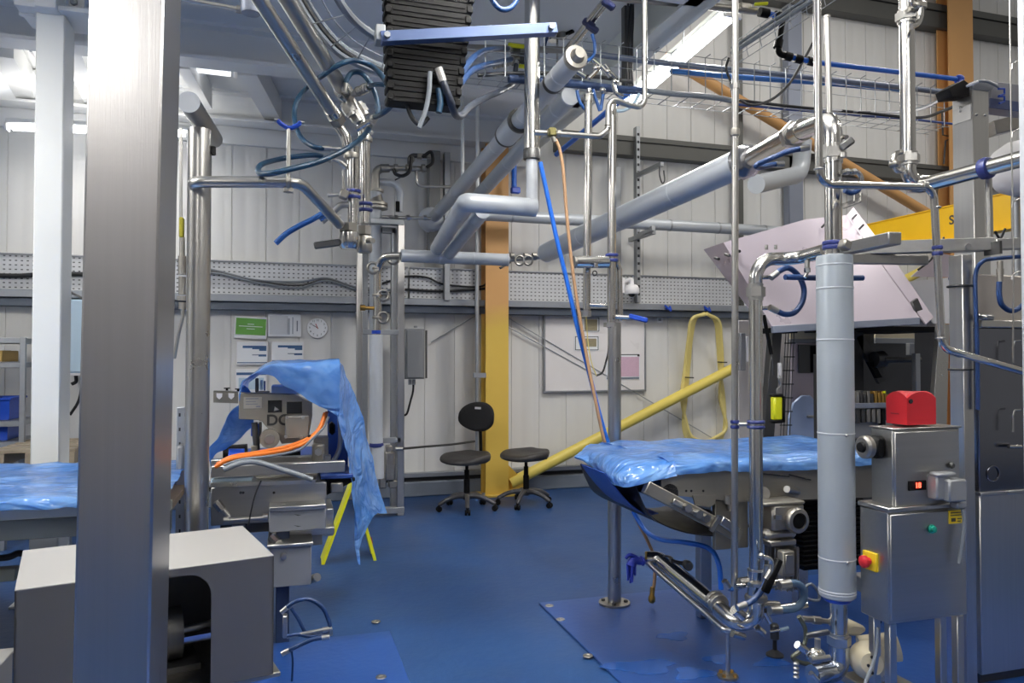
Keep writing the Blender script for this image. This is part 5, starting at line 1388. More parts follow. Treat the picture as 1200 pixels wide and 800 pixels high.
# ---- paired slender poles by the conveyor end
Y1 = 4.17; k1 = px2m(720, Y1)
t = thing('steel_post', 'tall stainless floor post with round flange at the conveyor end', 'post', P(720, 707, z=.012))
b0 = P(720, 707, z=.012)
MB().tube([b0, P(720, 378, y=b0.y)], 7.6 * k1, 26).build('lower_tube', SATIN, t)
MB().lathe([(18 * k1, 0), (18 * k1, .012), (8 * k1, .014)], b0, seg=30).build('floor_flange', CAST, t)
for k in range(4):
    a_ = PI / 4 + k * PI / 2 + .3; q = b0 + V((math.cos(a_), math.sin(a_), 0)) * 13 * k1; MB().hexnut(q + V((0, 0, .012)), q + V((0, 0, .026)), .012).build('flange_bolt', DARKMETAL, t)
MB().tube([P(716.5, 384, y=b0.y), P(717.5, 119, y=b0.y)], 5.0 * k1, 22).build('upper_tube', PIPE, t)
MB().hexnut(P(716, 383, y=b0.y), P(716, 378, y=b0.y), 8.6 * k1).build('union_nut', SATIN, t)
for y in (299, 305): clampring(P(717, y, y=b0.y), (0, 0, 1), 6 * k1, CLAMPB, t, 'blue_band', .010)
MB().tube(fillet([P(722, 304, y=b0.y), P(726, 316, y=b0.y), P(727, 376, y=b0.y)], .05), 3.2 * k1, 14).build('side_tube', PIPE, t)
MB().cyl(P(674, 307, y=b0.y - .02), P(712, 307, y=b0.y - .02), 7 * k1, seg=24).build('cross_tube', PIPE, t)
MB().cyl(P(672, 307, y=b0.y - .02), P(674.5, 307, y=b0.y - .02), 7.2 * k1, seg=24).build('tube_cap', CAST, t)
MB().torus(P(697, 320, y=b0.y), (0, 1, 0), 2.6 * k1, .8 * k1, 14).build('eye_ring', DARKMETAL, t)
MB().cyl(P(698, 308, y=b0.y - .07), P(698, 313, y=b0.y - .07), 2.8 * k1, seg=10).build('clamp_knob', PIPE, t)
t = thing('steel_pipe', 'slender shiny pole hanging left of the flanged floor post', 'pipe', P(688, 368, y=b0.y + .05))
MB().tube([P(687.5, 366, y=b0.y + .1), P(689.5, 116, y=b0.y + .1)], 4.6 * k1, 20).build('tube', PIPE, t)
MB().hexnut(P(687, 371, y=b0.y + .1), P(687, 364, y=b0.y + .1), 6 * k1).build('end_nut', SATIN, t)
MB().hexnut(P(689.5, 119, y=b0.y + .1), P(689.5, 111, y=b0.y + .1), 5.6 * k1).build('top_nut', SATIN, t)
MB().cyl(P(691, 357, y=b0.y + .08), P(711, 358, y=b0.y + .05), 2.2 * k1, seg=12).build('link_tube', PIPE, t)
t = thing('lever_valve', 'small steel valve with blue lever on the flanged floor post', 'valve', P(730, 371, y=b0.y - .05))
MB().cyl(P(721, 371, y=b0.y - .05), P(741, 372, y=b0.y - .08), 2.6 * k1, seg=12).build('valve_body', PIPE, t)
MB().beam(P(737, 370, y=b0.y - .08), P(759, 375.5, y=b0.y - .12), .02, .03, bev=.006).build('blue_lever', BLUEPLAS, t)
t = thing('steel_pipe', 'thin stainless tube zigzagging over the flanged post top to the ceiling', 'pipe', P(640, 156, y=b0.y - .1))
ps = W([(626, 155), (702, 160), (712.5, 152), (713, 124), (719, 116), (737, 123), (751, 126), (755.5, 118), (755.5, -15)], b0.y - .12)
MB().tube(fillet(ps, .04), 3.2 * k1, 14).build('tube', SATIN, t)
for (x, y) in ((712.7, 147), (712.7, 150)): MB().torus(P(x, y, y=b0.y - .12), (0, 0, 1), 3.4 * k1, .8 * k1, 14).build('ferrule_ring', CAST, t)
for x in (640, 652): MB().cyl(P(x, 156.4, y=b0.y - .12), P(x + 4, 156.8, y=b0.y - .12), 4.6 * k1, seg=12).build('tube_fitting', CAST, t)
t = thing('tap_valve', 'small olive tap where the tan hose leaves the thin tube', 'valve', P(648, 160, y=b0.y - .15))
MB().obox(P(647, 155, y=b0.y - .16), (9 * k1, .04, 10 * k1), None, .008).build('tap_body', mat('olive_brass', S(110, 104, 66), .4, .7), t)
MB().cyl(P(648, 160, y=b0.y - .16), P(650, 166, y=b0.y - .16), 2.6 * k1, seg=10).build('spout', CAST, t)
hose([(651, 163), (656, 176), (660, 200), (664, 250), (669, 300), (675, 345), (686, 410), (697, 465), (709, 520), (722, 556), (745, 606), (760, 636), (767, 655), (767, 680), (765, 696)], [4.02] * 6 + [4.0, 3.98, 3.98, 4.0, 4.0, 4.0, 4.0, 4.0, 4.0], 2.0, TAN, 'tan hose hanging from the overhead tap down past the conveyor end', ends=False)
t = thing('hose_nozzle', 'brass nozzle on the end of the tan hose near the floor', 'nozzle', P(763, 704, y=4.0))
k4 = px2m(764, 4.0)
MB().lathe([(2.4 * k4, 0), (4 * k4, .01), (4 * k4, 6 * k4), (2.8 * k4, 9 * k4), (2.6 * k4, 18 * k4)], P(763.5, 706, y=4.0), (.08, 0, 1), 14).build('nozzle_body', BRASS, t)
hose([(633, 190), (640, 222), (652, 278), (664, 328), (677, 385), (690, 435), (702, 483), (713, 520), (730, 562), (742, 598), (757, 622), (775, 632), (800, 635), (830, 642), (842, 660), (845, 690)], [4.05] * 8 + [4.05, 4.0, 3.9, 3.7, 3.5, 3.4, 3.3, 3.3], 2.6, AIRB, 'bright blue hose hanging from the steel riser past the conveyor end', ends=False)
t = thing('cable', 'thin dark wires drooping in front of the notice board by the floor post', 'cable', P(710, 440, y=4.3))
MB().tube(spline(W([(714, 384), (713, 410), (710, 424), (706, 436), (699, 440)], 4.3), 6), 1.2 * k1, 8).build('wire', BLKR, t)
MB().tube(spline(W([(687, 371), (689, 400), (693, 424), (699, 440)], 4.3), 6), .7 * k1, 8).build('wire', YELH, t)

# ---- covered conveyor on the right
ZT = 1.005
Yfr, Ybk = 3.14, 3.92
xl = P(690, 520, y=Ybk).x; xl2 = P(735, 545, y=Yfr).x
xrr = P(1045, 540, y=Yfr).x
x_l = 1.66
t = thing('belt_conveyor', 'steel belt conveyor under the blue sheet right of centre', 'conveyor', (2.4, 3.5, 0))
m = MB(); m.box((x_l + .25, Yfr - .0, ZT - .26), (xrr, Yfr + .02, ZT - .015)); 
zA, zB = P(850, 552, y=Yfr).z, P(850, 580, y=Yfr).z
MB().prism([(P(775, 565, y=Yfr).x, Yfr, ZT - .02), (xrr, Yfr, ZT - .02), (xrr, Yfr, P(950, 588, y=Yfr).z), (P(866, 582, y=Yfr).x, Yfr, P(866, 588, y=Yfr).z), (P(786, 580, y=Yfr).x, Yfr, P(786, 580, y=Yfr).z), (P(775, 572, y=Yfr).x, Yfr, P(775, 571, y=Yfr).z)], (0, .012, 0)).build('side_plate', MACHINE, t)
MB().box((x_l + .2, Ybk - .012, ZT - .15), (xrr, Ybk, ZT - .02)).build('side_plate', MACHINE, t)
m = MB()
for x in (804, 810, 824): p = P(x, 575, y=Yfr); m.cyl(p + V((0, -.002, 0)), p + V((0, .004, 0)), .006, seg=8)
m.build('bolt_hole', DARK, t)
bp_ = P(862, 620, y=Yfr)
MB().box((P(838, 600, y=Yfr + .03).x, Yfr + .03, P(860, 645, y=Yfr).z), (P(877, 600, y=Yfr + .03).x, Yfr + .06, ZT - .2), .004).build('hanger_plate', MACHINE, t)
# bed and sagging belt
MB().box((x_l + .12, Yfr + .02, ZT - .05), (xrr, Ybk - .02, ZT - .03)).build('belt_bed', mat('belt_dark', S(40, 40, 44), .6), t)
rows = []
for yy in (Yfr + .05, Ybk - .05):
    rows.append([P(x, y, y=Yfr + .05) + V((0, yy - Yfr - .05, 0)) for x, y in ((745, 566), (752, 585), (763, 604), (785, 617), (815, 625), (850, 626), (880, 615))])
m = MB(); m.grid(loft(rows, 30, 6, 0, 1.), .006); m.build('sagging_belt', mat('belt_rubber', S(40, 38, 40), .5, 0, .15, 10), t, angle=80)
# folded blue catch sheet at the end
rows = [[P(x, y, y=Yfr + .1) + V((0, dy, 0)) for x, y in ((710, 554), (722, 571), (738, 589), (757, 602), (772, 601))] for dy in (0, .3)]
m = MB(); m.grid(loft(rows, 20, 6, .003, 2.), .004); m.build('drip_flap', mat('blue_flap', S(30, 66, 140), .4), t, angle=80)
# tensioner arm
a_, b_ = P(756, 570, y=Yfr - .03), P(866, 628, y=Yfr - .03)
MB().beam(a_, b_, .04, 15 * px2m(810, Yfr), bev=.004).build('tension_arm', MACHINE, t)
MB().beam(a_.lerp(b_, .25) + V((0, -.03, .0)), a_.lerp(b_, .62) + V((0, -.03, .0)), .02, .025, bev=.003).build('slide_bar', CAST, t)
for f in (.38, .5, .58):
    q = a_.lerp(b_, f) + V((0, -.05, .0)); MB().hexnut(q + V((0, -.012, 0)), q + V((0, .02, 0)), .02).build('arm_bolt', SATIN, t)
a2_, b2_ = P(843, 605, y=Yfr - .06), P(833, 622, y=Yfr - .06)
MB().beam(a2_, b2_, .015, .02).build('clamp_strip', SATIN, t)
MB().beam(P(843, 608, y=Yfr - .05), P(862, 622, y=Yfr - .05), .05, 10 * px2m(850, Yfr), bev=.004).build('arm_end', SATIN, t)
p = P(826, 592, y=Yfr - .01); MB().prism([P(812, 580, y=Yfr - .01), P(840, 580, y=Yfr - .01), P(838, 590, y=Yfr - .01), P(832, 594, y=Yfr - .01), P(815, 592, y=Yfr - .01)], (0, .01, 0)).build('lug_plate', MACHINE, t)
for i, (x, y0_, y1_) in enumerate(((853, 580, 590), (857, 590, 598))): MB().cyl(P(x, y0_, y=Yfr + .0), P(x, y1_, y=Yfr), .02, seg=10).build('roller_boss', CAST, t)
MB().cyl(P(785, 578, y=Yfr + .0), P(785, 578, y=Yfr) + V((0, .74, 0)), .045, seg=20).build('end_roller', BLKR, t)
p = P(829, 680, z=0)
MB().box((P(821, 640, y=3.75).x, 3.75, .012), (P(834, 640, y=3.75).x, 3.81, ZT - .1), .004).build('conveyor_leg', SATIN, t)
MB().box((P(935, 640, y=3.75).x, 3.75, .012), (P(947, 640, y=3.75).x, 3.81, ZT - .1), .004).build('conveyor_leg', SATIN, t)
for i, (x0_, y0_, x1_, y1_) in enumerate(((895, 555, 925, 558), (925, 556, 950, 562))):
    MB().cyl(P(x0_, y0_, y=Yfr - .012), P(x1_, y1_, y=Yfr - .012), .004, seg=6).build('side_wire', BLKR, t)
MB().cyl(P(922, 573, y=Yfr - .05), P(950, 580, y=Yfr + .1), 4 * px2m(930, Yfr), seg=14).build('cross_shaft', SATIN, t)
MB().cyl(P(894, 578, y=Yfr - .03), P(894, 578, y=Yfr + .0), 8 * px2m(894, Yfr), seg=20).build('pulley', CAST, t)
# dark ribbed plastic drum to the right of the gear motor
m = MB(); c0 = P(935, 600, y=3.3)
for k in range(14):
    z = c0.z + .06 - k * .025; m.box((c0.x, 3.26, z - .011), (P(1012, 600, y=3.26).x, 3.5, z), .003)
m.box((c0.x + .02, 3.28, c0.z - .3), (P(1012, 600, y=3.28).x, 3.5, c0.z + .05)); m.build('ribbed_guard', BLKP, t)

# blue sheet on it
rows = []
zf = P(850, 553, y=Yfr - .02).z
for (yy, z, xs) in ((Yfr - .03, zf - .0, 0), (Yfr - .02, ZT - .01, 0), (Yfr + .1, ZT + .012, 0), (3.5, ZT + .008, 0), (3.75, ZT + .012, 0), (Ybk, ZT + .005, 0), (Ybk + .02, ZT - .06, 0)):
    rows.append([(x_l + .06, yy, z), (2.0, yy, z + .004), (2.5, yy, z - .004), (xrr, yy, z)])
m = MB(); m.grid(loft(rows, 80, 40, .011, 21.), .002)
# end drape: corners falling at the left end
fr = [[P(x, y, y=yy) for (x, y, yy) in r] for r in (
    [(692, 519, Ybk), (714, 519, Ybk - .02), (740, 521, 3.7), (790, 528, 3.4)],
    [(682, 527, Ybk - .1), (700, 530, 3.6), (728, 534, 3.35), (790, 538, Yfr)],
    [(674, 534, Ybk - .2), (694, 543, 3.55), (728, 556, Yfr + .02), (792, 550, Yfr - .04)],
    [(673, 537, Ybk - .2), (702, 552, 3.5), (728, 570, Yfr), (793, 557, Yfr - .05)])]
m.grid(loft(fr, 40, 26, .012, 31.), .002)
tag(m.build('plastic_sheet', SHEET, angle=80), 'blue plastic sheet covering the right conveyor', 'plastic sheet')

# ---- gear motor under the conveyor
Yg = 3.0; kg = px2m(920, Yg)
def gx_(x, y, dy=0.): return P(x, y, y=Yg + dy)
t = thing('gear_motor', 'cast gear motor with round bore under the right conveyor', 'motor', gx_(920, 680, .1))
lo, hi = slab(906, 590.5, 944, 622, Yg, .16); MB().box(lo, hi, .014).build('gear_case', CAST, t)
lo, hi = slab(896, 588, 944, 592.5, Yg - .0, .17); MB().box(lo, hi, .006).build('case_lid', MACHINE, t)
p = gx_(932, 609, -.0)
MB().lathe([(15 * kg, 0), (15 * kg, .02), (13.5 * kg, .03), (9.5 * kg, .032), (8.5 * kg, .01)], p, (0, -1, 0), 32).build('bearing_ring', CAST, t)
MB().lathe([(8.6 * kg, 0), (8.6 * kg, .026)], p, (0, -1, 0), 30).build('bore_cap', BLKP, t)
lo, hi = slab(900, 620, 936, 634, Yg + .02, .13); MB().box(lo, hi, .02).build('lower_case', CAST, t)
lo, hi = slab(903, 633, 934, 640, Yg + .01, .14); MB().box(lo, hi, .006).build('motor_flange', CAST, t)
m = MB(); c = gx_(918, 640, .08); e = gx_(918, 688, .08); m.cyl(c, e, 13 * kg, seg=24)
for k in range(16):
    a_ = 2 * PI * k / 16; q = V((math.cos(a_), math.sin(a_), 0)) * 14 * kg; m.beam(c + q, e + q, .006, .03, up=q)
m.build('finned_motor', CAST, t)
lo, hi = slab(918, 646, 932, 676, Yg - .05, .05); tb = MB().box(lo, hi, .006).build('terminal_cover', MACHINE, t)
lo, hi = slab(921, 650, 930, 672, Yg - .056, .01); MB().box(lo, hi, .003).build('cover_panel', CAST, tb)
MB().hexnut(gx_(918, 590, .06), gx_(918, 585, .06), .014).build('breather_plug', SATIN, t)
MB().beam(gx_(915, 606, -.02), gx_(908, 606, -.02), .012, .02).build('oil_plug', SATIN, t)

# ---- pipe with inclined run, glove and support leg
Ys = 3.04; ks = px2m(853, Ys)
t = thing('pipe_support', 'thin floor-flanged support rod under the low pipe elbow', 'support', P(853, 793, z=.012))
q = P(853, 793, z=.012); MB().tube([q, P(853, 738, y=q.y)], 2.6 * ks, 14).build('rod', SATIN, t)
MB().lathe([(12 * ks, 0), (12 * ks, .01), (3 * ks, .012)], q, seg=24).build('floor_flange', CAST, t)
for k in range(4):
    a_ = k * PI / 2 + .5; w_ = q + V((math.cos(a_), math.sin(a_), 0)) * 9 * ks; MB().hexnut(w_ + V((0, 0, .01)), w_ + V((0, 0, .022)), .009).build('flange_bolt', BRASS, t)
Y2 = 2.9; k2 = px2m(862, Y2)
t = thing('steel_pipe', 'tall slender steel tube right of centre, bending back low to the gloved end', 'pipe', P(862, 737, y=Y2))
ps = [P(861.5, -20, y=Y2), P(861.5, 250, y=Y2), P(860.5, 738, y=Y2), P(849, 738, y=Y2 + .02), P(760, 660, y=3.6)]
MB().tube(fillet(ps, .06, 8), 3.9 * k2, 18).build('tube', SATIN, t)
clampring(P(861.5, 155, y=Y2), (0, 0, 1), 4.4 * k2, CAST, t, 'pipe_clamp', .018)
for y in (494, 500): clampring(P(861, y, y=Y2), (0, 0, 1), 4 * k2, CLAMPB, t, 'blue_band', .008)
MB().hexnut(P(861.5, 104, y=Y2), P(861.5, 98, y=Y2), 5 * k2).build('joint_nut', SATIN, t)
t = thing('steel_pipe', 'stainless riser pipe bending at the top into the big insulated column', 'pipe', P(886, 668, y=2.85))
Y3 = 2.82; k3 = px2m(886, Y3)
ps = [P(886, 668, y=Y3), P(885.5, 300, y=Y3), P(930, 300, y=Y3), P(968, 293, y=2.6)]
ps[2].z = ps[1].z = P(905, 303, y=Y3).z
MB().tube(fillet(ps, .17, 12), 7.8 * k3, 26).build('pipe', PIPE, t)
unionnut(P(885.5, 342, y=Y3), (0, 0, 1), 7.8 * k3, t, 'union_nut', .028)
for y in (494, 500): clampring(P(885.8, y, y=Y3), (0, 0, 1), 8 * k3, CLAMPB, t, 'blue_band', .008)
MB().cyl(P(866, 497, y=2.86), P(878, 497, y=2.84), 2.4 * k3, seg=12).build('link_rod', SATIN, t)
MB().cyl(P(946, 305, y=2.7), P(946, 314, y=2.7), 3 * k3, seg=10).build('drain_stub', SATIN, t)
MB().hexnut(P(946, 314, y=2.7), P(946, 319, y=2.7), 3.6 * k3).build('drain_nut', PIPE, t)
MB().cyl(P(946, 319, y=2.7), P(943, 325, y=2.7), 2 * k3, seg=10).build('drain_tail', PIPE, t)
for x in (898, 909): MB().cyl(P(x, 292, y=Y3), P(x, 287, y=Y3), 2 * k3, seg=10).build('top_stub', SATIN, t)
for y in (325, 361): MB().cyl(P(892, y, y=Y3), P(905, y - .5, y=Y3), 2.4 * k3, seg=12).build('hose_stub', PIPE, t)
hose([(905, 324), (914, 317), (924, 314), (935, 322), (942, 338), (940, 354), (931, 366), (920, 368), (910, 364), (904, 361)], 2.78, 3.3, NAVYH, 'navy hose loop on the riser beside the big insulated column', ends=True)
MB().hexnut(P(886, 674, y=Y3), P(886, 666, y=Y3), 10 * k3).build('bottom_nut', SATIN, t)

# low thick pipe running back to the gloved end
t = thing('steel_pipe', 'low thick steel pipe running from the riser foot back to the gloved end', 'pipe', P(840, 735, y=2.9))
a_ = P(765, 655, y=3.62); b_ = P(845, 722, y=2.95)
MB().tube(fillet([P(757, 654, y=3.62), P(772, 654, y=3.6), P(838, 708, y=3.0), P(862, 730, y=2.86), P(886, 726, y=2.82), P(886, 668, y=2.82)], .09, 8), 9.8 * k2, 22).build('pipe', PIPE, t)
for f, (x, y, yy) in enumerate(((781, 661, 3.53), (838, 704, 3.02), (842, 708, 2.98), (886, 700, 2.82))):
    clampring(P(x, y, y=yy), (P(838, 708, y=3.0) - P(772, 654, y=3.6)) if f < 3 else (0, 0, 1), 9.9 * k2, CAST, t, 'pipe_clamp', .014)
MB().cyl(P(757, 646, y=3.6), P(757, 655, y=3.6), 1.6 * k2, seg=8).build('pin', BRASS, t)
t = thing('clamp_valve', 'dark clamp valve on the low thick pipe near its gloved end', 'valve', P(800, 662, y=3.5))
MB().cyl(P(785, 657, y=3.45), P(800, 660, y=3.45), 3 * k2, seg=12).build('valve_arm', DARKMETAL, t)
MB().lathe([(5.5 * k2, 0), (6.5 * k2, .02), (6.5 * k2, .05), (5 * k2, .06)], P(804, 660, y=3.45), (-.3, -1, 0), 18).build('valve_knob', DARKMETAL, t)
# nitrile glove hanging on the end
def glove():
    Yg_ = 3.64; kk = px2m(740, Yg_)
    t = thing('rubber_glove', 'blue rubber glove hanging limp from the low pipe end', 'glove', P(740, 682, y=Yg_))
    def gp(x, y, d=0.): return P(x, y, y=Yg_ + d)
    m = MB()
    m.tube(spline([gp(755, 657), gp(750, 657), gp(745, 656), gp(741, 658), gp(740, 662)], 6), 5.5 * kk, 12, rf=lambda t_: .75 + .35 * t_)
    m.tube(spline([gp(745, 653), gp(738, 650), gp(733, 654)], 6), 3.0 * kk, 10, rf=lambda t_: 1 - .35 * t_)
    for x0, x1, y1, d in ((744, 744, 674, .0), (741, 741, 682, -.01), (738, 739, 683, .01), (736, 736, 680, .0)):
        m.tube(spline([gp(x0 - .5, 660, d), gp(x0 - .2, 668, d), gp(x1, (668 + y1) / 2 + 2, d), gp(x1 - .4, y1, d)], 6), 2.0 * kk, 9, rf=lambda t_: 1 - .4 * t_)
    m.build('glove_body', GLOVE, t, angle=80)
    MB().torus(gp(752.5, 657), (1, 0, .1), 5 * kk, .9 * kk, 18).build('cuff_roll', GLOVE, t)
glove()
# ================================================================== right foreground: insulated column, control boxes, cabinet
Y5 = 2.5; k5 = px2m(979, Y5)
c5 = P(979.5, 500, y=Y5); cx5, cy5 = c5.x, c5.y
def zz(y, px=979.5, yy=Y5): return P(px, y, y=yy).z
t = thing('insulated_column_pipe', 'thick pale insulated vertical pipe in the right foreground', 'pipe', (cx5, cy5, zz(790)))
m = MB(); r5 = 20.3 * k5
m.lathe([(r5 * .9, zz(699)), (r5, zz(697)), (r5, zz(303)), (r5 * .97, zz(300)), (r5 * .5, zz(298))], (cx5, cy5, 0), seg=44); m.build('pipe_jacket', mat('column_jacket', S(158, 166, 172), .36, .12, .05, 5), t, angle=30)
for y in (311, 338, 398, 507, 653, 690, 693):
    MB().lathe([(r5 * 1.0, zz(y) - .003), (r5 * 1.02, zz(y) - .002), (r5 * 1.02, zz(y) + .002), (r5 * 1.0, zz(y) + .003)], (cx5, cy5, 0), seg=44).build('jacket_seam', JACKETW, t)
for y in (507, 653): MB().sphere((cx5 - .01, cy5 - r5, zz(y + 1)), .006).build('rivet', SATIN, t)
MB().lathe([(14 * k5, zz(704)), (15 * k5, zz(703)), (15 * k5, zz(699)), (14 * k5, zz(699))], (cx5, cy5, 0), seg=30).build('blue_collar', BLUEPLAS, t)
xb = P(983, 720, y=Y5).x; xt = P(976.5, 250, y=Y5).x
MB().tube([(xb, cy5, zz(704)), (xb, cy5, zz(752))], 9.6 * k5, 26).build('lower_pipe', PIPE, t)
unionnut((xb, cy5, zz(750)), (0, 0, 1), 9.4 * k5, t, 'union_nut', .022)
MB().tube(fillet([(xb, cy5, zz(756)), (xb, cy5, zz(786)), (P(948, 786, y=Y5).x, cy5 - .02, zz(784))], .085, 12), 11.5 * k5, 26).build('lower_elbow', mat('bluish_pipe_steel', S(190, 196, 206), .16, 1, .05, 6), t)
MB().tube([(xt, cy5, zz(300)), (xt, cy5, zz(190))], 9.7 * k5, 26).build('upper_pipe', PIPE, t)
top = [V((xt, cy5, zz(186))), V((xt, cy5, zz(138))), P(905, 172, y=3.3)]
MB().tube(fillet([V((xt, cy5, zz(192))), V((xt + .0, cy5, zz(140))), P(938, 154, y=2.86)], .085, 14), 11 * k5, 26).build('return_bend', PIPE, t)
unionnut((xt, cy5, zz(180)), (0, 0, 1), 10 * k5, t, 'union_nut', .028)
for y in (285, 290): clampring((xt, cy5, zz(y)), (0, 0, 1), 10 * k5, CLAMPB, t, 'blue_band', .010)
MB().cyl(V((xt, cy5 - .06, zz(189))), V((xt, cy5 - .06, zz(184))), .014, seg=10).build('clamp_screw', SATIN, t)
MB().obox(P(990, 287, y=Y5 - .06), (.04, .04, .04), (0, .4, 0), .006).build('clamp_block', CAST, t)
t = thing('steel_pipe', 'short bare steel pipe joining the long sloping pipe to the return bend', 'pipe', P(905, 172, y=3.3))
a_, b_ = P(872, 190, y=3.72), P(942, 151.5, y=2.84)
MB().cyl(a_, b_, 11.5 * px2m(905, 3.3), seg=28).build('pipe', PIPE, t)
d_ = (b_ - a_).normalized(); unionnut(a_.lerp(b_, .86), d_, 11.8 * px2m(935, 2.9), t, 'union_nut', .03)
m = MB(); rng = random.Random(5)
m.lathe([(.05, -.06), (.095, -.05), (.09, -.02), (.10, .01), (.088, .04), (.075, .09), (.06, .13)], a_ + d_ * .02, d_, 14)
for v in m.bm.verts: v.co += V((rng.uniform(-.008, .008), rng.uniform(-.008, .008), rng.uniform(-.008, .008)))
m.build('crumpled_sleeve', mat('crumpled_foil', S(172, 172, 176), .25, .9, .2, 14), t)
# navy hose hooking under the return bend
hose([(946, 173), (925, 177), (905, 185), (889, 192), (886, 195), (892, 196), (905, 193), (916, 192)], [2.75, 2.78, 2.8, 2.85, 2.86, 2.9, 2.95, 2.95], 3.2, NAVYH, 'navy hose hooked flat below the return bend', ends=True)
t = thing('hose_tap', 'small steel tap with dark handle at the right of the return bend', 'valve', P(992, 166, y=2.5))
MB().cyl(P(985, 160, y=2.5), P(992, 161, y=2.46), 3 * k5, seg=12).build('tap_body', PIPE, t)
MB().beam(P(985, 174, y=2.45), P(1000, 163, y=2.42), .02, .03, bev=.005).build('tap_handle', DARKMETAL, t)
t = thing('drain_tap', 'steel drain tap with short navy hose right of the upper pipe', 'valve', P(1000, 200, y=2.45))
MB().tube(fillet(W([(986, 202), (1003, 200), (1009, 206), (1010, 214)], 2.45), .03), 2.8 * k5, 12).build('tap_tube', PIPE, t)
for x in (990, 998): MB().hexnut(P(x, 201.5, y=2.45), P(x + 4, 201, y=2.45), 4 * k5).build('tube_nut', SATIN, t)
MB().tube(spline(W([(1008, 214), (1006, 222), (998, 226), (990, 223)], 2.42), 6), 3 * k5, 12).build('hose_loop', NAVYH, t)
MB().beam(P(987, 242, y=2.5), P(1008, 234, y=2.45), .02, .02).build('bracket_arm', SATIN, t)
for x in (1001, 1008): MB().cyl(P(x, 236, y=2.45), P(x + 1, 226, y=2.45), 1.2 * k5, seg=8).build('bracket_pin', SATIN, t)

# ---- slender foreground poles and their branch to the right
Y6 = 2.3; k6 = px2m(958, Y6)
t = thing('steel_pipe', 'slender foreground steel pole bending to a branch that ends at the right edge', 'pipe', P(960, 215, y=Y6))
ps = [P(957, -20, y=Y6), P(960, 216, y=Y6), P(1084, 218.5, y=Y6), P(1094, 232, y=Y6), P(1103, 402, y=Y6), P(1112, 410, y=Y6), P(1215, 440, y=Y6 - .05)]
ps[3] = P(1094.5, 220, y=Y6); 
ps = [P(957, -20, y=Y6), P(960, 216, y=Y6), P(1094, 219, y=Y6), P(1104, 408, y=Y6), P(1215, 440, y=Y6 - .05)]
MB().tube(fillet(ps, .055, 10), 4.6 * k6, 18).build('tube', PIPE, t)
for (x, y) in ((959.5, 198), (1097, 243), (1102, 396)): MB().torus(P(x, y, y=Y6), (0, 0, 1), 5 * k6, 1.1 * k6, 16).build('weld_ring', SATIN, t)
for y in (290, 297): clampring(P(1098.5, y, y=Y6), (0, 0, 1), 5 * k6, CLAMPB, t, 'blue_band', .008)
MB().cyl(P(1120, 412, y=Y6), P(1125, 414, y=Y6), 5.6 * k6, seg=16).build('tube_coupling', SATIN, t)
MB().cyl(P(1080, 217, y=Y6), P(1085, 217.5, y=Y6), 5.4 * k6, seg=16).build('tube_coupling', SATIN, t)
t = thing('steel_pipe', 'short capped slender pole just right of the tallest foreground pole', 'pipe', P(972, 150, y=2.7))
MB().tube([P(972, 150, y=2.7), P(969, 20, y=2.7)], 3.4 * px2m(970, 2.7), 16).build('tube', SATIN, t)
MB().cyl(P(969, 21, y=2.7), P(969, 18.5, y=2.7), 4 * px2m(970, 2.7), seg=16).build('end_cap', CAST, t)

# ---- upper right pipe with looped jumper and the sloping pipe to the right edge
Y7 = 2.9; k7 = px2m(1064, Y7)
t = thing('steel_pipe', 'thick vertical steel pipe at top right with a small bypass loop', 'pipe', P(1064, 185, y=Y7))
ps = [P(1062, -20, y=Y7), P(1064, 190, y=Y7), P(1078, 214, y=Y7), P(1090, 217, y=Y7 - .05)]
MB().tube(fillet([P(1062, -20, y=Y7), P(1064.5, 213, y=Y7), P(1092, 214, y=Y7 - .03)], .07, 12), 8.4 * k7, 24).build('tube', PIPE, t)
unionnut(P(1062.5, 20, y=Y7), (0, 0, 1), 9 * k7, t, 'union_nut', .026)
unionnut(P(1064.5, 186, y=Y7), (0, 0, 1), 9 * k7, t, 'union_nut', .024)
MB().tube(fillet(W([(1068, 31), (1076, 28), (1079, 18), (1079, 8)], Y7 - .08), .05), 3.4 * k7, 14).build('bypass_loop', PIPE, t)
MB().obox(P(1077, 7, y=Y7 - .07), (16 * k7, .05, 10 * k7), None, .01).build('valve_block', CAST, t)
MB().torus(P(1071, 2, y=Y7 - .08), (0, 1, 0), 4.5 * k7, 1.8 * k7, 16).build('valve_ring', PIPE, t)
MB().tube(fillet(W([(1057, 178), (1049, 180), (1046, 190), (1052, 202), (1058, 198)], Y7 - .06), .03), 3 * k7, 12).build('bypass_loop', PIPE, t)
MB().obox(P(1048, 192, y=Y7 - .06), (9 * k7, .05, 9 * k7), (0, .5, 0), .01).build('valve_block', CAST, t)
t = thing('steel_pipe', 'shiny sloping pipe entering from the right edge with a blue clamp', 'pipe', P(1085, 216, y=2.85))
a_, b_ = P(1082, 217, y=2.86), P(1212, 182, y=2.35)
MB().tube([a_, b_], 9.4 * px2m(1150, 2.6), 26).build('tube', PIPE, t)
d_ = (b_ - a_).normalized(); q = a_.lerp(b_, .6); clampring(q, d_, 10 * px2m(1156, 2.6), CLAMPB, t, 'blue_clamp', .022)
MB().lathe([(.0, -.1), (.02, -.08), (.035, -.02), (.036, .01)], a_, d_, 18).build('reducer_cone', PIPE, t)
MB().tube([P(1158, 207, y=2.62), P(1160, 287, y=2.62)], 4 * px2m(1158, 2.62), 14).build('drop_leg', SATIN, t)

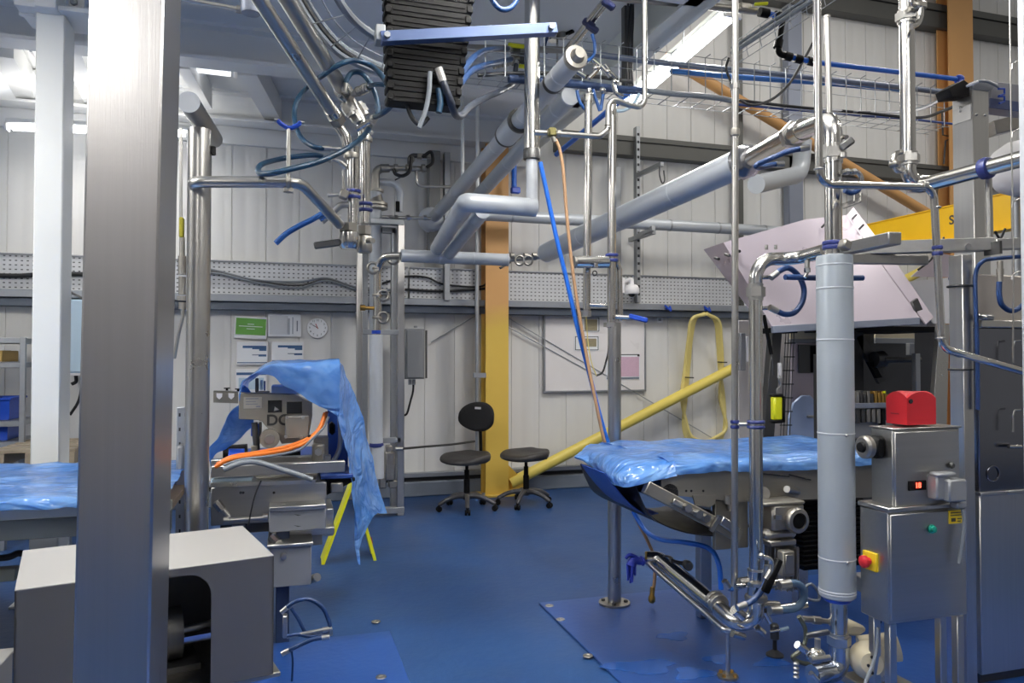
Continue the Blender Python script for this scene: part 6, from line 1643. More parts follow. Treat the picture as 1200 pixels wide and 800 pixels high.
# ---- square steel posts and beam
t = thing('square_steel_post', 'bright square steel post at upper right with cables over its top', 'post', V((P(1150, 290, y=3.3).x, 3.37, 0)))
lo, hi = slab(1141, 105, 1160, 290, 3.3, .14)
xl_, xr_ = P(1141, 200, y=3.3).x, P(1160, 200, y=3.3).x
MB().box((xl_, 3.3, .002), (xr_, 3.44, P(1150, 106, y=3.3).z), .004).build('post_body', STEEL, t)
MB().box((xl_ - .004, 3.31, P(1150, 140, y=3.3).z), (xl_, 3.43, P(1150, 122, y=3.3).z), .001).build('joint_plate', PALEBOX, t)
for (x, y) in ((1126, 130), (1136, 127), (1144.5, 134), (1155, 134.5)):
    p = P(x, y, y=3.3 + (.08 if x < 1140 else -.004)); MB().sphere(p if x > 1140 else V((xl_ - .006, p.y, p.z)), .008).build('bolt_head', SATIN, t)
zt_ = P(1150, 106, y=3.3).z
MB().prism([(xl_ + .0, 3.3, zt_), (xr_, 3.3, zt_), (xr_ + .05, 3.3, zt_ + .03), (xr_ + .05, 3.3, zt_ + .06), (xr_ - .02, 3.3, zt_ + .075), (xl_ + .0, 3.3, zt_ + .04)], (0, .14, 0), .004).build('cable_cowl', GREYBOX, t)
MB().prism([(xl_ - .13, 3.32, zt_ - .05), (xl_, 3.32, zt_ - .03), (xl_, 3.32, zt_ + .04), (xl_ - .04, 3.32, zt_ + .06), (xl_ - .15, 3.32, zt_ + .0)], (0, .1, 0), .003).build('cable_entry', BLKP, t)
t = thing('steel_cross_beam', 'blue-grey cross beam running right from the square post top', 'beam', P(1180, 120, y=3.36))
lo, hi = slab(1161, 100, 1240, 130, 3.36, .12)
MB().box(lo, hi, .004).build('beam_body', mat('beam_grey', S(150, 150, 156), .42, .5, .06, 5), t)
lo2, hi2 = slab(1161, 120, 1240, 131, 3.355, .01); MB().box(lo2, hi2, .001).build('beam_lip', mat('beam_lip_blue', S(78, 88, 122), .42, .4, .06, 5), t)
for (y0_, y1_) in ((104, 106), (113, 115)): MB().tube(W([(1170, y0_), (1177, y0_), (1177, y1_ + 4), (1171, y1_ + 6)], 3.33), .006, 6).build('cable_strap', BLUEPLAS, t)
lo, hi = slab(1165, 128, 1230, 160, 3.7, .1)
tag(MB().beam(P(1160, 152, y=3.7), P(1230, 134, y=3.6), .1, .09, bev=.004).build('steel_bracket', CAST), 'grey sloping bracket bar below the cross beam at the right edge', 'bracket')
m = MB(); pp = []
p = P(1200, 190, y=3.9)
m.lathe([(.02, -.2), (.16, -.19), (.2, -.1), (.2, .1), (.16, .19), (.02, .2)], P(1205, 195, y=4.0), (.2, -1, 0), 30)
t = thing('pale_vessel', 'rounded pale vessel half hidden at the right edge below the cross beam', 'vessel', P(1205, 195, y=4.0))
m.build('vessel_shell', WHITEPL, t)
q = P(1205, 195, y=4.0); MB().tube([q + V((0, .1, -.15)), V((q.x, q.y + .1, .002))], .03, 14).build('stand_pole', GALV, t)

t = thing('steel_frame_beam', 'horizontal square steel beam at right carrying posts and hoses', 'beam', P(1080, 297, y=2.75))
a_, b_ = P(985, 292, y=2.95), P(1163, 291, y=2.62); b_.z = a_.z
MB().beam(a_, b_, .06, 15 * px2m(1080, 2.75), bev=.003).build('beam_body', STEELX, t)
c_, e_ = P(1165, 292, y=2.6), P(1225, 293, y=2.5); c_.z = e_.z = a_.z - .004
MB().beam(c_, e_, .05, 13 * px2m(1180, 2.6), bev=.003).build('beam_extension', STEELX, t)
MB().beam(P(1162, 291, y=2.6), P(1165, 291, y=2.6), .08, 15 * px2m(1160, 2.6)).build('end_plate', DARKMETAL, t)
MB().hexnut(P(1135, 288.5, y=2.60), P(1135, 288.5, y=2.66), .013).build('beam_bolt', SATIN, t)
f_, g_ = P(985, 293, y=2.75), P(1049, 279, y=2.35)
MB().beam(f_, g_, .055, .05, bev=.003).build('cantilever_arm', STEELX, t)
MB().beam(P(965, 303, y=2.9), P(1085, 305, y=2.85), .04, 11 * px2m(1020, 2.9), bev=.003).build('lower_beam', SATIN, t)
t = thing('square_steel_post', 'lower square steel post at right running down beside the red box', 'post', V((P(1130, 600, y=2.62).x, 2.62, 0)))
lo, hi = slab(1129.5, 298, 1141.5, 600, 2.6, .075)
MB().box((lo[0], 2.6, .0), (hi[0], 2.675, hi[2]), .003).build('post_body', STEEL, t)
MB().torus(V(((lo[0] + hi[0]) / 2, 2.637, P(1130, 334.5, y=2.6).z)), (0, 0, 1), .052, .005, 4 * 6).build('cable_tie', BLKR, t)
MB().torus(V(((lo[0] + hi[0]) / 2, 2.637, P(1130, 433, y=2.6).z)), (0, 0, 1), .052, .004, 4 * 6).build('cable_tie', BLKR, t)
# navy hoses on the posts
HN = 'navy hoses around the right hand posts'
hose([(1215, 300), (1190, 301), (1165, 303), (1152, 306), (1144, 318), (1143, 345), (1145, 400), (1146, 480)], [2.55] * 4 + [2.58] * 4, 2.4, NAVYH, 'long navy hose bending from the frame beam down the lower square post', group=HN, ends=False)
hose([(1114, 327), (1120, 325), (1150, 328), (1166, 329), (1172, 330)], 2.7, 3.2, NAVYH, 'short level navy hose behind the lower square post', group=HN, ends=False)
hose([(1171, 330), (1171, 345), (1174, 357), (1184, 364), (1194, 361), (1204, 352)], 2.5, 3.0, NAVYH, 'navy U-shaped hose near the right edge', group=HN, ends=False)
hose([(1202, 333), (1203, 334)], 2.5, 2, NAVYH, 'hose', ends=False) if 0 else None
hose([(920, 324.5), (940, 325), (960, 325.5), (1011, 325.5)], 2.72, 3.4, NAVYH, 'straight navy hose passing behind the big insulated column', ends=False)
t = thing('hose_fitting', 'steel hose fitting hanging from the frame beam near the right edge', 'fitting', P(1172, 330, y=2.5))
for (y0_, y1_, r) in ((306, 315, 3.2), (315, 322, 4), (322, 330, 3.4)): MB().cyl(P(1172, y0_, y=2.5), P(1172, y1_, y=2.5), r * px2m(1172, 2.5), seg=12).build('fitting_section', CAST, t)

# ---- control boxes with the red moulding on top
Yq2 = 2.3
def cb_(x0, y0, x1, y1, dy, dep, nm, m_, t_, bev=.004):
    lo, hi = slab(x0, y0, x1, y1, Yq2 + dy, dep); return MB().box(lo, hi, bev).build(nm, m_, t_), lo, hi
t = thing('control_box', 'upper stainless control box with red digital readout', 'control box', P(1085, 596, y=Yq2))
o_, lo, hi = cb_(1046, 502, 1125, 594, 0, .11, 'box_body', STEELX, t)
o_, l2, h2 = cb_(1049, 505, 1122.5, 592, -.012, .012, 'box_door', STEELX, t, .003)
MB().box((lo[0] - .004, Yq2 - .008, hi[2]), (hi[0] + .004, Yq2 + .115, hi[2] + .006), .002).build('lid_edge', SATIN, t)
d1, _, _ = cb_(1065, 563, 1086, 574.5, -.016, .006, 'display_bezel', BLKP, t, .002)
text_mesh('18', 8.6 * px2m(1076, Yq2), P(1076, 568.8, y=Yq2 - .018), (1, 0, 0), (0, 0, 1), REDLED, 'red_digits', d1, .001, .0006)
p = P(1114, 545, y=Yq2 - .014); MB().lathe([(.011, 0), (.013, .006), (.008, .014)], p, (0, -1, 0), 16).build('lock_knob', DARKMETAL, t)
# switch on the left face
p = P(1028, 523, x=lo[0]); k8 = px2m(1030, 2.4)
MB().obox((lo[0] - .02, p.y, p.z), (.05, .085, .085), None, .012).build('switch_block', BLKP, t)
MB().lathe([(.045, 0), (.045, .02), (.036, .028), (.03, .028)], (lo[0] - .045, p.y - .0, p.z), (-1, 0, 0), 20).build('switch_bezel', CAST, t)
MB().lathe([(.022, 0), (.018, .012)], (lo[0] - .072, p.y, p.z), (-1, 0, 0), 18).build('switch_knob', BLKP, t)
t = thing('interlock_connector', 'grey cast connector bolted on the corner of the upper control box', 'connector', P(1117, 592, y=Yq2 - .06))
for (x0_, y0_, x1_, y1_, dy, dep) in ((1098, 557, 1115, 586, -.06, .05), (1113, 562, 1134, 588, -.085, .06), (1100, 554, 1122, 559, -.07, .05), (1122, 588, 1134, 596, -.07, .04)):
    lo_, hi_ = slab(x0_, y0_, x1_, y1_, Yq2 + dy, dep); MB().box(lo_, hi_, .006).build('connector_shell', GREYBOX, t)
hose([(1128, 596), (1130, 610), (1128, 630), (1124, 660)], Yq2 - .06, 2.2, GREYH, 'grey cable dropping from the cast connector', 'cable', None, False)
t = thing('control_cabinet', 'lower stainless cabinet with green button, under the upper control box', 'cabinet', (P(1085, 700, y=Yq2).x, Yq2, .3))
o_, lo, hi = cb_(1041, 597, 1133, 726, -.02, .145, 'cabinet_body', STEELX, t)
l3, h3 = slab(1041, 592, 1133, 597.5, Yq2 - .03, .16); MB().box(l3, h3, .003).build('cabinet_lid', SATIN, t)
cb_(1044, 600, 1130, 723, -.032, .012, 'cabinet_door', STEELX, t, .003)
p = P(1091.5, 619.5, y=Yq2 - .034); MB().lathe([(.017, 0), (.017, .006), (.012, .008), (.012, .016), (.009, .018)], p, (0, -1, 0), 20).build('green_button', GREENB, t)
yl_, _, _ = cb_(1112, 597.5, 1129, 613, -.0345, .002, 'warning_label', YELTAG, t, 0)
m = MB()
for (a0, b0, a1, b1) in ((1114, 600, 1127, 601), (1114, 603, 1127, 604), (1115, 607, 1120, 611), (1122, 607, 1127, 608), (1122, 610, 1126, 611)):
    l3, h3 = slab(a0, b0, a1, b1, Yq2 - .0362, .0015); m.box(l3, h3)
m.build('label_print', INKK, yl_)
p = P(1021, 657, x=lo[0]); MB().obox((lo[0] - .004, p.y, p.z), (.012, .07, .07), None, .002).build('stop_plate', YELTAG, t)
MB().lathe([(.014, 0), (.014, .012), (.024, .018), (.024, .03), (.016, .036)], (lo[0] - .01, p.y, p.z), (-1, 0, 0), 20).build('stop_button', REDC, t)
for x in (1046, 1125):
    for y_ in (Yq2 + .0, Yq2 + .08): q = P(x, 700, y=Yq2); MB().box((q.x - .015, y_, .012), (q.x + .02, y_ + .03, zz(726, 1085, Yq2)), .003).build('cabinet_leg', SATIN, t)
l3, h3 = slab(1003, 668, 1041, 690, Yq2 + .3, .05)
MB().beam(P(1003, 678, y=Yq2 + .3), P(1042, 702, y=Yq2 + .1), .05, .06, bev=.003).build('base_channel', SATIN, t)
# red moulding
t = thing('red_cover', 'red moulded cover standing on the upper control box', 'cover', P(1067, 502, y=Yq2 + .12))
zb_ = zz(501, 1067, Yq2) + .008
x0_, x1_ = P(1063, 490, y=Yq2 + .02).x, P(1097, 490, y=Yq2 + .02).x; w_ = x1_ - x0_
hR = P(1078, 459, y=Yq2 + .02).z - zb_; dR = .105
def rc(u, v):
    f = lambda q: 1 - abs(2 * q - 1) ** 2.2
    return (x0_ + u * w_ + (.5 - u) * .0, Yq2 + .02 + v * dR, zb_ + hR * (.80 + .20 * max(f(u), f(v))))
m = MB(); N_ = 14; m.grid([[rc(i / N_, j / N_) for i in range(N_ + 1)] for j in range(N_ + 1)])
ring = [(i / N_, 0) for i in range(N_)] + [(1, j / N_) for j in range(N_)] + [(1 - i / N_, 1) for i in range(N_)] + [(0, 1 - j / N_) for j in range(N_ + 1)]
m.grid([[rc(u, v) for u, v in ring], [(rc(u, v)[0], rc(u, v)[1], zb_) for u, v in ring]])
bmesh.ops.remove_doubles(m.bm, verts=m.bm.verts[:], dist=.0004)
m.build('cover_shell', REDC, t, angle=50)
MB().lathe([(.009, 0), (.009, .004)], (x0_ + w_ * .12, Yq2 + .02, zb_ + .72 * hR), (0, -1, 0), 16).build('screw_hole', DARK, t)
m = MB(); m.box((x0_ - .002, Yq2 + .06, zb_ + hR * .3), (x0_, Yq2 + .10, zb_ + hR * .34)); m.build('moulded_mark', mat('dark_red', S(120, 20, 28), .5), t)

# ---- tall stainless cabinet at the right edge
Y9 = 2.62
t = thing('steel_cabinet', 'tall shallow stainless cabinet with dark door at the right edge', 'cabinet', (P(1180, 600, y=Y9).x, Y9 + .04, 0))
xl_ = P(1147, 500, y=Y9).x; xr_ = xl_ + .62
def zc_(y): return P(1170, y, y=Y9).z
MB().box((xl_, Y9, zc_(383)), (xr_, Y9 + .08, zc_(322)), .006).build('upper_panel', mat('warm_panel_steel', S(190, 182, 172), .4, .6, .05, 5), t)
MB().box((xl_ - .01, Y9 - .03, zc_(384)), (xr_, Y9, zc_(375.5)), .003).build('ledge', SATIN, t)
MB().box((xl_, Y9, zc_(575)), (xr_, Y9 + .08, zc_(384)), .004).build('dark_door', mat('dark_mirror_steel', S(120, 122, 130), .2, 1, .1, 4), t)
MB().box((xl_ - .006, Y9 - .012, zc_(579)), (xr_, Y9 + .08, zc_(575)), .002).build('trim_bar', SATIN, t)
MB().box((xl_, Y9, .06), (xr_, Y9 + .08, zc_(579)), .004).build('lower_panel', STEEL, t)
MB().box((xl_ + .02, Y9 + .03, 0), (xr_, Y9 + .07, .06)).build('plinth', DARKMETAL, t)
MB().obox(P(1154, 371, y=Y9 - .05), (.055, .06, .025), (.2, 0, 0), .006).build('door_catch', SATIN, t)
for y in (399, 480): MB().tube(fillet(W([(1196, y), (1189, y + .5), (1187, y + 7), (1187, y + 26)], Y9 - .04), .01), .004, 8).build('hinge_rod', SATIN, t)
MB().cyl(P(1182, 523, y=Y9 - .03), P(1196, 523, y=Y9 - .03), .009, seg=12).build('latch_pin', PIPE, t)
MB().torus(P(1164, 555, y=Y9 - .002), (0, 1, 0), .035, .004, 24).build('round_emboss', mat('dark_mirror_steel', S(120, 122, 130), .2), t)
# wire with hooks and the pale post at the very edge
t = thing('hook_wire', 'thin vertical steel wire with small hooks along the right edge', 'wire', P(1186, 560, y=2.35))
k9 = px2m(1186, 2.35)
MB().tube(W([(1183, -20), (1185, 150), (1188, 300), (1187, 420)], 2.35), .9 * k9, 8).build('wire', SATIN, t)
for y in (73, 153, 235, 320): MB().tube(W([(1186, y + 8), (1186.5, y + 2), (1194, y - 2), (1200, y - 3)], 2.34), .9 * k9, 8).build('wire_hook', SATIN, t)
t = thing('edge_post', 'pale grey square post right at the right edge of the picture', 'post', (P(1205, 600, y=2.1).x, 2.1, 0))
x0_ = P(1196.5, 400, y=2.13).x; MB().box((x0_, 2.1, .0), (x0_ + .09, 2.13, 3.6), .006).build('post_body', JACKETW, t)
MB().box((x0_ - .03, 2.07, 0), (x0_ + .12, 2.22, .012), .002).build('base_plate', JACKETW, t)

# ---- pump, fittings and hoses at the foot of the insulated column
Yp2 = 2.45; kp = px2m(1010, Yp2)
t = thing('pump', 'cream painted pump motor at the foot of the insulated column', 'pump', P(1020, 790, y=Yp2))
def pp_(x, y, d=0.): return P(x, y, y=Yp2 + d)
MB().cyl(pp_(1008, 762, .12), pp_(1052, 757, .05), 17 * kp, seg=26).build('motor_body', CREAM, t)
MB().lathe([(22 * kp, 0), (22 * kp, .02), (18 * kp, .05), (12 * kp, .07)], pp_(1018, 772, .0), (-.5, -.8, .1), 26).build('pump_flange', CREAM, t)
MB().lathe([(19 * kp, 0), (19 * kp, .015), (15 * kp, .025)], pp_(1026, 778, -.03), (-.3, -.9, .1), 26).build('fan_cover', GREYBOX, t)
m = MB()
for k in range(6):
    a_ = k * PI / 3; q = pp_(1026, 778, -.06) + V((math.cos(a_) * .035, 0, math.sin(a_) * .035)); m.cyl(q, q + V((-.003, -.006, 0)), .006, seg=8)
m.build('cover_hole', DARK, t)
m = MB(); m.prism([pp_(992, 735, .06), pp_(1000, 731, .06), pp_(1012, 732, .06), pp_(1018, 739, .06), pp_(1008, 746, .06), pp_(993, 745, .06)], (0, .12, .0), .01); m.build('terminal_box', CREAM, t)
MB().cyl(pp_(1000, 733, .1), pp_(1004, 733, .1), 2.5 * kp, seg=10).build('box_screw', SATIN, t)
MB().cyl(pp_(1022, 727, -.02), pp_(1030, 727, -.02), 4 * kp, seg=12).build('cable_gland', BLKP, t)
MB().tube(spline(W([(1029, 735), (1028, 755), (1024, 775), (1016, 795), (1010, 812)], Yp2 - .1), 6), 2.0 * kp, 8).build('motor_cable', GREYH, t)
MB().obox(pp_(1030, 800, .05), (.22, .2, .03), None, .004).build('foot_plate', CAST, t)
for x in (1014, 1046): MB().cyl((pp_(x, 800, .05).x, Yp2 + .05, .012), pp_(x, 800, .05), .014, seg=10).build('foot_leg', CAST, t)
t = thing('pump_valve', 'steel valve body with round head left of the column foot', 'valve', P(958, 780, y=2.45))
MB().sphere(pp_(956, 768), 10 * kp, (1.2, 1, .9)).build('valve_body', PIPE, t)
MB().cyl(pp_(944, 762), pp_(934, 755), 4.4 * kp, seg=14).build('valve_port', PIPE, t)
MB().cyl(pp_(958, 760), pp_(958, 748), 3.4 * kp, seg=12).build('valve_stem', CAST, t)
MB().beam(pp_(945, 745, -.02), pp_(972, 740, -.05), .015, .02, bev=.004).build('valve_lever', DARKMETAL, t)
MB().cyl(pp_(950, 773, -.03), pp_(972, 770, -.03), 3.2 * kp, seg=12).build('hose_tail', SATIN, t)
for k in range(4): MB().lathe([(2.6 * kp, 0), (3.6 * kp, .006), (2.6 * kp, .012)], pp_(933, 779 + k * 5.2), seg=12).build('drain_bead', SATIN, t)
MB().cyl(pp_(950, 788), pp_(958, 797), 3 * kp, seg=12).build('drain_port', PIPE, t)
hose([(936, 722), (943, 735), (944, 750), (938, 762), (929, 770), (938, 776), (950, 778)], 2.55, 2.6, mat('dark_olive_hose', S(58, 62, 52), .45), 'dark olive hose curling beside the column foot', ends=False)
t = thing('pipe_coupling', 'short steel threaded coupling left of the lower column pipe', 'coupling', P(955, 727, y=2.6))
for (x0_, x1_, r) in ((940, 952, 4), (952, 961, 5), (961, 972, 3.2)): MB().cyl(P(x0_, 725 + (x0_ - 940) * .1, y=2.6), P(x1_, 725 + (x1_ - 940) * .1, y=2.6), r * kp, seg=8).build('coupling_section', SATIN, t)
MB().beam(P(947, 744, y=2.5), P(971, 740, y=2.45), .012, .018).build('small_lever', DARKMETAL, t)
t = thing('machine_foot', 'round black adjustable foot with blue-handled tap near the bottom centre right', 'foot', P(908, 768, z=.012))
q = P(908, 768, z=.012); kf = px2m(908, q.y)
MB().lathe([(10 * kf, 0), (10 * kf, .008), (6 * kf, .02), (2.5 * kf, .03), (2.2 * kf, .09)], q, seg=24).build('foot_pad', BLKR, t)
MB().lathe([(3 * kf, .08), (5 * kf, .085), (5 * kf, .15), (3 * kf, .16)], q, seg=18).build('foot_hub', DARKMETAL, t)
MB().cyl(P(902, 740, y=q.y - .05), P(914, 738, y=q.y - .05), 1.6 * kf, seg=10).build('tap_handle', PIPE, t)
MB().cyl(P(914, 738, y=q.y - .05), P(924, 735.5, y=q.y - .06), 2.2 * kf, seg=10).build('handle_grip', LBLUE, t)
# knot of tubing by the riser foot
YK = 2.75; kk_ = px2m(910, YK)
TG = 'short hoses and tubes by the riser foot'
hose([(916, 685), (930, 683), (940, 688), (942, 700), (936, 710), (925, 714), (905, 715)], YK, 4.4, mat('slate_blue_hose', S(70, 96, 122), .35), 'slate blue hose loop right of the riser foot', group=TG)
hose([(899, 665), (898, 680), (890, 695), (878, 706), (866, 711)], YK, 3.6, NAVYH, 'navy hose curving down left from the black lever valve', group=TG)
hose([(850, 682), (856, 690), (868, 686)], YK + .15, 3, mat('bright_navy_hose', S(36, 84, 150), .35), 'short bright blue hose left of the riser foot', group=TG)
hose([(940, 690), (950, 684), (958, 692), (960, 702), (952, 703), (945, 700)], YK + .1, 1.6, GREYH, 'thin grey looped tube left of the big insulated column', group=TG, ends=False)
t = thing('butterfly_valve', 'steel valve with long black lever beside the riser foot', 'valve', P(900, 700, y=YK))
MB().beam(P(913, 655, y=YK - .03), P(896, 694, y=YK - .03), .03, 9 * kk_, bev=.006).build('black_lever', BLKP, t)
MB().tube(fillet(W([(892, 652), (905, 655), (903, 668), (897, 678)], YK - .06), .03), 3 * kk_, 12).build('lever_bracket', PIPE, t)
MB().sphere(P(892, 651, y=YK - .06), 3.4 * kk_).build('lever_knuckle', SATIN, t)
MB().cyl(P(866, 683, y=YK + .1), P(884, 680, y=YK + .1), 6 * kk_, seg=16).build('valve_body', PIPE, t)
for (x0_, y0_, x1_, y1_, r) in ((862, 686, 872, 686, 3), (900, 684, 916, 682, 4.2), (893, 708, 912, 709, 5), (900, 716, 944, 709, 5.4), (896, 716, 902, 728, 4), (860, 714, 870, 722, 6), (888, 736, 895, 742, 4), (858, 742, 872, 746, 4.2)):
    MB().cyl(P(x0_, y0_, y=YK + .05), P(x1_, y1_, y=YK + .05), r * kk_, seg=14).build('pipe_stub', PIPE, t)
for (x, y, r) in ((886, 684, 9), (913, 682, 5.4), (908, 710, 6.4)): MB().hexnut(P(x, y + 2, y=YK + .04), P(x, y - 2, y=YK + .04), r * kk_).build('union_nut', SATIN, t)
# ================================================================== guarded machine behind the right conveyor
t = thing('packing_machine', 'large machine with raised lilac steel guard sheets behind the insulated column', 'machine', V((P(1000, 500, y=4.6).x, 4.6, 0)))
A_, B_, C_, D_, E_ = P(848, 284, y=4.75), P(1000, 243, y=4.75), P(1042, 308, y=4.5), P(1092, 374, y=4.15), P(905, 383, y=4.15)
nrm = (B_ - A_).cross(E_ - A_).normalized()
if nrm.y > 0: nrm = -nrm
def onplane(x, y):
    r = ray(x, y); q = CAM + r * ((A_ - CAM).dot(nrm) / r.dot(nrm)); return q
pl_ = [onplane(x, y) for x, y in ((848, 284), (944, 257), (950, 252), (1000, 243), (1042, 308), (1093, 374), (1084, 379), (1076, 372.5), (905, 383))]
MB().prism([onplane(x, y) for x, y in ((848, 284), (944, 257), (992, 252), (1040, 320), (1078, 372.5), (905, 383))], nrm * -.006).build('guard_sheet', PLATE, t)
MB().prism([onplane(x, y) + nrm * .004 for x, y in ((992, 252), (1000, 243), (1050, 308), (1094, 372), (1085, 380), (1041, 320))], nrm * -.014, .002).build('guard_flange', PLATE, t)
MB().prism([onplane(848, 284), onplane(905, 383), P(893, 381, y=4.5), P(825, 292, y=5.1)], (.0, .004, -.003)).build('side_flange', PLATE, t)
MB().beam(onplane(905, 386) , onplane(1076, 376), .04, 8 * px2m(990, 4.2), bev=.003).build('lower_edge_bar', BLUEBAR, t)
for (x, y) in ((838, 302), (850, 298), (862, 293)):
    q = onplane(x, y) if x > 846 else P(x, y, y=4.9); MB().cyl(q + V((0, .0, 0)), q + V((-.02, -.08, -.02)), .011, seg=10).build('guard_knob', DARKMETAL, t)
for (x, y) in ((998, 258), (1006, 270), (962, 268)):
    q = onplane(x, y) + nrm * .01; MB().cyl(q, q + nrm * .03 + V((.03, 0, .015)), .008, seg=8).build('latch_pin', DARKMETAL, t)
q = onplane(1074, 362) + nrm * .012; MB().obox(q, (.06, .02, .12), (0, -.5, 0), .004).build('hinge_bracket', DARKMETAL, t)
MB().prism([P(1062, 330, y=4.7), P(1152, 321, y=4.7), P(1152, 379, y=4.7), P(1094, 379, y=4.7)], (0, .01, 0)).build('white_panel', WHITEPL, t)
MB().prism([P(1068, 324, y=4.9), P(1100, 296, y=4.9), P(1150, 306, y=4.9), P(1150, 325, y=4.9)], (0, .01, 0)).build('upper_panel', PLATE, t)
def kb_(x0, y0, x1, y1, Y, dep, nm, m_, bev=.003):
    lo, hi = slab(x0, y0, x1, y1, Y, dep); return MB().box(lo, hi, bev).build(nm, m_, t)
# frame and dark interior
DKB = mat('machine_dark_panel', S(64, 64, 66), .5, .2, .1, 6)
lo, hi = slab(999, 384, 1108, 560, 5.1, .02); MB().box(lo, hi).build('rear_panel', DKB, t)
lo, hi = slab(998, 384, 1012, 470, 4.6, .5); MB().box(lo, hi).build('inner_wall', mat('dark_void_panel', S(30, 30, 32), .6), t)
kb_(998, 382, 1112, 388, 4.3, .6, 'top_plate', BLKP)
kb_(1026, 385, 1072, 401, 5.0, .02, 'cream_panel', CREAM); kb_(1026, 396, 1072, 402.5, 4.99, .02, 'panel_shadow_rail', GREYBOX)
MB().cyl(P(1036, 421.5, y=4.5), P(1078, 421.5, y=4.5), 3.2 * px2m(1050, 4.5), seg=14).build('drive_shaft', DARKMETAL, t)
MB().lathe([(10 * px2m(1036, 4.6), 0), (9 * px2m(1036, 4.6), .08)], P(1034, 421, y=4.55), (-1, 0, 0), 22).build('shaft_hub', DARKMETAL, t)
kb_(1073.5, 414, 1079, 470, 4.4, .04, 'inner_strut', GALV); kb_(1066, 402, 1072, 416, 4.8, .04, 'inner_strut', GREYBOX)
MB().prism([P(1003, 395, y=4.6), P(1012, 392, y=4.6), P(1040, 445, y=4.6), P(1031, 450, y=4.6)], (0, .03, 0)).build('slant_arm', DARKMETAL, t)
MB().prism([P(1018, 424, y=4.55), P(1024, 424, y=4.55), P(1034, 442, y=4.55), P(1028, 443, y=4.55)], (0, .03, 0)).build('slant_arm', BLKP, t)
kb_(1002, 472, 1042, 478, 4.3, .05, 'manifold_bar', BLUEBAR)
rng = random.Random(9)
for k in range(9):
    x = 1004 + k * 4.2; kb_(x, 456 + rng.uniform(0, 6), x + 3.2, 472, 4.32, .05, 'manifold_fitting', rng.choice([DARKMETAL, CAST, BRASS]), .002)
for k in range(6):
    x = 1004 + k * 6; kb_(x, 479, x + 4, 494 + rng.uniform(0, 5), 4.32, .05, 'cylinder_head', rng.choice([DARKMETAL, BLKP, CAST]), .002)
kb_(1036, 458, 1038.5, 461, 4.3, .02, 'pilot_lamp', HIVIS, .002)
kb_(1000, 494, 1046, 512, 4.36, .06, 'lower_guard', GREYBOX)
MB().prism([P(1101, 380, y=4.2), P(1113, 380, y=4.2), P(1108, 560, y=4.2), P(1088, 560, y=4.2)], (0, .04, 0), .002).build('frame_post', SATIN, t)
MB().prism([P(906, 384, y=4.3), P(917, 384, y=4.3), P(906, 530, y=4.3), P(894, 530, y=4.3)], (0, .06, 0), .002).build('frame_post', DARKMETAL, t)
MB().tube(W([(895, 369), (898, 385), (904, 415)], 4.22), 2.2 * px2m(900, 4.2), 10).build('gas_strut', BLKP, t)
MB().tube(W([(904, 415), (907, 440)], 4.22), 1.2 * px2m(900, 4.2), 8).build('strut_rod', DARKMETAL, t)
kb_(913, 425, 916.5, 443, 4.28, .02, 'pale_rod', WHITEPL)
kb_(905, 384, 935, 390, 4.3, .2, 'top_bracket', BLKP)
for k in range(4):
    MB().tube(W([(921 + k * 3.2, 388), (914.5 + k * 3.6, 514)], 4.36), .55 * px2m(920, 4.36), 6).build('ladder_wire', DARKMETAL, t)
for k in range(8):
    f = k / 7.5; MB().tube(W([(919.5 - 7 * f, 402 + 16 * k), (932 - 5 * f, 402 + 16 * k)], 4.355), .6 * px2m(920, 4.36), 6).build('ladder_rung', BLKP, t)
kb_(927, 385, 962, 397, 4.8, .02, 'cream_panel', CREAM); kb_(927, 397, 962, 402, 4.79, .03, 'panel_rail', GREYBOX)
kb_(928, 402, 962, 540, 4.8, .02, 'side_panel', PLATE)
wn_ = kb_(937, 403.5, 958, 437, 4.78, .02, 'panel_window', mat('window_dark_grey', S(74, 76, 74), .3, 0, .1, 8), .002)
lo, hi = slab(950, 405, 956, 436, 4.776, .006); MB().box(lo, hi).build('window_post', BLKP, wn_)
kb_(956.5, 415, 959.5, 520, 4.4, .03, 'dark_pole', DARKMETAL)
lo, hi = slab(926, 464, 956, 540, 4.74, .02)
c_ = [P(x, y, y=4.74) for x, y in ((924, 490), (930, 472), (940, 463), (950, 463), (956, 470), (956, 530), (924, 530))]
MB().prism(c_, (0, .02, 0), .006).build('blue_tint_cover', mat('pale_blue_film', S(166, 184, 216), .3, 0, .1, 8), t)
MB().cyl(P(946, 488, y=4.7), P(953, 488, y=4.7), 1.6 * px2m(950, 4.7), seg=10).build('rod_end', SATIN, t)
kb_(866, 376, 932, 560, 5.3, .02, 'end_panel', mat('pale_grey_panel', S(206, 202, 198), .5, .1, .04, 5))
kb_(868, 390, 874, 434, 4.9, .06, 'control_strip', GREYBOX); kb_(875, 394, 880, 424, 4.9, .05, 'control_strip', WHITEPL)
# legs to the floor
for (x, Y) in ((905, 4.4), (1000, 4.9), (1098, 4.4)):
    q = P(x, 500, y=Y); MB().box((q.x - .03, Y, .0), (q.x + .03, Y + .06, P(x, 512, y=Y).z), .003).build('machine_leg', DARKMETAL, t)
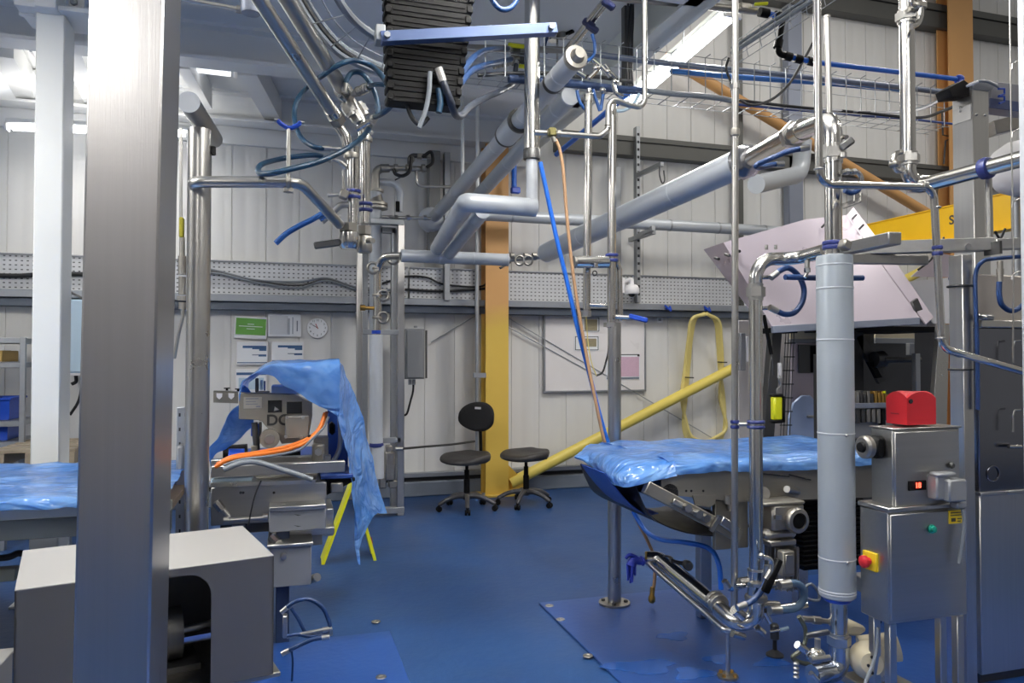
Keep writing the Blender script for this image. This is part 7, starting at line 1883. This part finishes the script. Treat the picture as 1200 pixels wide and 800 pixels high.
# cabinet body down to the floor, closed panels
lo, hi = slab(999, 512, 1110, 640, 4.5, .6); MB().box((lo[0], 4.5, .1), hi, .004).build('lower_body', DKB, t)
t = thing('hoist_pendant', 'yellow and black hoist pendant hanging by the machine frame', 'pendant', P(912, 494, y=4.1))
lo, hi = slab(907.5, 464, 918, 493, 4.08, .05); MB().box(lo, hi, .012).build('pendant_body', HIVIS, t)
lo, hi = slab(918, 464, 920.5, 495, 4.09, .05); MB().box(lo, hi, .004).build('side_guard', BLKP, t)
lo, hi = slab(907, 492, 919, 496, 4.075, .055); MB().box(lo, hi, .008).build('end_guard', BLKP, t)
lo, hi = slab(907, 461.5, 919, 465, 4.075, .055); MB().box(lo, hi, .008).build('end_guard', BLKP, t)
MB().tube(spline(W([(911, 462), (911, 456), (915, 452), (913, 446), (914, 440)], 4.1), 6), 1.2 * px2m(912, 4.1), 8).build('hanger_hook', SATIN, t)

# ---- yellow crane beam
XB = P(1118, 257, y=5.0).x; zt_, zb_ = P(1118, 241, y=5.0).z, P(1118, 279, y=5.0).z
t = thing('crane_beam', 'yellow overhead crane beam with black lettering at right', 'beam', (XB, 5.0, zb_))
y0_, y1_ = 3.2, 6.6
MB().box((XB, y0_, zb_), (XB + .012, y1_, zt_), .001).build('web', CRANE, t)
MB().box((XB - .05, y0_, zb_ - .014), (XB + .065, y1_, zb_), .002).build('bottom_flange', CRANE, t)
MB().box((XB - .01, y0_, zt_), (XB + .025, y1_, zt_ + .012), .002).build('top_flange', CRANE, t)
text_mesh('SW', 15 * px2m(1118, 5.0), V((XB - .002, P(1122, 257, x=XB).y, P(1121, 257, x=XB).z)), (0, -1, 0), (0, 0, 1), INKK, 'lettering', t, .001, .002)
for f in (.02, .98): MB().box((XB - .04, y0_ + (y1_ - y0_) * f - .01, zb_), (XB + .05, y0_ + (y1_ - y0_) * f + .01, zt_), .001).build('end_plate', CRANE, t)
hose([(1076, 316), (1090, 305), (1099, 292), (1106, 278)], 3.9, 1.2, BLKR, 'thin black cable rising from the guard sheets to the crane beam', 'cable', None, False)
hose([(1166, 271), (1172, 279), (1178, 268)], 3.3, 1.4, BLKR, 'short black cable looping below the crane beam at right', 'cable', None, False)

# ================================================================== overhead cables, baskets and air lines
YT = 4.6; kt_ = px2m(860, YT)
zt_, zb_ = P(860, 72, y=YT).z, P(860, 120, y=YT).z
xa_, xb_ = P(536, 50, y=YT).x, P(1112, 100, y=YT).x
t = thing('cable_basket', 'long wire cable basket crossing the upper right in front of the wall', 'cable tray', ((xa_ + xb_) / 2, YT, zb_))
for z in (zt_, zt_ - .07, (zt_ + zb_) / 2, zb_): MB().cyl((xa_, YT, z), (xb_, YT, z), .0028, seg=6).build('long_wire', GALV, t)
for y in (.1, .2): MB().cyl((xa_, YT + y, zb_), (xb_, YT + y, zb_), .0028, seg=6).build('long_wire', GALV, t)
n_ = 30
for k in range(n_):
    x = xa_ + .05 + (xb_ - xa_ - .1) * k / (n_ - 1)
    MB().tube([(x + .03, YT - .02, zt_ + .02), (x, YT, zt_), (x, YT, zb_), (x, YT + .2, zb_)], .0042, 6).build('cross_wire', GALV, t)
def run(pts, Y, rpx, m_, label, name='cable', cat='cable', group=None, sm=True, seg=10):
    w_ = W(pts, Y) if not isinstance(Y, (list, tuple)) else [P(a, b, y=q) for (a, b), q in zip(pts, Y)]
    yv = Y if not isinstance(Y, (list, tuple)) else Y[len(Y) // 2]
    m = MB(); m.tube(spline(w_, 8) if sm else w_, rpx * px2m(pts[len(pts) // 2][0], yv), seg)
    return tag(m.build(name, m_), label, cat, group)
run([(686, 62), (770, 73), (860, 82), (980, 94), (1095, 107), (1124, 113)], YT + .06, 3.2, mat('slate_conduit', S(112, 122, 142), .4, .2), 'slate grey conduit along the top of the long wire basket', 'conduit', 'conduit')
run([(786, 83), (860, 90), (962, 97), (1060, 106)], YT + .12, 3.0, mat('sky_blue_tube', S(70, 124, 190), .35), 'sky blue tube behind the slate conduit in the long basket')
run([(596, 92), (660, 97), (720, 104), (756, 107)], YT + .02, 4.6, mat('navy_bundle', S(44, 62, 96), .4, 0, .15, 30), 'thick dark blue cable bundle low in the left part of the long basket')
run([(560, 88), (600, 86), (640, 86), (680, 90), (700, 90), (740, 96)], YT + .1, 2.4, DARKMETAL, 'dark cable above the blue bundle in the long basket')
run([(758, 106), (790, 110), (830, 113), (858, 118)], YT - .0, 3.2, GREYH, 'grey cable bundle right of the glowing lamp in the long basket')
run([(820, 111), (870, 118), (940, 126), (1010, 132), (1075, 138), (1105, 130), (1135, 117)], [YT, YT, YT, YT, YT - .2, YT - .7, 3.4], 1.7, BLKR, 'black cable along the basket bottom rising to the square post')
run([(960, 128), (1030, 132), (1075, 129), (1105, 116), (1135, 100), (1152, 95), (1168, 99)], [YT, YT, YT - .3, YT - .8, 3.3, 3.28, 3.28], 1.5, WHITEPL, 'white cable rising from the basket over the square post')
run([(1000, 131), (1050, 131), (1085, 124), (1115, 109), (1140, 97), (1156, 95.5), (1170, 102)], [YT, YT, YT - .4, YT - .9, 3.3, 3.26, 3.26], 1.3, GREYH, 'thin grey cable beside the white one over the square post')
run([(860, 122), (900, 126), (945, 130), (1000, 135), (1060, 139), (1124, 146)], YT + .04, 1.4, mat('blue_lead', S(60, 84, 150), .4), 'thin blue lead along the basket bottom')
run([(958, 40), (942, 70), (925, 98), (905, 116), (882, 123), (866, 117)], YT - .1, 1.6, DARKMETAL, 'thin dark cable sagging from the slender pole to the long basket')
run([(854, 68), (851, 80), (856, 96), (858, 112)], YT - .05, 1.5, BLKR, 'short black cable drop by the tall slender steel tube')
# second basket towards the viewer
t = thing('cable_basket', 'wire basket climbing to the top edge towards the viewer, right of the lamp', 'cable tray', P(862, 66, y=4.6))
a_ = [P(x, y, y=4.6) for x, y in ((860, 50), (860, 60), (860, 68), (862, 76))]
for q in a_:
    e = V((q.x, 3.2, q.z)); MB().cyl(q, e, .003, seg=6).build('long_wire', GALV, t)
for k in range(10):
    f = k / 9; MB().tube([q.lerp(V((q.x, 3.2, q.z)), f) for q in a_], .003, 6).build('cross_wire', GALV, t)
for i, dy in enumerate((0, 6)):
    q = P(858, 56 + dy, y=4.6); m = MB(); m.tube(spline([q, q + V((.03, -.5, .012)), q + V((.0, -1.0, -.01)), V((q.x, 3.2, q.z))], 8), .012 + .004 * i, 8); tag(m.build('cable', GREYH), ('grey cable in the climbing basket', 'thicker grey cable in the climbing basket, lower')[i], 'cable')
# air line with black fittings
t = thing('air_line', 'blue compressed air line with black fittings at upper right', 'pipe', P(1125, 93, y=4.5))
YA = 4.5; ka = px2m(940, YA)
MB().tube(W([(948, 72), (1124, 93)], YA), 3.0 * ka, 14).build('blue_pipe', AIRB, t)
MB().sphere(P(1124, 93, y=YA), 6 * ka).build('end_elbow', BLUEPLAS, t); MB().cyl(P(1124, 93, y=YA), P(1128, 102, y=YA - .05), 4 * ka, seg=12).build('end_elbow', BLUEPLAS, t)
MB().tube(fillet(W([(917, 22), (911, 62), (922, 66)], YA), .05), 3.6 * ka, 12).build('black_elbow', BLKP, t)
MB().tube(W([(916, 26), (912.5, 50)], YA), 3.0 * ka, 12).build('blue_pipe', AIRB, t)
for (x0, y0, x1, y1, r) in ((919, 65, 927, 67, 5), (931, 68, 939, 70, 5), (946, 71, 954, 73, 5), (890, 14, 900, 16, 5.4), (908, 18, 919, 21, 5.4), (913, 47, 911, 56, 5)): MB().cyl(P(x0, y0, y=YA), P(x1, y1, y=YA), r * ka, seg=14).build('black_fitting', BLKP, t)
MB().cyl(P(900, 16, y=YA), P(910, 18.5, y=YA), 3 * ka, seg=12).build('blue_pipe', AIRB, t); MB().cyl(P(927, 67, y=YA), P(947, 71.5, y=YA), 3 * ka, seg=12).build('blue_pipe', AIRB, t)
MB().obox(P(872, 9, y=YA), (16 * ka, .06, 9 * ka), None, .012).build('ball_valve', CAST, t)
MB().beam(P(884, 5, y=YA - .05), P(900, 4, y=YA - .08), .02, .02, bev=.004).build('yellow_handle', HIVIS, t)
MB().tube(W([(716, -4), (790, 3), (845, 9), (886, 13)], YA), 4.2 * ka, 14).build('steel_header', CAST, t)
# blue pipe beneath the mezzanine edge
a_, b_ = P(652, 181, y=7.85), P(742, 105, y=7.85 * (652 - VPX) / (742 - VPX))
tag(MB().cyl(a_, b_, .028, seg=14).build('air_pipe', AIRB), 'blue pipe running back to the wall under the mezzanine edge', 'pipe')
t = thing('air_drop', 'short blue drop pipe with valve beside the orange column top', 'pipe', P(602, 226, y=7.5))
MB().cyl(P(602.5, 222, y=7.5), P(602.5, 185, y=7.5), .028, seg=12).build('drop_pipe', AIRB, t); MB().obox(P(604, 223, y=7.48), (.1, .06, .07), None, .012).build('drop_valve', BLUEPLAS, t)
# vertical cable tray hanging from the roof
Yv2 = 5.0; t = thing('vertical_cable_tray', 'dull vertical cable riser channel hanging at top, left of the lamp', 'cable tray', P(737, 100, y=Yv2))
lo, hi = slab(732, -30, 742.5, 102, Yv2, .06); MB().box(lo, hi, .004).build('channel', PURLIND, t)
for x in (735, 738.5, 741): MB().tube(spline(W([(x, -30), (x + 1, 20), (x - 1, 60), (x + .5, 100)], Yv2 - .03), 6), 1.3 * px2m(737, Yv2), 8).build('riser_cable', (DARKMETAL, GREYH, BLKR)[int(x) % 3], t)
tag(MB().cyl(P(752, -20, y=5.2), P(757, 62, y=5.2), .006, seg=8).build('hanger_wire', SATIN), 'thin hanger wire beside the vertical cable riser', 'wire') if 0 else None
tag(MB().cyl(P(804, -5, y=5.1), P(800, 52, y=5.1), .006, seg=8).build('lamp_hanger', GALV), 'thin hanger rod above the glowing lamp', 'rod')
# paired rails with blue clamps and valve group near the riser top
t = thing('twin_rail', 'pair of thin steel tubes with dark blue clamps dropping left from the top edge', 'pipe', P(668, 52, y=5.0))
for dx in (0, 7):
    MB().cyl(P(664 + dx, 56, y=5.0), P(712 + dx, -6, y=4.2), 2.4 * px2m(690, 4.6), seg=12).build('rail_tube', PIPE, t)
CB = mat('dark_blue_clamp', S(36, 44, 86), .4)
for (x, y, yy) in ((690, 28, 4.6), (694, 33, 4.6), (713, 5, 4.25)):
    MB().obox(P(x, y, y=yy - .02), (16 * px2m(690, 4.6), .05, 7 * px2m(690, 4.6)), (0, .5, 0), .01).build('clamp', CB, t)
t = thing('valve_group', 'group of steel valves beside the vertical riser near the top centre', 'valve', P(655, 55, y=5.6))
kv2 = px2m(655, 5.6)
MB().tube(W([(647, -15), (648, 24)], 5.6), 3 * kv2, 12).build('feed_tube', PIPE, t)
MB().tube(W([(653, -15), (653, 74)], 5.6), 1.4 * kv2, 8).build('impulse_rod', PIPE, t)
MB().tube(W([(637, -15), (638, 40)], 5.6), 4 * kv2, 12).build('feed_tube', CAST, t)
MB().tube(W([(663, -15), (662, 14)], 5.6), 5 * kv2, 14).build('feed_tube', CAST, t)
for (x, y, r, h) in ((662, 14, 7, 10), (660, 27, 6, 12), (659, 40, 5, 10), (648, 44, 6, 8), (641, 36, 5, 10), (668, 20, 3, 6)): MB().cyl(P(x, y + h / 2, y=5.58), P(x, y - h / 2, y=5.58), r * kv2, seg=16).build('valve_body', CAST if int(x) % 2 else PIPE, t)
MB().beam(P(664, 40, y=5.55), P(672, 36, y=5.5), .03, .02).build('lever', BLKP, t)
MB().tube(spline(W([(643, 40), (639, 50), (638, 58), (642, 62)], 5.55), 6), 2 * kv2, 8).build('jumper_hose', NAVYH, t)
t = thing('service_pipe', 'grey service pipe with yellow-handled valves crossing the riser near the top', 'pipe', P(600, 58, y=5.5))
YS_ = 5.5; kq = px2m(610, YS_)
MB().tube(fillet(W([(543, 56), (600, 57), (672, 59), (677, 66), (677, 76)], YS_), .06), 4 * kq, 14).build('pipe', CAST, t)
MB().obox(P(605, 53.5, y=YS_ - .06), (20 * kq, .03, 5 * kq), None, .008).build('yellow_handle', HIVIS, t); MB().obox(P(614, 78, y=YS_ - .06), (13 * kq, .03, 4 * kq), None, .006).build('yellow_handle', HIVIS, t)
for (x, y, r) in ((604, 60, 6), (612, 68, 6), (616, 74, 6), (622, 58, 6), (604, 73, 4)): MB().cyl(P(x - 4, y, y=YS_), P(x + 4, y, y=YS_), r * kq, seg=14).build('valve_body', DARKMETAL, t)
MB().tube(W([(578, 76), (604, 70), (626, 66)], YS_), 3.6 * kq, 12).build('pipe', CAST, t)
for x in range(578, 602, 5): MB().cyl(P(x, 76 - (x - 578) * .22, y=YS_), P(x + 2.5, 75.5 - (x - 578) * .22, y=YS_), 5 * kq, seg=12).build('hose_barb', CAST, t)
BG = 'blue hoses dangling below the long basket'
for i, pts in enumerate(([(676, 106), (679, 118), (684, 126), (687, 129)], [(695, 105), (699, 118), (703, 130)], [(708, 104), (706, 116), (704, 129)], [(722, 130), (732, 129), (742, 122), (749, 110)], [(694, 40), (697, 52), (696, 64), (688, 72)])):
    run(pts, 4.5, 2.0, mat('bright_navy_hose', S(36, 84, 150), .35) if i != 3 else LBLUE, ('leftmost blue hose loop dangling below the long basket', 'middle blue hose slanting down right to the slender pole', 'blue hose slanting down left to the slender pole', 'pale blue hose curling under the lamp end', 'small blue hose by the twin rails')[i], 'hose', 'hose')
for (x, y) in ((684, 78), (700, 84), (712, 80), (706, 94), (690, 96), (722, 90)):
    pass
t = thing('pipe_cluster', 'cluster of small steel elbows above the slender poles in the long basket', 'pipe', P(700, 110, y=4.4))
YL = 4.4; kl = px2m(700, YL)
for pts in ([(694, 70), (706, 80), (715, 90)], [(690, 92), (700, 82), (704, 76)], [(676, 84), (686, 90)], [(708, 76), (716, 86), (722, 92)], [(690, 104), (691, 114)], [(718, 98), (722, 110), (730, 113)]):
    MB().tube(fillet(W(pts, YL), .04), 2.6 * kl, 10).build('tube', PIPE, t)
for (x, y) in ((698, 80), (712, 84), (691, 111), (706, 106), (720, 96)): MB().sphere(P(x, y, y=YL), 4 * kl).build('joint', PIPE, t)
# far right: galvanised bent wire on the wall
t = thing('bent_rod', 'thin bent dark rod on the wall left of the upper square post', 'rod', P(1106, 190, y=YW - .2))
MB().tube(W([(1104, 132), (1105, 158), (1117, 161), (1108, 165), (1106, 192)], YW - .2), .012, 8).build('rod', DARKMETAL, t)
# white vertical post far right against the wall between braces
lo, hi = slab(1076, 205, 1082, 300, YW - .15, .06)
tag(MB().box((lo[0], lo[1], 2.2), hi, .004).build('wall_channel', GALV), 'slim grey wall channel above the crane beam', 'channel') if 0 else None
# ================================================================== two work chairs in front of the orange column
def pad(outline, rings, axis='z'):
    """closed cushion: outline points scaled ring by ring; rings = (scale, offset); dish handled by caller"""
    tmp = bmesh.new(); R_ = []
    for s_, o_ in rings:
        R_.append([tmp.verts.new((x * s_, y * s_, o_)) for x, y in outline])
    n = len(outline)
    for a in range(len(R_) - 1):
        for i in range(n):
            j = (i + 1) % n; tmp.faces.new((R_[a][i], R_[a][j], R_[a + 1][j], R_[a + 1][i]))
    tmp.faces.new(R_[0][::-1]); tmp.faces.new(R_[-1])
    m = MB(); m._merge(tmp); return m
def work_chair(loc, yaw, label, back=True, seed=0, spin=0.):
    t = thing('work_chair', label, 'chair', (0, 0, 0), 'black work chairs by the orange column')
    # five-star base, each arm a leg with its caster
    for k in range(5):
        a_ = spin + k * 2 * PI / 5; u = V((math.cos(a_), math.sin(a_), 0))
        m = MB(); pts = [u * .03 + V((0, 0, .135)), u * .10 + V((0, 0, .138)), u * .19 + V((0, 0, .118)), u * .27 + V((0, 0, .078)), u * .285 + V((0, 0, .066))]
        m.tube(spline(pts, 6), .024, 10, rf=lambda q: 1.15 - .45 * q); lg = m.build('leg', CHAIRB, t)
        n_ = V((-u.y, u.x, 0)); m = MB(); c = u * .285 + V((0, 0, .029))
        for s_ in (-1, 1): m.lathe([(.010, -.011), (.024, -.010), (.028, 0), (.024, .010), (.010, .011)], c + n_ * .016 * s_, n_, 18)
        m.cyl(c - n_ * .02, c + n_ * .02, .008, seg=8); m.cyl(c, c + V((0, 0, .04)), .009, seg=10); m.build('caster', BLKP, lg)
    MB().lathe([(.035, .10), (.042, .11), (.042, .155), (.03, .165)], (0, 0, 0), seg=24).build('base_hub', CHAIRB, t)
    MB().lathe([(.030, .16), (.030, .30), (.024, .302), (.024, .39), (.016, .392), (.016, .47)], (0, 0, 0), seg=22).build('gas_cylinder', BLKP, t)
    MB().box((-.075, -.11, .455), (.075, .12, .485), .008).build('tilt_mechanism', BLKP, t)
    MB().tube(spline([V((-.05, -.02, .468)), V((-.16, -.03, .462)), V((-.21, -.04, .452))], 5), .007, 8).build('height_lever', BLKP, t)
    # seat pad: saddle shape, soft front roll
    N = 44; out = []
    for i in range(N):
        a_ = 2 * PI * i / N; ca, sa = math.cos(a_), math.sin(a_); e = .72
        x = .245 * math.copysign(abs(ca) ** e, ca); y = .238 * math.copysign(abs(sa) ** e, sa)
        if sa > 0: x *= 1 - .18 * sa; y *= .92 + .05 * math.cos(6 * a_)
        out.append((x, y))
    m = pad(out, [(.55, -.062), (.86, -.058), (.97, -.042), (1.0, -.016), (.985, .006), (.93, .02), (.8, .022), (.55, .012), (.3, .008), (.08, .007)])
    for v in m.bm.verts:
        f = v.co.y / .215
        if f < 0: v.co.z -= .028 * f * f * max(0, min(1, (v.co.z + .05) / .05))
        else: v.co.z += .026 * f * f
        v.co.z += .515 + .012 * (abs(v.co.x) / .22) ** 2
    m.build('seat', PUF, t, angle=70)
    for dx in (-.1, 0, .1): MB().box((dx - .014, .13, .452), (dx + .014, .2, .486), .005).build('seat_bracket', BLKP, t)
    if back:
        MB().tube(spline([V((0, .10, .462)), V((0, .19, .465)), V((0, .232, .50)), V((0, .235, .62)), V((0, .225, .80))], 6), .017, 10).build('back_stem', BLKP, t)
        out = []
        for i in range(N):
            a_ = 2 * PI * i / N; ca, sa = math.cos(a_), math.sin(a_)
            x = .22 * math.copysign(abs(ca) ** .8, ca); z = (.16 if sa > 0 else .135) * math.copysign(abs(sa) ** .8, sa)
            if sa < 0: x *= 1 - .28 * abs(sa) ** 2
            else: x *= 1 - .10 * sa ** 2
            out.append((x, z))
        m = pad(out, [(.5, -.030), (.8, -.027), (.95, -.016), (1.0, 0), (.97, .014), (.86, .024), (.5, .030), (.1, .030)])
        for v in m.bm.verts:
            x, z, d_ = v.co.x, v.co.y, v.co.z
            v.co = V((x, .205 + d_ - .55 * x * x * 0 - 1.2 * x * x + .12 * z, .885 + z))
        m.build('backrest', FAB, t, angle=70)
        MB().obox((0, .185, .985), (.075, .004, .022), (-.12, 0, 0), .001).build('maker_tag', mat('tag_white', S(220, 220, 220), .5, 0, .15, 90), t)
    t.location = loc; t.rotation_euler = (0, 0, yaw)
    return t
p1 = P(547, 597, z=0); p2 = P(615, 592, z=0)
work_chair((p1.x, p1.y, 0), -math.radians(50), 'black work chair with backrest beside the orange column', True, spin=.35)
work_chair((p2.x + .02, p2.y + .02, 0), -math.radians(62), 'backless black work chair standing under the yellow brace', False, spin=.15)
